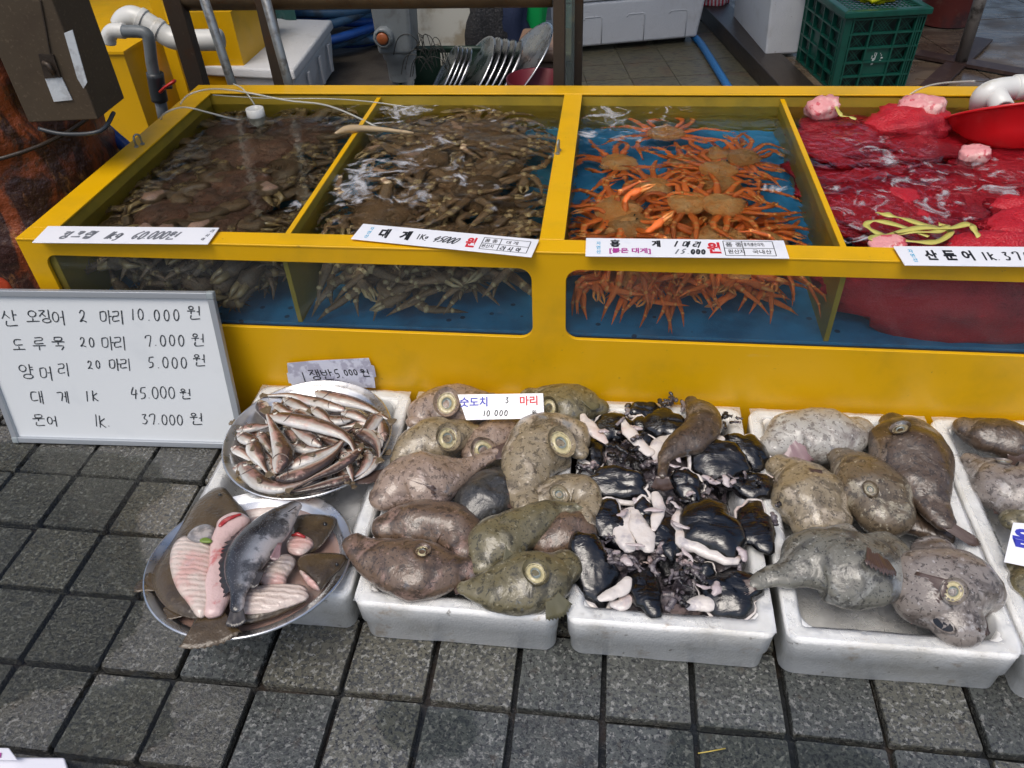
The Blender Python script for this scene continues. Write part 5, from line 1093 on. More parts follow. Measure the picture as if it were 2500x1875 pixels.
G().tube([PT(1140, 850, .022), PT(1180, 840, .024), PT(1230, 862, .022)], [.003, .005, .003], 7).put('torn_gut', m_blood, t, True)
t = flat('triangular brown flatfish head pointing to the right rim of the tray', [(1180, 1010), (1250, 975), (1400, 965), (1505, 985), (1470, 1060), (1400, 1130), (1320, 1210), (1260, 1160), (1190, 1080)], [(1270, 1040), (1400, 1040)], [(1190, 1090), (1240, 1110), (1320, 1190), (1315, 1215), (1250, 1180)], [(1230, 1130), (1290, 1180)], .004)
e = PT(1445, 1045, .014); G().rev([(.004, 0), (.003, .003), (.0002, .004)], 12, Matrix.Translation(e)).put('eye', m_blk, t, True)
flat('opened flatfish with a striped white flank along the front of the tray', [(740, 1330), (820, 1240), (1000, 1230), (1200, 1260), (1230, 1290), (1120, 1350), (1000, 1400), (850, 1440), (760, 1430)], [(850, 1350), (1080, 1320)], [(790, 1370), (830, 1230), (960, 1180), (1200, 1180), (1245, 1230), (1235, 1275), (1100, 1330), (950, 1370)], [(880, 1280), (1120, 1250)], -.006)
t = thing('fish_fillet', 'ribbed pink fillet lying between the rockfish and the flatfish heads', 'fish piece', PT(1050, 1080, .005))
slab(outl([(930, 1170), (960, 1060), (1060, 990), (1130, 980), (1165, 1030), (1110, 1120), (1080, 1180)], .004), [PT(1000, 1110, .004), PT(1100, 1040, .004)], .012, m_white, 'flesh', t)
t = thing('rockfish', 'black rockfish lying diagonally on top of the opened flatfish', 'fish', PT(880, 1000, .03))
cs = [PT(1150, 660, .04), PT(1080, 720, .042), (PT(1000, 800, .042)), PT(900, 900, .042), PT(830, 1020, .04), PT(800, 1140, .038), PT(780, 1240, .034), PT(770, 1330, .03)]
mp = .36166 * MP(cs[3]); body, bvh = loft(cs, [q * mp for q in (62, 112, 146, 156, 142, 100, 52, 44)], m_rock, 'body', t, .5, 24, 5, sgn=1, amp=.0015, freq=30)
fan(cs[-1], cs[-1] - cs[-2] + V((0, 0, -.006)), V((0, 0, 1)), 135 * mp, 70 * mp, 135 * mp, m_rfin, 'tail_fin', t, 8, .03, 4)
ds = [PT(a, b, .034) for a, b in ((815, 790), (745, 860), (700, 940), (680, 1040), (690, 1130), (720, 1210))]
inn = smoothpath([p.lerp(min(cs, key=lambda q: (q - p).length), .30) for p in ds], 5); vs = []
for i, p in enumerate(inn):
    c_ = min(smoothpath(cs, 6), key=lambda q: (q - p).length); o_ = (p - c_).normalized(); tt = i / (len(inn) - 1)
    L_ = (.030 if i % 2 else .019) * (.55 + .7 * math.sin(math.pi * min(1, tt * 1.05 + .08))) + (.006 if tt > .75 else 0)
    dd = (inn[min(i + 1, len(inn) - 1)] - inn[max(i - 1, 0)]).normalized(); e_ = p + o_ * L_ + dd * L_ * .5 + V((0, 0, -.004)); vs += [p + V((0, 0, .0015)), e_, p - V((0, 0, .0015)), e_ - V((0, 0, .001))]
n_ = len(inn); put('dorsal_fin', vs, [f for i in range(n_ - 1) for f in ((i * 4, i * 4 + 4, i * 4 + 5, i * 4 + 1), (i * 4 + 2, i * 4 + 3, i * 4 + 7, i * 4 + 6), (i * 4 + 1, i * 4 + 5, i * 4 + 7, i * 4 + 3))], m_rfin, t)
fan(PT(1060, 900, .058), PT(1030, 1010, .05) - PT(1070, 890, .055), V((0, 0, 1)), 150 * mp, 25 * mp, 70 * mp, m_fin['pinkf'], 'pectoral_fin', t, 7, .05, 5)
fan(PT(930, 1080, .045), PT(880, 1200, .035) - PT(930, 1080, .045), V((0, 0, 1)), 140 * mp, 60 * mp, 60 * mp, m_rfin, 'anal_fin', t, 7, .02, 6)
c, n = onbody(bvh, *ZF(1095, 715))
if c is not None: o = G().rev([(.0045, -.001), (.004, .002), (.0003, .0028)], 14, Matrix.Translation(c) @ n.to_track_quat('Z', 'Y').to_matrix().to_4x4()).put('eye', m_blk, t, True)
G().tube([PT(1060, 690, .055), PT(1120, 690, .056), PT(1170, 655, .048)], [.0012, .0016, .001], 5).put('mouth_line', m_blk, t, True)

# ------------------------------------------------------------------ the whiteboard
bl, br_ = P(36.7, 1077, .004), P(594, 1093, .004)
ux = (br_ - bl).normalized(); wid = (br_ - bl).length
tr = PY(537, 713, .770); up_ = tr - br_; up_ = up_ - ux * up_.dot(ux); hgt = up_.length
wb = thing('whiteboard', 'grey framed whiteboard with handwritten prices leaning on the yellow tank', 'whiteboard', bl)
basis_obj(wb, bl, ux, up_)
wid += .012; BWD = wid
def lbox(nm, c, d, m, parent, bv=.0):
    g = G().box(c, d); o = link(nm, mesh(g.v, g.f, m, False), parent)
    if bv: bevel(o, bv)
    return o
lbox('writing_surface', (wid / 2, hgt / 2, -.004), (wid - .02, hgt - .02, .006), m_board, wb)
F_ = .017
for nm, c, d in (('frame_bar', (wid / 2, F_ / 2, 0), (wid - 2 * F_, F_, .016)), ('frame_bar', (wid / 2, hgt - F_ / 2, 0), (wid - 2 * F_, F_, .016)), ('frame_bar', (F_ / 2, hgt / 2, 0), (F_, hgt - 2 * F_, .016)), ('frame_bar', (wid - F_ / 2, hgt / 2, 0), (F_, hgt - 2 * F_, .016))): lbox(nm, c, d, m_bframe, wb, .002)
for cx_ in (F_ / 2, wid - F_ / 2):
    for cy_ in (F_ / 2, hgt - F_ / 2): lbox('frame_corner', (cx_, cy_, .0005), (F_ + .003, F_ + .003, .019), m_bcorner, wb, .004)
bpy.context.view_layer.update(); wbi = wb.matrix_world.inverted(); wn_ = wb.matrix_world.to_3x3() @ V((0, 0, 1))
def onb(px, py): 
    d = ray(px, py); p = CAM + d * ((bl - CAM).dot(wn_) / d.dot(wn_)); q = wbi @ p; return q.x, q.y
Z5 = lambda x, y: (x * .40687, 540 + y * .40687)
lines = [('산', 15, 628, 110, 100), ('오징어', 160, 612, 205, 82), ('2', 475, 605, 60, 75), ('마리', 600, 610, 130, 80), ('10.000', 790, 595, 290, 70), ('원', 1125, 592, 90, 85),
         ('도', 80, 780, 75, 75), ('루', 200, 775, 80, 80), ('묵', 315, 770, 80, 80), ('20', 480, 755, 90, 60), ('마리', 610, 765, 150, 80), ('7.000', 870, 750, 240, 70), ('원', 1150, 750, 80, 80),
         ('양', 120, 945, 70, 90), ('머', 240, 945, 65, 80), ('리', 350, 920, 60, 75), ('20', 525, 885, 80, 50), ('마리', 655, 890, 130, 70), ('5.000', 885, 880, 240, 70), ('원', 1160, 870, 80, 75),
         ('대', 190, 1090, 80, 75), ('게', 345, 1085, 60, 70), ('1K', 515, 1080, 80, 65), ('45.000', 785, 1065, 270, 75), ('원', 1080, 1065, 80, 65),
         ('문', 200, 1225, 50, 70), ('어', 285, 1225, 50, 60), ('1K.', 570, 1235, 90, 75), ('37.000', 850, 1220, 250, 65), ('원', 1140, 1220, 100, 75)]
it = []
for s, x, y, w_, h_ in lines:
    a, b = onb(*Z5(x, y)); c_, d_ = onb(*Z5(x, y - h_)); e_, f_ = onb(*Z5(x + w_, y))
    h2 = ((a - c_) ** 2 + (b - d_) ** 2) ** .5 * .92; wtot = e_ - a
    est = sum(h2 * (.62 if ch in D else .95) * (.45 if ch == '1' else 1) * (.5 if ch == '.' else 1) for ch in s); adv = max(0, (wtot - est) / max(1, len(s) - 1)) / .25 if len(s) > 1 else 0
    it.append((s, a, b, h2, min(adv, .3), math.atan2(f_ - b, e_ - a) * .6))
write(it, M('whiteboard_marker', (.045, .05, .055), .45), wb, .0030, z=.0, slant=.18)

# ------------------------------------------------------------------ price signs on the rim
def sign(label, tl, tr_, br2, bl2, zt, zb, th=.003, kind='price_sign', mat=m_sign, cat='price sign', group='white price signs on the tank rim', onplane=None):
    f = (lambda p, z: P(*p, z)) if onplane is None else (lambda p, z: PY(*p, z))
    A, B, C_, D_ = f(bl2, zb), f(br2, zb), f(tr_, zt), f(tl, zt)
    t = thing(kind, label, cat, A, group); ux = B - A; basis_obj(t, A, ux, D_ - A); bpy.context.view_layer.update()
    inv = t.matrix_world.inverted(); q = [inv @ p for p in (A, B, C_, D_)]
    return t, q
def plate(t, pts, m, th=.003, name='plate'):
    vs = [V((x, y, z)) for z in (0, th) for x, y in pts]; n = len(pts)
    fs = [tuple(range(n))[::-1], tuple(range(n, 2 * n))] + [(i, (i + 1) % n, n + (i + 1) % n, n + i) for i in range(n)]
    o = link(name, mesh(vs, fs, m, False), t); bevel(o, .0008, 1); return o
def strip(label, tl, tr_, br2, bl2, z0=.5855, z1=.588):
    t, q = sign(label, tl, tr_, br2, bl2, z1, z0); Wd = q[1].x; H_ = (q[3].y + q[2].y) / 2
    plate(t, [(0, 0), (q[1].x, 0), (q[2].x, q[2].y), (q[3].x, q[3].y)], m_sign); return t, Wd, H_
WS = .72
TXS = .72
# 1 handwritten king crab sign
t, W_, H_ = strip('white price sign with smudged handwriting and 60.000 on the left rim', (118, 554), (536, 558), (508, 598), (79, 594))
write([('킹크랩', W_ * .12, H_ * .25, H_ * .44, .03, 0), ('1kg', W_ * .39, H_ * .24, H_ * .44, .0, 0), ('60.000원', W_ * .54, H_ * .25, H_ * .46, .0, 0)], m_inkf, t, .0060, z=.0032, slant=.3, wsc=WS)
write([('러', W_ * .965, H_ * .70, H_ * .16, 0, 0), ('시', W_ * .955, H_ * .44, H_ * .16, 0, 0), ('아', W_ * .945, H_ * .2, H_ * .16, 0, 0)], m_inkf, t, .0022, z=.0032, wsc=WS)
def vert3(t, x, y, h, m):
    for k, ch in enumerate('자연산'): text(ch, h * .27, x - (k - 1) * 0, y + h * (.68 - .33 * k), m, t, .018, z=.0034, name='lettering')
def table(t, x0, y0, x1, y1, cells):
    xm = x0 + (x1 - x0) * .38; ym = (y0 + y1) / 2; g = G(); th = .0009
    for a, b, c_, d_ in ((x0, y0, x1, y0), (x0, ym, x1, ym), (x0, y1, x1, y1), (x0, y0, x0, y1), (xm, y0, xm, y1), (x1, y0, x1, y1)):
        v, w_ = V((a, b, 0)), V((c_, d_, 0)); n_ = (w_ - v).normalized(); n_ = V((-n_.y, n_.x, 0)) * th; g.add([v - n_, w_ - n_, w_ + n_, v + n_], [(0, 1, 2, 3)])
    o = link('table_lines', mesh(g.v, g.f, m_blackp, False), t); o.location = (0, 0, .0033)
    h = (y1 - y0)
    for s, cx, cy, w_ in cells:
        o = text(s, h * .30, x0 + (x1 - x0) * cx, y0 + h * cy, m_blackp, t, .012, z=.0034, sx=w_)
# 2 snow crab sign
Z6 = lambda x, y: (840 + x * .22604, 520 + y * .22604)
t, W_, H_ = strip('white price sign reading 45000 for snow crab, tilted on the middle of the rim', Z6(208, 125), Z6(2108, 298), Z6(2025, 485), Z6(75, 287))
vert3(t, W_ * .065, H_ * .12, H_ * .72, m_cyanp)
text('대', H_ * .56, W_ * .135, H_ * .22, m_blackp, t, .05, z=.0034); text('게', H_ * .56, W_ * .255, H_ * .22, m_blackp, t, .05, z=.0034)
text('1Kg', H_ * .42, W_ * .355, H_ * .24, m_blackp, t, .02, .8, z=.0034); write([('45000', W_ * .44, H_ * .30, H_ * .36, .0, -.02)], m_ink, t, .0034, z=.0034, slant=.45, wsc=WS)
text('원', H_ * .58, W_ * .625, H_ * .18, m_redp, t, .05, .9, z=.0034); table(t, W_ * .712, H_ * .16, W_ * .965, H_ * .84, [('품 종', .04, .6, 1.25), ('대 게', .50, .6, 1.25), ('원산지', .02, .13, .95)])
write([('러시아', W_ * .82, H_ * .21, H_ * .22, .03, 0)], m_ink, t, .0024, z=.0034, wsc=WS)
# 3 red crab sign
Z7 = lambda x, y: (1410 + x * .24412, 560 + y * .24412)
t, W_, H_ = strip('white price sign reading 15.000 for red snow crab, right of the centre bar', Z7(85, 95), Z7(2060, 120), Z7(2118, 298), Z7(78, 275))
vert3(t, W_ * .055, H_ * .12, H_ * .72, m_cyanp)
text('홍', H_ * .42, W_ * .125, H_ * .50, m_blackp, t, .05, 1.1, z=.0034); text('게', H_ * .38, W_ * .335, H_ * .52, m_blackp, t, .05, 1.1, z=.0034)
text('[붉은 대게]', H_ * .34, W_ * .12, H_ * .12, m_magp, t, .035, 1.25, z=.0034)
write([('1', W_ * .445, H_ * .56, H_ * .32, 0, 0), ('마리', W_ * .485, H_ * .55, H_ * .32, .03, 0)], m_ink, t, .0040, z=.0034, slant=.3, wsc=WS); write([('15.', W_ * .445, H_ * .16, H_ * .26, .03, 0)], m_inkf, t, .0034, z=.0034, slant=.4, wsc=WS); write([('000', W_ * .525, H_ * .16, H_ * .25, .012, 0)], m_ink, t, .0044, z=.0034, wsc=WS)
text('원', H_ * .62, W_ * .61, H_ * .20, m_redp, t, .05, z=.0034); table(t, W_ * .695, H_ * .10, W_ * .94, H_ * .90, [('품 종', .04, .6, 1.25), ('홍게(붉은대게)', .41, .6, .62), ('원산지', .06, .12, 1.0), ('국내산', .55, .12, 1.1)])
# 4 squid sign cut by the right edge of the photograph
Z8 = lambda x, y: (2180 + x * .14467, 590 + y * .14467)
t, W_, H_ = strip('white price sign at the right end of the rim for live octopus', Z8(0, 92), (2680, 606), (2712, 655), Z8(195, 410))
W_ *= .96
vert3(t, W_ * .055, H_ * .14, H_ * .70, m_cyanp)
for k, ch in enumerate('산둔어'): text(ch, H_ * .52, W_ * (.13 + .098 * k), H_ * .25, m_blackp, t, .045, .95, z=.0034)
write([('1', W_ * .43, H_ * .28, H_ * .42, 0, 0), ('K.', W_ * .46, H_ * .28, H_ * .40, 0, 0), ('37000', W_ * .535, H_ * .28, H_ * .42, .03, 0)], m_ink, t, .0040, z=.0034, slant=.0, wsc=WS)
TXS = 1.0
# paper label behind the fish tray
Z9 = lambda x, y: (700 + x * .1085, 860 + y * .1085)
zz = .794
t, q = sign('damp torn paper label with handwritten 5.000 standing behind the fish tray', Z9(5, 245), Z9(1845, 130), Z9(2000, 800), Z9(140, 800), zz - .004, zz - .012, kind='paper_label', group=None, cat='price label', onplane=True)
inv = t.matrix_world.inverted(); pp = []
for a, b in ((140, 800), (100, 700), (45, 690), (0, 470), (30, 460), (5, 245), (600, 190), (1845, 130), (1900, 290), (1965, 305), (2015, 550), (1970, 560), (2000, 800), (1200, 770)):
    w_ = inv @ PY(*Z9(a, b), zz - .012 + .008 * (800 - b) / 650); pp.append((w_.x, w_.y))
plate(t, pp[::1], m_paper, .0015, 'paper'); hh = q[3].y; ww = q[1].x
write([('1', ww * .16, hh * .22, hh * .44, 0, 0), ('쟁반', ww * .25, hh * .33, hh * .42, .012, .05), ('5.', ww * .55, hh * .42, hh * .34, .0, .05), ('000', ww * .67, hh * .52, hh * .22, .01, .05), ('원', ww * .87, hh * .46, hh * .30, .0, .05)], m_ink, t, .0030, z=.0022, slant=-.1)
# lumpsucker card
t, q = sign('white card with blue and red print standing among the brown lumpsuckers', (1117, 963.6), (1326, 960), (1329, 1021.5), (1138, 1026), .235, .200, kind='price_card', group=None)
plate(t, [(0, 0), (q[1].x, 0), (q[2].x, q[2].y), (q[3].x, q[3].y)], m_sign, .002); ww, hh = q[1].x, q[3].y; x0 = q[3].x
text('숫도치', hh * .38, x0 + ww * .03, hh * .50, m_bluep, t, .03, z=.0026, sx=1.0); text('마리', hh * .38, ww * .69, hh * .50, m_redp, t, .03, z=.0026)
write([('3', ww * .50, hh * .62, hh * .22, 0, 0), ('10.000', ww * .22, hh * .12, hh * .22, .012, 0)], m_ink, t, .0027, z=.0026); text('원', hh * .20, ww * .84, hh * .12, m_blackp, t, .03, z=.0026)
# card at the right edge
ZA = lambda x, y: (2380 + x * .18083, 1200 + y * .18083)
t, q = sign('white card with a big blue letter lying at the right edge of the photo', ZA(515, 420), (2640, 1292), (2640, 1412), ZA(388, 955), .20, .17, kind='price_card', group=None)
plate(t, [(0, 0), (q[1].x, 0), (q[2].x, q[2].y), (q[3].x, q[3].y)], m_sign, .002); ww, hh = q[1].x, q[3].y
text('음', hh * .46, ww * .12, hh * .42, m_bluep, t, .05, 1.2, z=.0026)

# ------------------------------------------------------------------ net bags, floats and basin in the right compartment
m_netb = M('red_mesh_bag', (.52, .008, .018), .45, alpha=.90, layers=[((.16, .008, .02), 'noise', 6, .45, .68, .7), ((.62, .05, .08), 'voronoi', 130, .3, .5, .2)], bump=[('noise', 10, .012), ('voronoi', 220, .002)])
m_float = M('pink_net_float', (.72, .30, .30), .45, layers=[((.85, .55, .50), 'noise', 14, .48, .60, .95), ((.55, .03, .06), 'noise', 40, .54, .62, .8)], bump=[('noise', 60, .004)])
m_octo = M('dark_octopus_skin', (.14, .045, .035), .3, layers=[((.06, .02, .02), 'noise', 14, .5, .7, .8)], bump=[('noise', 20, .01)], coat=.5)
m_strapy = M('yellow_packing_strap', (.55, .50, .12), .35, layers=[((.40, .36, .10), 'uvwave', 3, .4, .8, .7)])
def blob(name, label, cat, c, rad, m, amp, freq, seed, group=None, n=26, K=14, pin=0):
    t = None; vs = []
    for k in range(K + 1):
        ph = math.pi * k / K - math.pi / 2
        for j in range(n):
            a = 2 * math.pi * j / n; d = V((math.cos(ph) * math.cos(a), math.cos(ph) * math.sin(a), math.sin(ph)))
            f = 1 + amp * fbm(d, freq, seed) + .5 * amp * abs(noise.noise(d * freq * 3 + V((seed, 0, 0))))
            vs.append(V((d.x * rad[0] * f, d.y * rad[1] * f, d.z * rad[2] * f)) + c)
    fs = [(k * n + j, k * n + (j + 1) % n, (k + 1) * n + (j + 1) % n, (k + 1) * n + j) for k in range(K) for j in range(n)]
    o = put(name, vs, fs, m, None, True, None, V(c))
    if label: tag(o, label, cat, group)
    return o
NB = [('red net bag under the pink float at the back left of the right compartment', 2000, 345, .46, (.14, .16, .07)), ('dark red net bag with folds in the back middle of the right compartment', 2110, 320, .44, (.13, .13, .08)),
      ('bright red net bag bulging out of the water at the back', 2195, 272, .525, (.13, .10, .055)), ('dark net bag with an octopus in it left of the red basin', 2235, 355, .46, (.14, .12, .065)),
      ('large red net bag across the front of the right compartment', 2130, 520, .455, (.20, .19, .075)), ('red net bag under the churned water in the centre right', 2330, 490, .45, (.22, .18, .07)),
      ('red net bag below the basin at the right edge', 2480, 420, .46, (.16, .14, .065)), ('bright red net bag breaking the surface at the right front', 2500, 572, .515, (.11, .08, .045)),
      ('crumpled pink red net bag at the right edge', 2490, 520, .52, (.075, .06, .04)), ('red net bag lying low against the right window', V((2.12, .93, .43)), None, .4, (.34, .095, .125)), ('dark red net bag pressed against the right window at the edge', V((2.45, .93, .425)), None, .4, (.33, .095, .12)), ('deep red net bag filling the floor of the right compartment', 2250, 430, .38, (.42, .30, .05))]
for i, (l_, px, py, z, r_) in enumerate(NB):
    c = px if py is None else (PW(px, py, z) if z < .5 else P(px, py, z)); c.y = min(max(c.y, .83 + r_[1]), 1.80 - r_[1]); c.x = max(c.x, 1.79 + r_[0])
    blob('net_bag', l_, 'net bag', c, r_, m_netb, .30, 1.6, i * 3.7, 'red net bags in the right compartment', 34, 18)
for i, (px, py, z, r_) in enumerate([(2110, 330, .43, (.09, .09, .05)), (2240, 360, .45, (.10, .08, .05)), (2350, 500, .43, (.13, .09, .05))]):
    blob('octopus', ['dark octopus inside the net bag at the back middle', 'dark octopus inside the net bag left of the basin', 'dark octopus inside the central right net bag'][i], 'octopus', PW(px, py, z), r_, m_octo, .4, 1.8, i * 9 + 1, 'octopuses inside the net bags')
def floatb(label, px, py, z, d, rz):
    c = P(px, py, z); o = blob('net_float', None, None, V((0, 0, 0)), (d[0] * .62, d[1] * .62, d[2] * .66), m_float, .16, 2.0, px * .01, None, 28, 16)
    for v in o.data.vertices:
        u = V((v.co.x / d[0], v.co.y / d[1], v.co.z / d[2])); k_ = max(abs(u.x), abs(u.y), abs(u.z)); v.co = v.co * (1 + .38 * (u.length / k_ - 1) / .73) * .92 if k_ > 0 else v.co
    o.location = c; o.rotation_euler = (.25, -.15, rz)
    tag(o, label, 'float', 'pink floats wrapped in red net')
floatb('pink block float wrapped in net at the back left of the right compartment', 2007, 268, .555, (.085, .065, .055), .3)
floatb('larger pink block float inside the bright red net bag', 2245, 268, .565, (.12, .07, .06), -.5)
floatb('small pink float just below the left corner of the red basin', 2380, 378, .55, (.07, .045, .035), -.3)
floatb('flat pink float behind the front rim next to the right price sign', 2165, 598, .548, (.07, .045, .02), .1)
ZT = lambda x, y: (1600 + x * .40687, y * .40687)
def ribbon(pts, wdt, g, z0):
    ps = smoothpath([P(*ZT(a, b), z0 + h) for a, b, h in pts], 7); vs = []
    for i, p in enumerate(ps):
        t = (ps[min(i + 1, len(ps) - 1)] - ps[max(i - 1, 0)]).normalized(); s = t.cross(V((.25 * math.sin(i * .7), .3 * math.cos(i * .5), 1))).normalized() * wdt
        u = V((0, 0, .0009)); vs += [p - s - u, p + s - u, p + s + u, p - s + u]
    n = len(ps); fs = [(i * 4 + k, i * 4 + (k + 1) % 4, i * 4 + 4 + (k + 1) % 4, i * 4 + 4 + k) for i in range(n - 1) for k in range(4)]
    g.add(vs, fs)
for k, (l_, pts) in enumerate([('yellow packing strap looped on the water at the front of the right compartment', [(1330, 1275, .02), (1400, 1290, .025), (1480, 1310, .02), (1600, 1345, .01), (1740, 1375, .012), (1770, 1400, .01), (1690, 1450, .008), (1560, 1450, .008), (1400, 1425, .006), (1300, 1380, .008), (1265, 1345, .01), (1330, 1325, .016), (1480, 1360, .02), (1640, 1420, .016)]),
                       ('yellow strap end sticking out to the right over the dark water', [(1440, 1395, .02), (1600, 1365, .024), (1760, 1370, .02), (1880, 1345, .022), (1920, 1390, .014), (1955, 1435, .006)]),
                       ('thin yellow strap loop nearest the front rim', [(1310, 1445, .008), (1300, 1425, .010), (1400, 1408, .012), (1520, 1390, .02), (1680, 1390, .02), (1750, 1355, .02), (1700, 1345, .02)]),
                       ('pale yellow strap tied to the pink float at the back', [(1085, 640, .03), (1115, 690, .02), (1160, 700, .012), (1205, 715, .008)])]):
    g = G(); ribbon(pts, .0075 if k != 3 else .006, g, ZW + .008); t = g.put('packing_strap', m_strapy, None, True, P(*ZT(*pts[0][:2]), ZW + .02)); tag(t, l_, 'strap', 'yellow packing straps in the right compartment')
# red basin
bc = P(2455, 300, .565); t = thing('basin', 'red plastic basin tipped on its side in the right compartment', 'basin', bc)
bm = Matrix.Translation(bc + V((.0, .02, .02))) @ Matrix.Rotation(math.radians(-6), 4, 'Y') @ Matrix.Rotation(math.radians(-30), 4, 'X')
G().rev([(.001, -.115), (.075, -.115), (.095, -.108), (.125, -.06), (.150, .0), (.158, .006), (.163, .006), (.165, .001), (.160, -.002), (.155, -.004), (.129, -.064), (.099, -.113), (.077, -.120), (.001, -.120)], 48, bm).put('bowl', m_red, t, True)
G().tube([bm @ V((.162 * math.cos(2 * math.pi * k / 48), .162 * math.sin(2 * math.pi * k / 48), .003)) for k in range(49)], .0045, 7, False).put('rolled_rim', m_red, t, True)
# white pvc outlet over the back rim
t = thing('water_pipe', 'white plastic elbow pipe resting over the back rim at the right', 'pipe', P(2440, 215, .6))
pa = [P(2620, 208, .63), P(2480, 214, .63), P(2425, 222, .63), P(2400, 238, .61), P(2395, 258, .57)]
G().tube(smoothpath(pa, 5), .033, 20).put('pipe', m_pvc, t, True)
G().tube([P(2500, 213, .63), P(2475, 214, .63)], .037, 20).put('coupling', m_pvc, t, True)
q0 = P(2432, 236, .62); q1 = q0 + V((.0, -.075, -.012)); g = G(); mt = Matrix.Translation(q0) @ (q1 - q0).to_track_quat('Z', 'Y').to_matrix().to_4x4()
g.rev([(.030, 0), (.030, .075), (.022, .075), (.021, .02), (.001, .02)], 22, mt); g.put('side_outlet', m_pvc, t, True)
# standpipe in the king crab compartment
c = P(622, 268, .56); t = thing('standpipe', 'short white plastic pipe standing upright in the left compartment', 'pipe', V((c.x, c.y, .34)))
G().rev([(.026, .0), (.026, .185), (.030, .188), (.030, .225), (.0245, .226), (.022, .2), (.022, .0)], 24, Matrix.Translation(V((c.x, c.y, .34)))).put('pipe', m_pvc, t, True)
# clear air tubes
def airtube(label, pts, r=.0032):
    g = G(); ps = smoothpath(pts, 8); g.tube(ps, r, 6); o = g.put('air_tube', m_tube, None, True, ps[0]); tag(o, label, 'tube', 'clear air tubes')
airtube('thin clear air tube looping over the back left corner of the tank', [P(440, 255, .585), P(460, 232, .61), P(510, 218, .62), P(580, 222, .62), P(700, 245, .59), P(800, 258, .58), P(900, 300, .56), P(975, 345, .50)])
airtube('clear air tube crossing the left rim near the eye bolt', [P(390, 295, .575), P(405, 275, .605), P(450, 262, .612), P(510, 275, .59), P(560, 288, .56), P(625, 300, .50)])
airtube('clear air tube dropping beside the white standpipe', [P(570, 205, .60), P(590, 215, .60), P(608, 235, .585), P(625, 262, .55)])
airtube('long thin clear tube along the back wall of the left compartments', [P(520, 232, .58), P(650, 240, .575), P(800, 241, .57), P(900, 248, .57), P(1000, 262, .56)], .002)
airtube('clear air tube running over the back rim at the right', [P(2380, 198, .66), P(2300, 203, .625), P(2250, 215, .60), P(2210, 238, .57)])
# snow crab leg floating by the divider
t = thing('crab_leg', 'pale snow crab leg sticking out of the water across the left divider', 'crab leg', P(870, 322, .57))
G().tube(smoothpath([P(818, 326, .585), P(850, 316, .58), P(890, 314, .572), P(950, 318, .56), P(1010, 325, .545)], 4), [.003, .006, .009, .012, .013, .013, .012, .011, .010, .010, .009, .008, .007, .006, .006, .005, .004], 7).put('shell', CM['snow'][2], t, True)

# ------------------------------------------------------------------ behind the tank, left part
def lin_box(name, label, cat, pts_bot, h, m, parent=None, bv=.0, group=None):
    bot = [V(p) for p in pts_bot]; top = [p + V((0, 0, h)) for p in bot]
    o = G().quadprism(bot, top).put(name, m, parent, False, bot[0] if parent is None else None)
    if bv: bevel(o, bv)
    if label: tag(o, label, cat, group)
    return o
# rusty pillar
t = thing('rusty_pillar', 'thick rusty orange pillar standing left of the tank', 'pillar', V((-.66, 1.38, 0)))
vs = []; n = 40; K = 34
for k in range(K + 1):
    z = k / K * 1.5
    for j in range(n):
        a = 2 * math.pi * j / n; r_ = .285 + .010 * math.sin(z * 40) * (1 if z > .5 else .4) + .018 * fbm(V((math.cos(a), math.sin(a), z * 1.5)), 3, 2) + .02 * abs(noise.noise(V((math.cos(a) * 3, math.sin(a) * 3, z * .6))))
        if z < .42: r_ += .02
        vs.append(V((-.66 + r_ * math.cos(a), 1.40 + r_ * math.sin(a), z)))
fs = [(k * n + j, k * n + (j + 1) % n, (k + 1) * n + (j + 1) % n, (k + 1) * n + j) for k in range(K) for j in range(n)]
put('column', vs, fs, m_rust, t); zc = .66
G().tube([V((-.66 + .315 * math.cos(a), 1.40 + .315 * math.sin(a), zc + .03 * math.sin(a * 1.0))) for a in [2 * math.pi * i / 40 for i in range(41)]], .006, 6, False).put('binding_wire', m_timber, t, True)
# brown steel cabinet on the pillar
z0 = .735; A, B, C_ = P(70, 300, z0), P(240, 292, z0), P(305, 240, z0); D_ = A + (C_ - B)
D2 = D_ + (D_ - A).normalized() * .10
t = thing('steel_cabinet', 'brown painted steel cabinet with two white patches hanging by the rusty pillar', 'cabinet', A)
o = G().quadprism([A, B, C_, D_], [p + V((0, 0, .75)) for p in (A, B, C_, D_)]).put('cabinet_body', m_cab, t); bevel(o, .004)
nf = (B - A).cross(V((0, 0, 1))).normalized(); nf = -nf if nf.y > 0 else nf
ns = (C_ - B).cross(V((0, 0, 1))).normalized(); ns = -ns if ns.dot(CAM - B) < 0 else ns
def onplane(px, py, p0, nrm): d = ray(px, py); return CAM + d * ((p0 - CAM).dot(nrm) / d.dot(nrm))
def patch(pxs, p0, nrm, m, name, parent, th=.003, bv=.0):
    a = [onplane(*q, p0, nrm) + nrm * .001 for q in pxs]; b = [p + nrm * th for p in a]; o = G().quadprism(a, b).put(name, m, parent)
    if bv: bevel(o, bv)
    return o
patch([(111, 190), (152, 188), (178, 243), (133, 247)], A, nf, m_tape, 'white_patch', t)
patch([(158, 80), (178, 72), (214, 200), (205, 215), (190, 190)], A, nf, m_tape, 'white_patch', t)
patch([(98, 0), (101, 0), (125, 130), (122, 130)], A, nf, m_timber, 'door_seam', t)
patch([(96, 130), (132, 132), (150, 186), (112, 190)], A, nf, m_timber, 'padlock_hasp', t, .006)
G().tube([onplane(110, 150, A, nf) + nf * .01, onplane(125, 152, A, nf) + nf * .018, onplane(136, 178, A, nf) + nf * .012], .006, 7).put('padlock', m_frame, t, True)
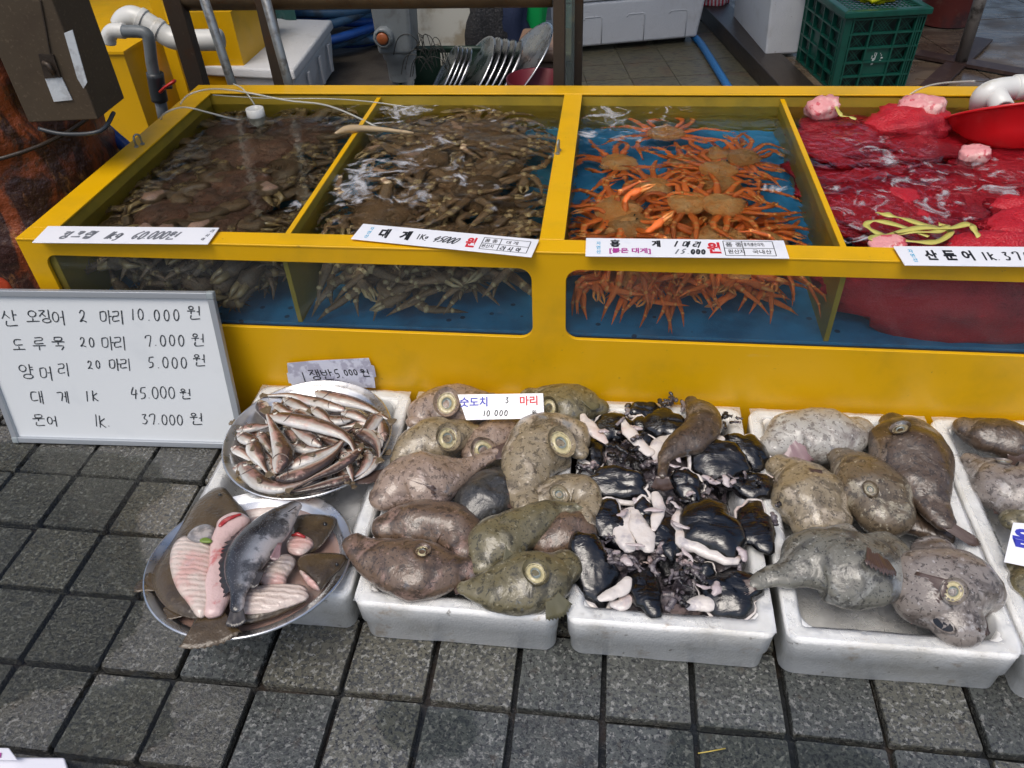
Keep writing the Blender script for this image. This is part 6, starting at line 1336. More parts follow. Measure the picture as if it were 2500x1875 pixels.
G().tube(smoothpath([A + V((.03, -.01, -.012)), (A + B) / 2 + V((0, -.015, -.03)), B + V((0, -.01, -.028)), (B + C_) / 2 + V((0, 0, -.012))], 5), .006, 8).put('black_rope', m_dark, t, True)
# orange rubber boot or float at the left edge
o = blob('rubber_float', 'orange red rubber float at the left edge beside the tank corner', 'float', PY(-28, 725, .95), (.070, .05, .085), m_orcl, .25, 1.2, 4)
# blue hoses next to the tank
for l_, pts in [('blue water hose coming from under the brown cabinet', [PY(215, 285, 1.62), PY(245, 305, 1.6), PY(280, 335, 1.58), PY(310, 362, 1.56), PY(335, 400, 1.55)]), ('blue water hose behind the left rim below the other hose', [PY(160, 370, 1.66), PY(200, 382, 1.62), PY(240, 402, 1.6), PY(280, 425, 1.58)])]:
    o = G().tube(smoothpath(pts, 6), .021, 12).put('water_hose', m_hose, None, True, pts[0]); tag(o, l_, 'hose', 'blue hoses left of the tank')
o = G().tube(smoothpath([PY(205, 405, 1.7), PY(240, 425, 1.7), PY(280, 445, 1.7)], 4), .018, 10).put('water_hose', m_dark, None, True, PY(205, 405, 1.7)); tag(o, 'black hose under the two blue hoses', 'hose')
# second yellow tank at the back left, with its plumbing
c0 = P(346, 95, .50); c1 = P(268, 122, .50)
t = thing('yellow_tank', 'yellow water tank standing behind the brown cabinet', 'tank', V((c0.x, c0.y, 0)))
lin_box('tank_body', None, None, [V((-2.0, c1.y - .02, 0)), V((c0.x, c1.y - .02, 0)), V((c0.x + .05, c0.y + .9, 0)), V((-2.0, c0.y + .9, 0))], .49, m_yel, t)
lin_box('tank_rim', None, None, [V((-2.0, c1.y - .03, .49)), V((c0.x + .01, c1.y - .03, .49)), V((c0.x + .01, c1.y + .06, .49)), V((-2.0, c1.y + .06, .49))], .012, m_yel, t)
lin_box('tank_rim', None, None, [V((c0.x - .06, c1.y + .06, .49)), V((c0.x + .01, c1.y + .06, .49)), V((c0.x + .06, c0.y + .9, .49)), V((c0.x - .01, c0.y + .9, .49))], .012, m_yel, t)
yb = 3.05
a, b = PY(388, 90, yb), PY(575, 80, yb)
t = thing('yellow_cabinet', 'yellow sheet metal housing behind the pipes and the white lidded box', 'cabinet', V((a.x, yb, 0)))
zt_ = PY(500, 30, yb).z
G().add(*(lambda pts: ([V((x, yb, z)) for x, z in pts] + [V((x, yb + .5, z)) for x, z in pts], [tuple(range(len(pts))), tuple(range(2 * len(pts) - 1, len(pts) - 1, -1))] + [(i, len(pts) + i, len(pts) + (i + 1) % len(pts), (i + 1) % len(pts)) for i in range(len(pts))]))([(a.x - .45, 0), (b.x, 0), (b.x, zt_), (a.x + .16, zt_), (a.x, zt_ - .10), (a.x - .45, zt_ - .10)])).put('housing', m_yel, t)
o = lin_box('yellow_post', 'slanted yellow post behind the white elbow pipes', 'post', [PY(398, 110, 2.75) + V((0, 0, -.6)), PY(425, 110, 2.75) + V((0, 0, -.6)), PY(425, 110, 2.8) + V((0, .0, -.6)), PY(398, 110, 2.8) + V((0, 0, -.6))], 1.1, m_yel)
t = thing('plastic_tarp', 'dark green plastic tarp hanging behind the yellow tank', 'tarp', V((-1.4, 4.0, 0)))
vs = [V((-2.6 + 2.0 * i / 30, 3.9 + .06 * math.sin(i * .8) + .05 * fbm(V((i * .3, j * .2, 0)), 1), 1.3 * j / 16)) for j in range(17) for i in range(31)]
put('sheet', vs, [(j * 31 + i, j * 31 + i + 1, (j + 1) * 31 + i + 1, (j + 1) * 31 + i) for j in range(16) for i in range(30)], m_tarp, t)
yp = 2.45
def tubeY(name, pxs, y, r, m, parent, sm=5, n=14): return G().tube(smoothpath([PY(a, b, y + (c if c else 0)) for a, b, c in pxs], sm), r, n).put(name, m, parent, True)
t = thing('water_pipe', 'thick white plastic pipe bending behind the dark steel leg', 'pipe', PY(330, 50, yp))
tubeY('pipe', [(295, 62, 0), (306, 46, 0), (325, 40, 0), (350, 50, 0), (385, 72, 0), (415, 92, 0), (450, 98, 0), (540, 97, 0)], yp, .042, m_pvc, t)
for a_, b_ in (((340, 44), (352, 51)), ((378, 68), (392, 77))): tubeY('coupling', [(*a_, 0), (*b_, 0)], yp, .047, m_pvc, t)
t = thing('water_pipe', 'short white elbow pipe with its mouth open over the yellow tank', 'pipe', PY(270, 80, 2.35))
tubeY('elbow', [(265, 104, 0), (266, 88, 0), (276, 76, 0), (292, 75, 0), (304, 76, 0)], 2.35, .030, m_pvc, t)
t = thing('drain_valve', 'grey plastic pipe with a black valve and red lever', 'pipe', PY(370, 150, 2.3))
tubeY('pipe', [(302, 77, 0), (335, 77, 0), (356, 82, 0), (364, 100, 0), (370, 150, 0), (378, 190, 0)], 2.3, .024, m_pvcg, t)
tubeY('valve_body', [(378, 178, 0), (384, 215, 0), (390, 245, 0)], 2.3, .034, m_dark, t, 3)
tubeY('lower_pipe', [(390, 240, 0), (402, 300, 0)], 2.3, .024, m_pvcg, t, 2)
tubeY('valve_stem', [(395, 213, 0), (418, 211, 0)], 2.29, .010, m_dark, t, 2)
hb = PY(405, 213, 2.26); G().tube([PY(392, 224, 2.25), PY(404, 212, 2.25), PY(426, 198, 2.25)], [.014, .011, .015], 8, flat=.5).put('red_lever', m_redh, t, True)
# steel frame stand
t = thing('steel_stand', 'dark rusty steel stand with a thick horizontal beam behind the tank', 'stand', V((.3, 2.15, 0)))
for a_, b_, nm in ((395, 442, 'leg'), (620, 656, 'leg'), (1349, 1381, 'leg')):
    x0_, x1_ = PY(a_, 0, 2.13).x, PY(b_, 0, 2.13).x; w_ = (x1_ - x0_) * .93
    bevel(G().box(((x0_ + x1_) / 2, 2.15, .62), (w_, .05, 1.24)).put(nm, m_frame, t), .004)
x0_, x1_ = PY(444, 20, 2.13).x, PY(1347, 20, 2.13).x
g = G(); nb = 20; g.tube([V((x0_ + (x1_ - x0_) * i / nb, 2.19, .752 + .064)) for i in range(nb + 1)], .064, 16); g.put('beam', m_beam, t, True)
bevel(G().box((PY(1410, 0, 2.33).x, 2.35, .7), (.042, .04, 1.4)).put('leg', m_frame, t), .004)
bevel(G().box((PY(1389, 60, 2.25).x, 2.27, .66), (.04, .006, 1.2)).put('glass_panel', thin('greenish_glass', (.55, .68, .60), .25, (.45, .5, .48)), t), .001)
for l_, a_, b_ in (('galvanised steel pole in front of the white lidded box, the left one', (499, 0), (568, 209)), ('galvanised steel pole beside the dark steel leg, the right one', (649, 0), (706, 209))):
    p0, p1 = PY(*a_, 2.0), PY(*b_, 2.0); d_ = (p1 - p0); p2 = p0 + d_ * ((0 - p0.z) / d_.z) * 1.0; p3 = p0 - d_ * .8
    o = G().tube([p2, p3], .0165, 14).put('steel_pole', m_steel, None, True, p2); tag(o, l_, 'pole', 'galvanised poles behind the tank')
# styrofoam box with lid
fl, fr, bk = V((-.834, 3.04, 0)), V((-.325, 2.975, 0)), V((-.388, 3.85, 0)); bl4 = fl + (bk - fr)
t = thing('styrofoam_box', 'white lidded styrofoam box behind the steel poles', 'box', fl)
q_ = [fl, fr, bk, bl4]; ce_ = sum(q_, V()) / 4; ins = [p.lerp(ce_, .05) for p in q_]
bevel(G().quadprism([p.lerp(ce_, .12) for p in q_], [p + V((0, 0, .222)) for p in ins]).put('tub', m_styrod, t), .02, 3)
bevel(G().quadprism([p + V((0, 0, .226)) for p in q_], [p.lerp(ce_, .015) + V((0, 0, .275)) for p in q_]).put('lid', m_styrod, t), .012, 3)
for s_ in (.25, .55, .8):
    a_ = ins[1].lerp(ins[2], s_); out_ = (q_[1] - q_[0]).normalized(); bevel(G().box(a_ + V((0, 0, .12)) + out_ * .012, (.012, .03, .15)).put('rib', m_styrod, t), .004)
# hose coil
for i in range(9):
    c = V((-.72 + .05 * math.sin(i * 2.1), 4.45 + .1 * math.cos(i * 1.3), .04 + .026 * i)); r1, r2 = .50 + .05 * math.sin(i * 1.7), .36 + .05 * math.cos(i * 2.3); ti = .05 * math.sin(i * 3)
    ps = [c + V((r1 * math.cos(a), r2 * math.sin(a), ti * math.cos(a + i) + .02 * math.sin(3 * a + i))) for a in [2 * math.pi * k / 40 for k in range(41)]]
    o = G().tube(ps, .028, 9, False).put('coiled_hose', m_hoseb if i % 3 else m_hose, None, True, c); tag(o, ('bottom', 'second', 'third', 'fourth', 'middle', 'sixth', 'seventh', 'eighth', 'top')[i] + ' loop of the blue hose coil behind the white lidded box, counted upward', 'hose', 'loops of the blue hose coil')
o = G().tube([V((-.25, 4.3, .0)), V((-.33, 4.35, .45))], .022, 9).put('green_pipe', M('teal_pipe', (.05, .30, .32), .4), None, True, V((-.25, 4.3, 0))); tag(o, 'short teal pipe standing at the right of the hose coil', 'pipe')
# grey drain box
yd = 2.6; a, b = PY(902, 33, yd), PY(1006, 140, yd)
t = thing('drain_box', 'grey plastic drain box with an orange capped outlet', 'drain box', V(((a.x + b.x) / 2, yd, .2)))
xc = (PY(905, 60, yd).x + PY(1005, 60, yd).x) / 2; hw = (PY(1005, 60, yd).x - PY(905, 60, yd).x) / 2; zb = PY(950, 148, yd).z; zt2 = PY(950, 10, yd).z
bevel(G().quadprism([V((xc - hw * .86, yd, zb + .02)), V((xc + hw * .86, yd, zb + .02)), V((xc + hw * .86, yd + .16, zb + .02)), V((xc - hw * .86, yd + .16, zb + .02))], [V((xc - hw, yd, zt2 + .1)), V((xc + hw, yd, zt2 + .1)), V((xc + hw, yd + .18, zt2 + .1)), V((xc - hw, yd + .18, zt2 + .1))]).put('housing', m_pvcg, t), .02, 3)
G().rev([(.06, -.1), (.062, -.02), (hw * .82, -.01), (hw * .88, .025)], 28, Matrix.Translation((xc, yd + .08, zb))).put('collar', m_pvcg, t, True)
G().rev([(.045, -.3)] + [(.045 + .006 * (i % 2), -.3 + .012 * i) for i in range(18)] + [(.001, -.09)], 20, Matrix.Translation((xc, yd + .08, zb))).put('ribbed_hose', m_pvcg, t, True)
oc = PY(937, 90, yd - .01); mt = Matrix.Translation(oc) @ Matrix.Rotation(math.pi / 2, 4, 'X')
G().rev([(.042, -.01), (.042, .02), (.030, .03), (.030, .02)], 10, mt).put('threaded_ring', m_pvcg, t, True); G().rev([(.024, .0), (.024, .03), (.018, .034), (.001, .035)], 20, mt).put('orange_cap', m_orange, t, True)
# slab, netting, cloth, green sheet
o = lin_box('cutting_board', 'stained white board standing behind the pile of round trays', 'board', [PY(1017, 118, 3.3) * 1, PY(1160, 117, 3.3), PY(1160, 117, 3.35), PY(1017, 118, 3.35)], .42, m_slab)
ob = lin_box('wooden_post', 'thin brown post between the drain box and the stained board', 'post', [V((PY(1001, 60, 3.2).x, 3.2, 0)), V((PY(1013, 60, 3.2).x, 3.2, 0)), V((PY(1013, 60, 3.2).x, 3.24, 0)), V((PY(1001, 60, 3.2).x, 3.24, 0))], 1.1, m_beam)
for l_, px, py, r_, m_, sd in (('black netting bunched beside the stained board', 1185, 80, (.10, .08, .30), m_net, 1), ('dark grey net roll under the steel beam', 1222, 80, (.075, .08, .30), m_net, 5), ('folded dark blue cloth next to the green sheet', 1250, 75, (.09, .08, .30), m_denim, 9)):
    blob('netting' if m_ is m_net else 'cloth', l_, 'netting' if m_ is m_net else 'cloth', PY(px, py, 3.35), r_, m_, .3, 2.2, sd, None, 24, 16)
t = thing('green_parasol', 'furled bright green plastic sheet hanging behind the round trays', 'plastic sheet', PY(1290, 60, 3.4))
vs = []; n = 26
for k in range(13):
    f = k / 12; c = PY(1285 + 22 * (1 - f), 118 - 150 * f, 3.4); w_ = .035 + .075 * f
    for j in range(n): a = 2 * math.pi * j / n; vs.append(c + V((math.cos(a) * w_ * (1 + .12 * math.sin(7 * a + f)), math.sin(a) * w_ * .6, 0)))
put('folds', vs, [(k * n + j, k * n + (j + 1) % n, (k + 1) * n + (j + 1) % n, (k + 1) * n + j) for k in range(12) for j in range(n)], m_greenb, t)
# dark basket with stacked round trays
yk = 2.55; t = thing('basket', 'dark green perforated basket holding tilted round trays', 'basket', V((.65, yk, 0)))
x0_, x1_ = PY(965, 200, yk).x, PY(1262, 200, yk).x; zb_ = .0; zt3 = PY(1100, 120, yk + .28).z
for nm, c, d in (('wall', ((x0_ + x1_) / 2, yk + .29, (zt3) / 2), (x1_ - x0_, .012, zt3)), ('wall', ((x0_ + x1_) / 2, yk, zt3 * .3), (x1_ - x0_, .012, zt3 * .6)), ('wall', (x0_, yk + .145, zt3 * .4), (.012, .28, zt3 * .8)), ('wall', (x1_, yk + .145, zt3 * .35), (.012, .28, zt3 * .7)), ('base', ((x0_ + x1_) / 2, yk + .145, .03), (x1_ - x0_, .28, .012))): bevel(G().box(c, d).put(nm, m_dgreen, t), .003)
G().tube([V((x0_, yk + .29, zt3)), V((x1_, yk + .29, zt3))], .012, 8).put('rim', m_dgreen, t, True)
for r_ in range(2):
    for k in range(5):
        c = PY(1078 + k * 6.2, 137 + r_ * 14, yk + .28); G().box(c - V((0, .004, 0)), (.007, .003, .03)).put('slot', m_slab, t)
def standtray(label, px0, py0, px1, py1, y, r, tw, k):
    lo, hi = PY(px0, py0, y), PY(px1, py1, y); c = (lo + hi) / 2; ax = (hi - lo).normalized(); rad = (hi - lo).length / 2
    vd = (c - CAM).normalized(); nrm = ax.cross(vd).normalized(); nrm = nrm if nrm.x < 0 else -nrm; nrm = Matrix.Rotation(tw if (Matrix.Rotation(tw, 3, ax) @ nrm).dot(vd) < 0 else -tw, 3, ax) @ nrm; x = nrm.cross(ax).normalized(); y2 = nrm.cross(x)
    mt = Matrix.Translation(c) @ Matrix((x, y2, nrm)).transposed().to_4x4(); t = thing('round_tray', label, 'tray', c, 'round aluminium trays stacked on edge in the basket')
    G().rev([(.001, -.012), (rad * .82, -.012), (rad * .92, -.002), (rad * .97, 0), (rad, .001), (rad * 1.005, -.004), (rad * .98, -.006), (rad * .92, -.008), (rad * .8, -.017), (.001, -.017)], 48, mt).put('dish', m_alu, t, True)
for k in range(4): standtray(['leftmost round tray of the small upright stack', 'second round tray from the left in the small upright stack', 'third round tray from the left in the small upright stack', 'rightmost round tray of the small upright stack'][k], 1040 + k * 12, 260, 1118 + k * 11, 118 + k * 2, yk + .12 - k * .012, .15, .16, k)
for k in range(5): standtray(['round tray at the left of the large tilted stack with its dark inside showing', 'second round tray of the large tilted stack', 'middle round tray of the large tilted stack', 'fourth round tray of the large tilted stack', 'last round tray of the large tilted stack, under the largest tray'][k], 1080 + k * 22, 275, 1208 + k * 17, 101 + k * 1.5, yk + .14 - k * .016, .17, .30 - .03 * k, k)
standtray('largest round tray leaning against the dark steel leg', 1170, 270, 1348, 68, yk + .06, .2, .30, 9)
m_wire = M('dark_wire', (.05, .05, .045), .5, .4)
g = G(); rr = random.Random(4)
for _ in range(16):
    c = PY(rr.uniform(1010, 1060), rr.uniform(115, 190), yk + .05); a = rr.uniform(.6, 2.6); g.tube(smoothpath([c, c + V((math.cos(a) * .06, 0, .06)), c + V((math.cos(a) * .13, 0, .05)), c + V((math.cos(a) * .17, 0, -.02))], 4), .0018, 4)
o = g.put('wire_tangle', m_wire, None, True, PY(1035, 150, yk)); tag(o, 'tangle of thin dark wire at the left of the basket', 'wire', kind='stuff')
# brown tub, maroon bowl
yt = 2.75; xa, xb = PY(1262, 150, yt).x, PY(1400, 150, yt).x; zt4 = PY(1330, 108, yt + .1).z
t = thing('plastic_tub', 'brown plastic tub behind the dark steel leg', 'tub', V(((xa + xb) / 2, yt + .1, 0)))
bevel(G().quadprism([V((xa + .03, yt, 0)), V((xb - .03, yt, 0)), V((xb - .03, yt + .3, 0)), V((xa + .03, yt + .3, 0))], [V((xa, yt, zt4 - .05)), V((xb - .008, yt, zt4 - .05)), V((xb - .008, yt + .32, zt4 - .05)), V((xa, yt + .32, zt4 - .05))]).put('body', m_brownp, t), .02, 3)
bevel(G().box(((xa + xb) / 2, yt + .16, zt4 - .02), (xb - xa + .02, .36, .05)).put('rim', m_brownp, t), .018, 3)
G().tube([V((xb + .008, yt + .02, zt4 - .03)), V((xb + .03, yt + .02, zt4 - .10)), V((xb + .008, yt + .02, zt4 - .14))], .008, 8).put('handle', m_brownp, t, True)
o = G().rev([(.001, .0), (.08, 0), (.115, .10), (.12, .102), (.118, .09), (.1, .04), (.001, .01)], 30, Matrix.Translation(PY(1310, 252, 2.35))).put('bowl', m_maroon, None, True, PY(1310, 215, 2.35)); tag(o, 'maroon plastic bowl just showing above the back rim', 'bowl')

# ------------------------------------------------------------------ behind the tank, right part
a, b = V((.93, 4.09, .035)), V((1.7587, 4.3159, .035)); n_ = V((-(b - a).y, (b - a).x, 0)).normalized()
t = thing('styrofoam_box', 'large white styrofoam box raised on dark wooden blocks at the top centre', 'box', a)
q_ = [a, b, b + n_ * .5, a + n_ * .5]; ux = (b - a).normalized()
bevel(G().quadprism([q_[0] + ux * .02, q_[1] - ux * .035, q_[2] - ux * .035, q_[3] + ux * .02], [p + V((0, 0, .245)) for p in q_]).put('tub', m_styrod, t), .018, 3)
bevel(G().quadprism([p + V((0, 0, .25)) - n_ * .004 for p in q_], [p + V((0, 0, .31)) - n_ * .004 for p in q_]).put('lid', m_styrod, t), .012, 3)
for k in range(3):
    c = a + ux * (.17 + .26 * k) + V((0, 0, .0)); w2 = .055
    g = G(); g.tube([c - ux * w2 + V((0, 0, .15)) - n_ * .001, c - ux * (w2 - .01) + V((0, 0, .165)) - n_ * .001, c + ux * (w2 - .01) + V((0, 0, .165)) - n_ * .001, c + ux * w2 + V((0, 0, .155)) - n_ * .001, c + ux * w2 + V((0, 0, .01)) - n_ * .001], .0035, 5); g.put('moulded_arch', m_styrod, t, True)
for k, s_ in enumerate((.12, .55, .84)):
    c = a + ux * (s_ * .83) + n_ * .14; o = G().box(c + V((0, 0, -.018)), (.17, .1, .032), math.atan2(ux.y, ux.x)).put('wooden_block', m_timber, None, False, c); tag(o, ['left dark wooden block under the large styrofoam box', 'middle dark wooden block under the large styrofoam box', 'right dark wooden block under the large styrofoam box'][k], 'wooden block', 'wooden blocks under the styrofoam box')
o = G().tube(smoothpath([P(1695, 90, .02), P(1712, 108, .02), P(1745, 160, .02), P(1785, 225, .02)], 5), .021, 10).put('blue_pipe', M('bright_blue_pipe', (.02, .16, .42), .4), None, True, P(1712, 108, .02)); tag(o, 'blue pipe lying on the tiles beside the dark timber', 'pipe')
# timber kerb and plywood deck
k0, k1 = P(1735, 30, .10), P(1925, 230, .10); dk = (k1 - k0).normalized(); pk = V((-dk.y, dk.x, 0)); pk = pk if pk.x > 0 else -pk
k0 = k0 - dk * 1.6; k1 = k1 + dk * .9
tb = lin_box('timber_kerb', 'dark wet timber beam edging the plywood deck', 'timber', [k0 * 1 - V((0, 0, .1)), k1 - V((0, 0, .1)), k1 + pk * .17 - V((0, 0, .1)), k0 + pk * .17 - V((0, 0, .1))], .10, m_timber, bv=.006)
dk_t = thing('plywood_deck', 'weathered wet plywood deck at the upper right', 'deck', k1 + pk * .2)
e0 = k0 + pk * .175; e1_ = k1 + pk * .175
rr = random.Random(2); Ltot = (e1_ - e0).length
for i in range(4):
    for j in range(4):
        a_ = e0 + dk * (Ltot * i / 4 + .004) + pk * (j * .9 + .004); b_ = a_ + dk * (Ltot / 4 - .008); z_ = rr.uniform(-.004, .0) - .015
        pl = [a_, b_, b_ + pk * .892, a_ + pk * .892]; G().quadprism([V((p.x, p.y, .06)) for p in pl], [V((p.x, p.y, .088 + z_)) for p in pl]).put('plywood_board', m_wood, dk_t)
# styrofoam box standing on the deck edge
A, B, C_ = P(1868, 136, .09), P(1886, 136, .09), P(1905, 0, .09)
t = thing('styrofoam_box', 'tall white styrofoam box behind the green crate', 'box', A)
dl = (P(1767, 15, .09) - A); dl = dl.normalized() * .75; wv = pk * .20
zz_ = .36; pl = [A, A + wv, A + wv + dl, A + dl]
bevel(G().quadprism(pl, [p + V((-.02, 0, zz_)) for p in pl]).put('tub', m_styrod, t), .014, 3)
bevel(G().quadprism([p + V((-.022, -.002, zz_ + .003)) for p in pl], [p + V((-.022, -.002, zz_ + .05)) for p in pl]).put('lid', m_styrod, t), .01, 3)
blob('plastic_bag', 'crumpled white and red striped bag at the top edge behind the styrofoam boxes', 'bag', P(1740, -2, .12), (.10, .08, .06), m_rbag, .4, 2, 3)
# green crate
CA, CB = V((2.287, 3.256, 0)), V((2.69, 3.326, 0)); ux = (CB - CA).normalized(); vx = V((-ux.y, ux.x, 0)); CW = (CB - CA).length; CH = .45; CD = .52
CA = CA + ux * .012; CW -= .03
t = thing('plastic_crate', 'dark green slatted plastic crate with a yellow bag on top', 'crate', CA)
TP = .955
def cp(u, v, z, face):                                  # taper towards the base
    s = TP + (1 - TP) * z / CH; uu = (u - .5) * s + .5
    if face == 'f': return CA + ux * (CW * uu) + vx * (CD * (1 - s) / 2 + v) + V((0, 0, z))
    return CA + ux * (CW * (1 - s) / 2 + v) + vx * (CD * uu) + V((0, 0, z))
def cbar(face, u0, z0, u1, z1, wd, dep, name='rib', off=0.0):
    a, b = cp(u0, off, z0, face), cp(u1, off, z1, face); d = (b - a).normalized(); nn_ = vx if face == 'f' else ux; s = d.cross(nn_).normalized() * wd / 2
    G().quadprism([a - s, a + s, b + s, b - s], [a - s + nn_ * dep, a + s + nn_ * dep, b + s + nn_ * dep, b - s + nn_ * dep]).put(name, m_green, t)
US = {'f': (.10, .34, .68, .90), 's': (.08, .28, .5, .72, .92)}
for face in 'fs':
    for u in US[face]: cbar(face, u, 0, u, CH - .03, .008, .022, 'rib', -.004)
    for u in (0.0, .035, .07, .93, .965, 1.0): cbar(face, u, 0, u, CH - .03, .006, .03, 'corner_rib', -.002 * (1 if u in (.035, .965) else 2))
    for k in range(7): z = .01 + k * (CH - .05) / 6; cbar(face, 0, z, 1, z, .008, .020, 'shelf_rib', -.003)
    zs = [.01 + k * (CH - .05) / 6 for k in range(7)]
    us = US[face]
    for i in range(len(us) - 1):
        for k in range(6):
            plain = (face == 'f' and i == 1 and k in (0, 2, 3)) or (face == 's' and i == 2 and k in (2, 3))
            u0, u1, z0, z1 = us[i] + .012, us[i + 1] - .012, zs[k] + .005, zs[k + 1] - .005
            if plain:
                nn_ = vx if face == 'f' else ux; q = [cp(u0, .006, z0, face), cp(u1, .006, z0, face), cp(u1, .006, z1 + .006, face), cp(u0, .006, z1 + .006, face)]; G().quadprism(q, [p + nn_ * .004 for p in q]).put('plain_panel', m_green, t); continue
            g = G(); nn_ = vx if face == 'f' else ux; st = .042 if face == 'f' else .035; m_ = int((u1 - u0 + .12) / st) + 1; du = (z1 - z0) / (CW if face == 'f' else CD)
            for q in range(-2, m_ + 1):
                for sg in (1, -1):
                    a0_ = u0 + q * st; a1_ = a0_ + du * 1.0
                    if sg < 0: a0_, a1_ = a1_, a0_
                    za, zb2 = z0, z1
                    if min(a0_, a1_) < u0 or max(a0_, a1_) > u1: continue
                    a, b = cp(a0_, .010, za, face), cp(a1_, .010, zb2, face); d = (b - a).normalized(); s = d.cross(nn_).normalized() * .0016
                    g.add([a - s, a + s, b + s, b - s], [(0, 1, 2, 3)])
            if g.v: o = g.put('lattice', m_green, t); o['kind'] = 'stuff'
for face in 'f':
    q = [cp(.02, .03, .0, 'f'), cp(.98, .03, .0, 'f'), cp(.98, .03, CH - .02, 'f'), cp(.02, .03, CH - .02, 'f')]
for face in 'fs':
    q = [cp(.01, .04, 0, face), cp(.99, .04, 0, face), cp(.99, .04, CH - .02, face), cp(.01, .04, CH - .02, face)]; nn_ = vx if face == 'f' else ux; G().quadprism(q, [p + nn_ * .003 for p in q]).put('inner_wall', M('crate_inside_dark', (.006, .02, .016), .5), t)
rim = [CA + ux * -.018 + vx * -.018, CA + ux * (CW + .018) + vx * -.018, CA + ux * (CW + .018) + vx * (CD + .018), CA + ux * -.018 + vx * (CD + .018)]
rin = [CA + ux * .02 + vx * .02, CA + ux * (CW - .02) + vx * .02, CA + ux * (CW - .02) + vx * (CD - .02), CA + ux * .02 + vx * (CD - .02)]
for i in range(4): j = (i + 1) % 4; bevel(G().quadprism([rim[i] + V((0, 0, CH - .03)), rim[j] + V((0, 0, CH - .03)), rin[j] + V((0, 0, CH - .03)), rin[i] + V((0, 0, CH - .03))], [rim[i] + V((0, 0, CH)), rim[j] + V((0, 0, CH)), rin[j] + V((0, 0, CH)), rin[i] + V((0, 0, CH))]).put('rim', m_green, t), .005)
g = G()
for k in range(1, 14): a = rin[0].lerp(rin[1], k / 14); b = rin[3].lerp(rin[2], k / 14); g.tube([a + V((0, 0, CH - .01)), b + V((0, 0, CH - .01))], .0025, 4); 
for k in range(1, 16): a = rin[0].lerp(rin[3], k / 16); b = rin[1].lerp(rin[2], k / 16); g.tube([a + V((0, 0, CH - .01)), b + V((0, 0, CH - .01))], .0025, 4)
o = g.put('lid_grid', m_green, t); o['kind'] = 'stuff'
mk = M('worn_white_marking', (.5, .55, .52), .5); g = G(); rr = random.Random(8)
for (a, b, c_, d_) in [(.46, .195, .49, .225), (.445, .222, .455, .238), (.475, .235, .482, .252), (.495, .232, .505, .25), (.565, .235, .575, .24), (.56, .21, .585, .215), (.57, .222, .6, .228), (.55, .242, .556, .248), (.485, .216, .50, .236)]:
    q = [cp(a, .004, b, 'f'), cp(c_, .004, b + .002, 'f'), cp(c_ + .004, .004, d_, 'f'), cp(a + .003, .004, d_ + .003, 'f')]; n0 = len(g.v); g.add(q, [(0, 1, 2, 3)])
o = g.put('worn_marking', mk, t); o['kind'] = 'stuff'
blob('plastic_bag', 'bright yellow plastic bag lying on the green crate', 'bag', CA + ux * .20 + vx * .16 + V((0, 0, CH + .035)), (.10, .08, .045), m_ybag, .5, 2.2, 6)
# rusty drum and pole with cross foot
dc = P(2315, 60, .08); t = thing('rusty_drum', 'dark red rusty drum standing on the plywood deck', 'drum', V((dc.x, dc.y, .08)))
m_drum = M('rusty_drum_steel', (.16, .03, .022), .45, .2, layers=[((.05, .03, .03), 'noise', 7, .45, .65, .8), ((.22, .10, .07), 'noise', 20, .56, .7, .6)], coat=.2)
rd_ = 62 * MP(dc) ; G().rev([(rd_, 0), (rd_ * 1.01, .3), (rd_ * 1.04, .31), (rd_ * 1.01, .32), (rd_, .62), (rd_ * 1.04, .63), (rd_, .64), (rd_, .9)], 40, Matrix.Translation(V((dc.x, dc.y + rd_ * .5, .08)))).put('drum_body', m_drum, t, True)
pb = P(2345, 152, .09); t = thing('steel_pole', 'grey steel pole on a flat crossed foot at the upper right', 'pole', pb)
tp = PY(2393, 0, pb.y); G().tube([pb, pb + (tp - pb) * 1.9], .030, 16).put('pole', M('weathered_pole', (.22, .20, .18), .5, .4, layers=[((.03, .025, .02), 'noise', 9, .5, .62, .9)], bump=[('noise', 50, .002)]), t, True)
for a_, b_ in (((2270, 215), (2400, 95)), ((2240, 132), (2560, 190))):
    p0, p1 = P(*a_, .087), P(*b_, .087); d_ = (p1 - p0).normalized(); s_ = V((-d_.y, d_.x, 0)) * .05
    G().quadprism([p0 - s_ - V((0, 0, .006)), p1 - s_ - V((0, 0, .006)), p1 + s_ - V((0, 0, .006)), p0 + s_ - V((0, 0, .006))], [p0 - s_ + V((0, 0, .006 if a_[0] == 2270 else .010)), p1 - s_ + V((0, 0, .006 if a_[0] == 2270 else .010)), p1 + s_ + V((0, 0, .006 if a_[0] == 2270 else .010)), p0 + s_ + V((0, 0, .006 if a_[0] == 2270 else .010))]).put('foot_strap', m_strap, t)
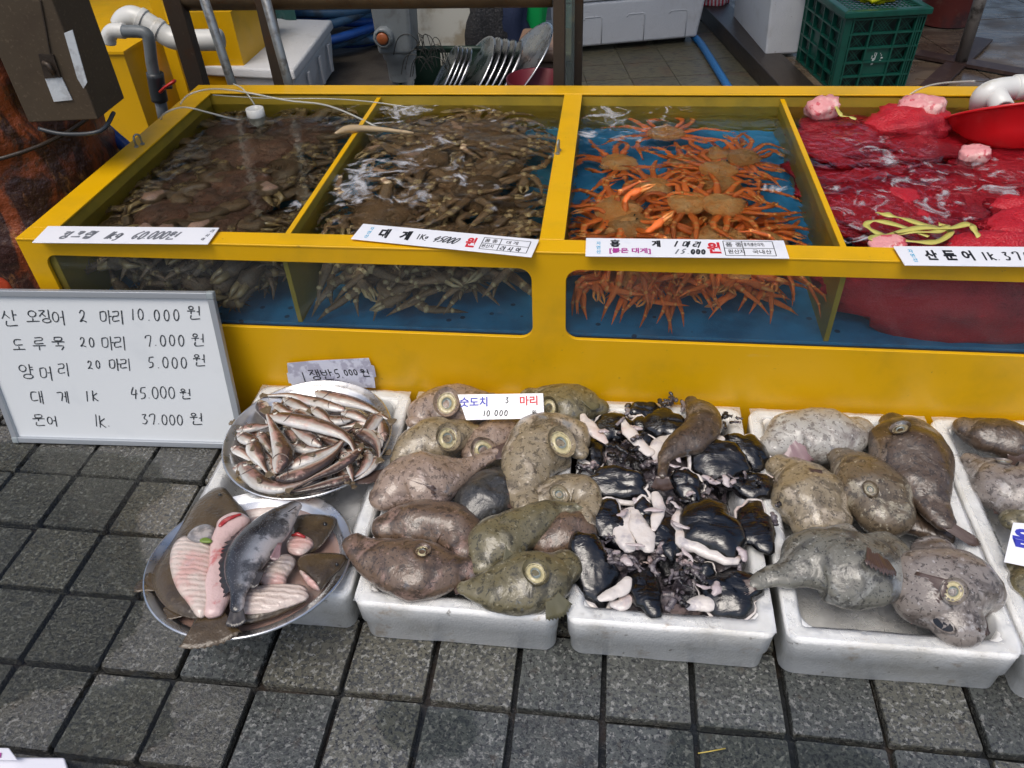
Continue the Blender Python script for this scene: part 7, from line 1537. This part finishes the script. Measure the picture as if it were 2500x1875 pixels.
# bottom left corner: white carton edge
zc_ = .10; t = thing('white_carton', 'corner of a white carton with a purple print at the bottom left edge', 'box', P(60, 1850, zc_))
m_cart = M('white_carton', (.74, .74, .80), .4)
bevel(G().quadprism([P(-200, 1852, .0) , P(158, 1852, .0), P(260, 2100, .0), P(-200, 2100, .0)], [P(-200, 1848, zc_), P(158, 1850, zc_), P(230, 2100, zc_), P(-200, 2100, zc_)]).put('carton', m_cart, t), .004)
bevel(G().quadprism([P(-160, 1824, zc_ + .003), P(22, 1826, zc_ + .003), P(44, 1856, zc_ + .003), P(-160, 1852, zc_ + .003)], [P(-160, 1824, zc_ + .02), P(22, 1826, zc_ + .02), P(44, 1856, zc_ + .02), P(-160, 1852, zc_ + .02)]).put('flap', m_cart, t), .002)
G().quadprism([P(-30, 1838, zc_ + .021), P(3, 1838, zc_ + .021), P(1, 1850, zc_ + .021), P(-30, 1850, zc_ + .021)], [P(-30, 1838, zc_ + .022), P(3, 1838, zc_ + .022), P(1, 1850, zc_ + .022), P(-30, 1850, zc_ + .022)]).put('purple_print', m_magp, t)

# out-of-view awning, added to darken what stands behind the tank
t = thing('added_shade_awning', 'dark tarpaulin awning over the area behind the tanks', 'awning', V((1, 2.7, 2.7)))
vs = [V((-3.5 + 10 * i / 20, 2.7 + 5 * j / 10, 2.7 + .25 * j / 10 + .03 * math.sin(i * 1.9))) for j in range(11) for i in range(21)]
f_ = [(j * 21 + i, j * 21 + i + 1, (j + 1) * 21 + i + 1, (j + 1) * 21 + i) for j in range(10) for i in range(20)]
o = put('shade_sheet', vs, f_, M('shade_awning_sheet', (.03, .05, .09), .5), t); b_ = o.modifiers.new('thick', 'SOLIDIFY'); b_.thickness = .01

o = G().tube([P(1704, 1839, .006), P(1735, 1834, .007), P(1771, 1827, .006)], .0012, 6).put('straw', M('yellow_straw', (.5, .38, .08), .5), None, True, P(1735, 1834, .006)); tag(o, 'short yellow straw lying on a paver at the bottom of the photo', 'straw')

a_, b_ = PY(2292, 848, .835), PY(2468, 855, .835)
o = G().box((a_ + b_) / 2, ((b_ - a_).length, .012, .020)).put('plastic_bar', m_pvc, None, False, a_); bevel(o, .002); tag(o, 'short white plastic bar lying at the bottom of the right window', 'bar')

# thin standing water on the paving
m_pud = thin('standing_water', (.80, .82, .80), .0, rough=.02, bump=[(30, .0022), (90, .0008)], ior=1.36)
for k, pts in enumerate([[(0, 1080), (150, 1100), (330, 1110), (420, 1180), (330, 1260), (360, 1400), (330, 1520), (230, 1640), (60, 1700), (-150, 1740), (-150, 1200)], [(330, 1640), (420, 1690), (400, 1800), (250, 1860), (120, 1820), (200, 1700)], [(1640, 1770), (1830, 1775), (1940, 1800), (2120, 1830), (2160, 1900), (1700, 1900)], [(950, 1720), (1120, 1735), (1180, 1790), (1060, 1850), (930, 1800)]]):
    ol = spline_outline([P(a, b, .0042) for a, b in pts], 10); c = sum(ol, V()) / len(ol)
    ol = [p + (p - c).normalized() * .022 * noise.noise(p * 22 + V((k, 0, 0))) + (p - c).normalized() * .010 * noise.noise(p * 70) for p in ol]; ol = [V((p.x, p.y, .0042)) for p in ol]
    if sum(p.x * q.y - q.x * p.y for p, q in zip(ol, ol[1:] + ol[:1])) < 0: ol.reverse()
    o = put('puddle', ol + [c], [(i, (i + 1) % len(ol), len(ol)) for i in range(len(ol))], m_pud); tag(o, kind='structure')
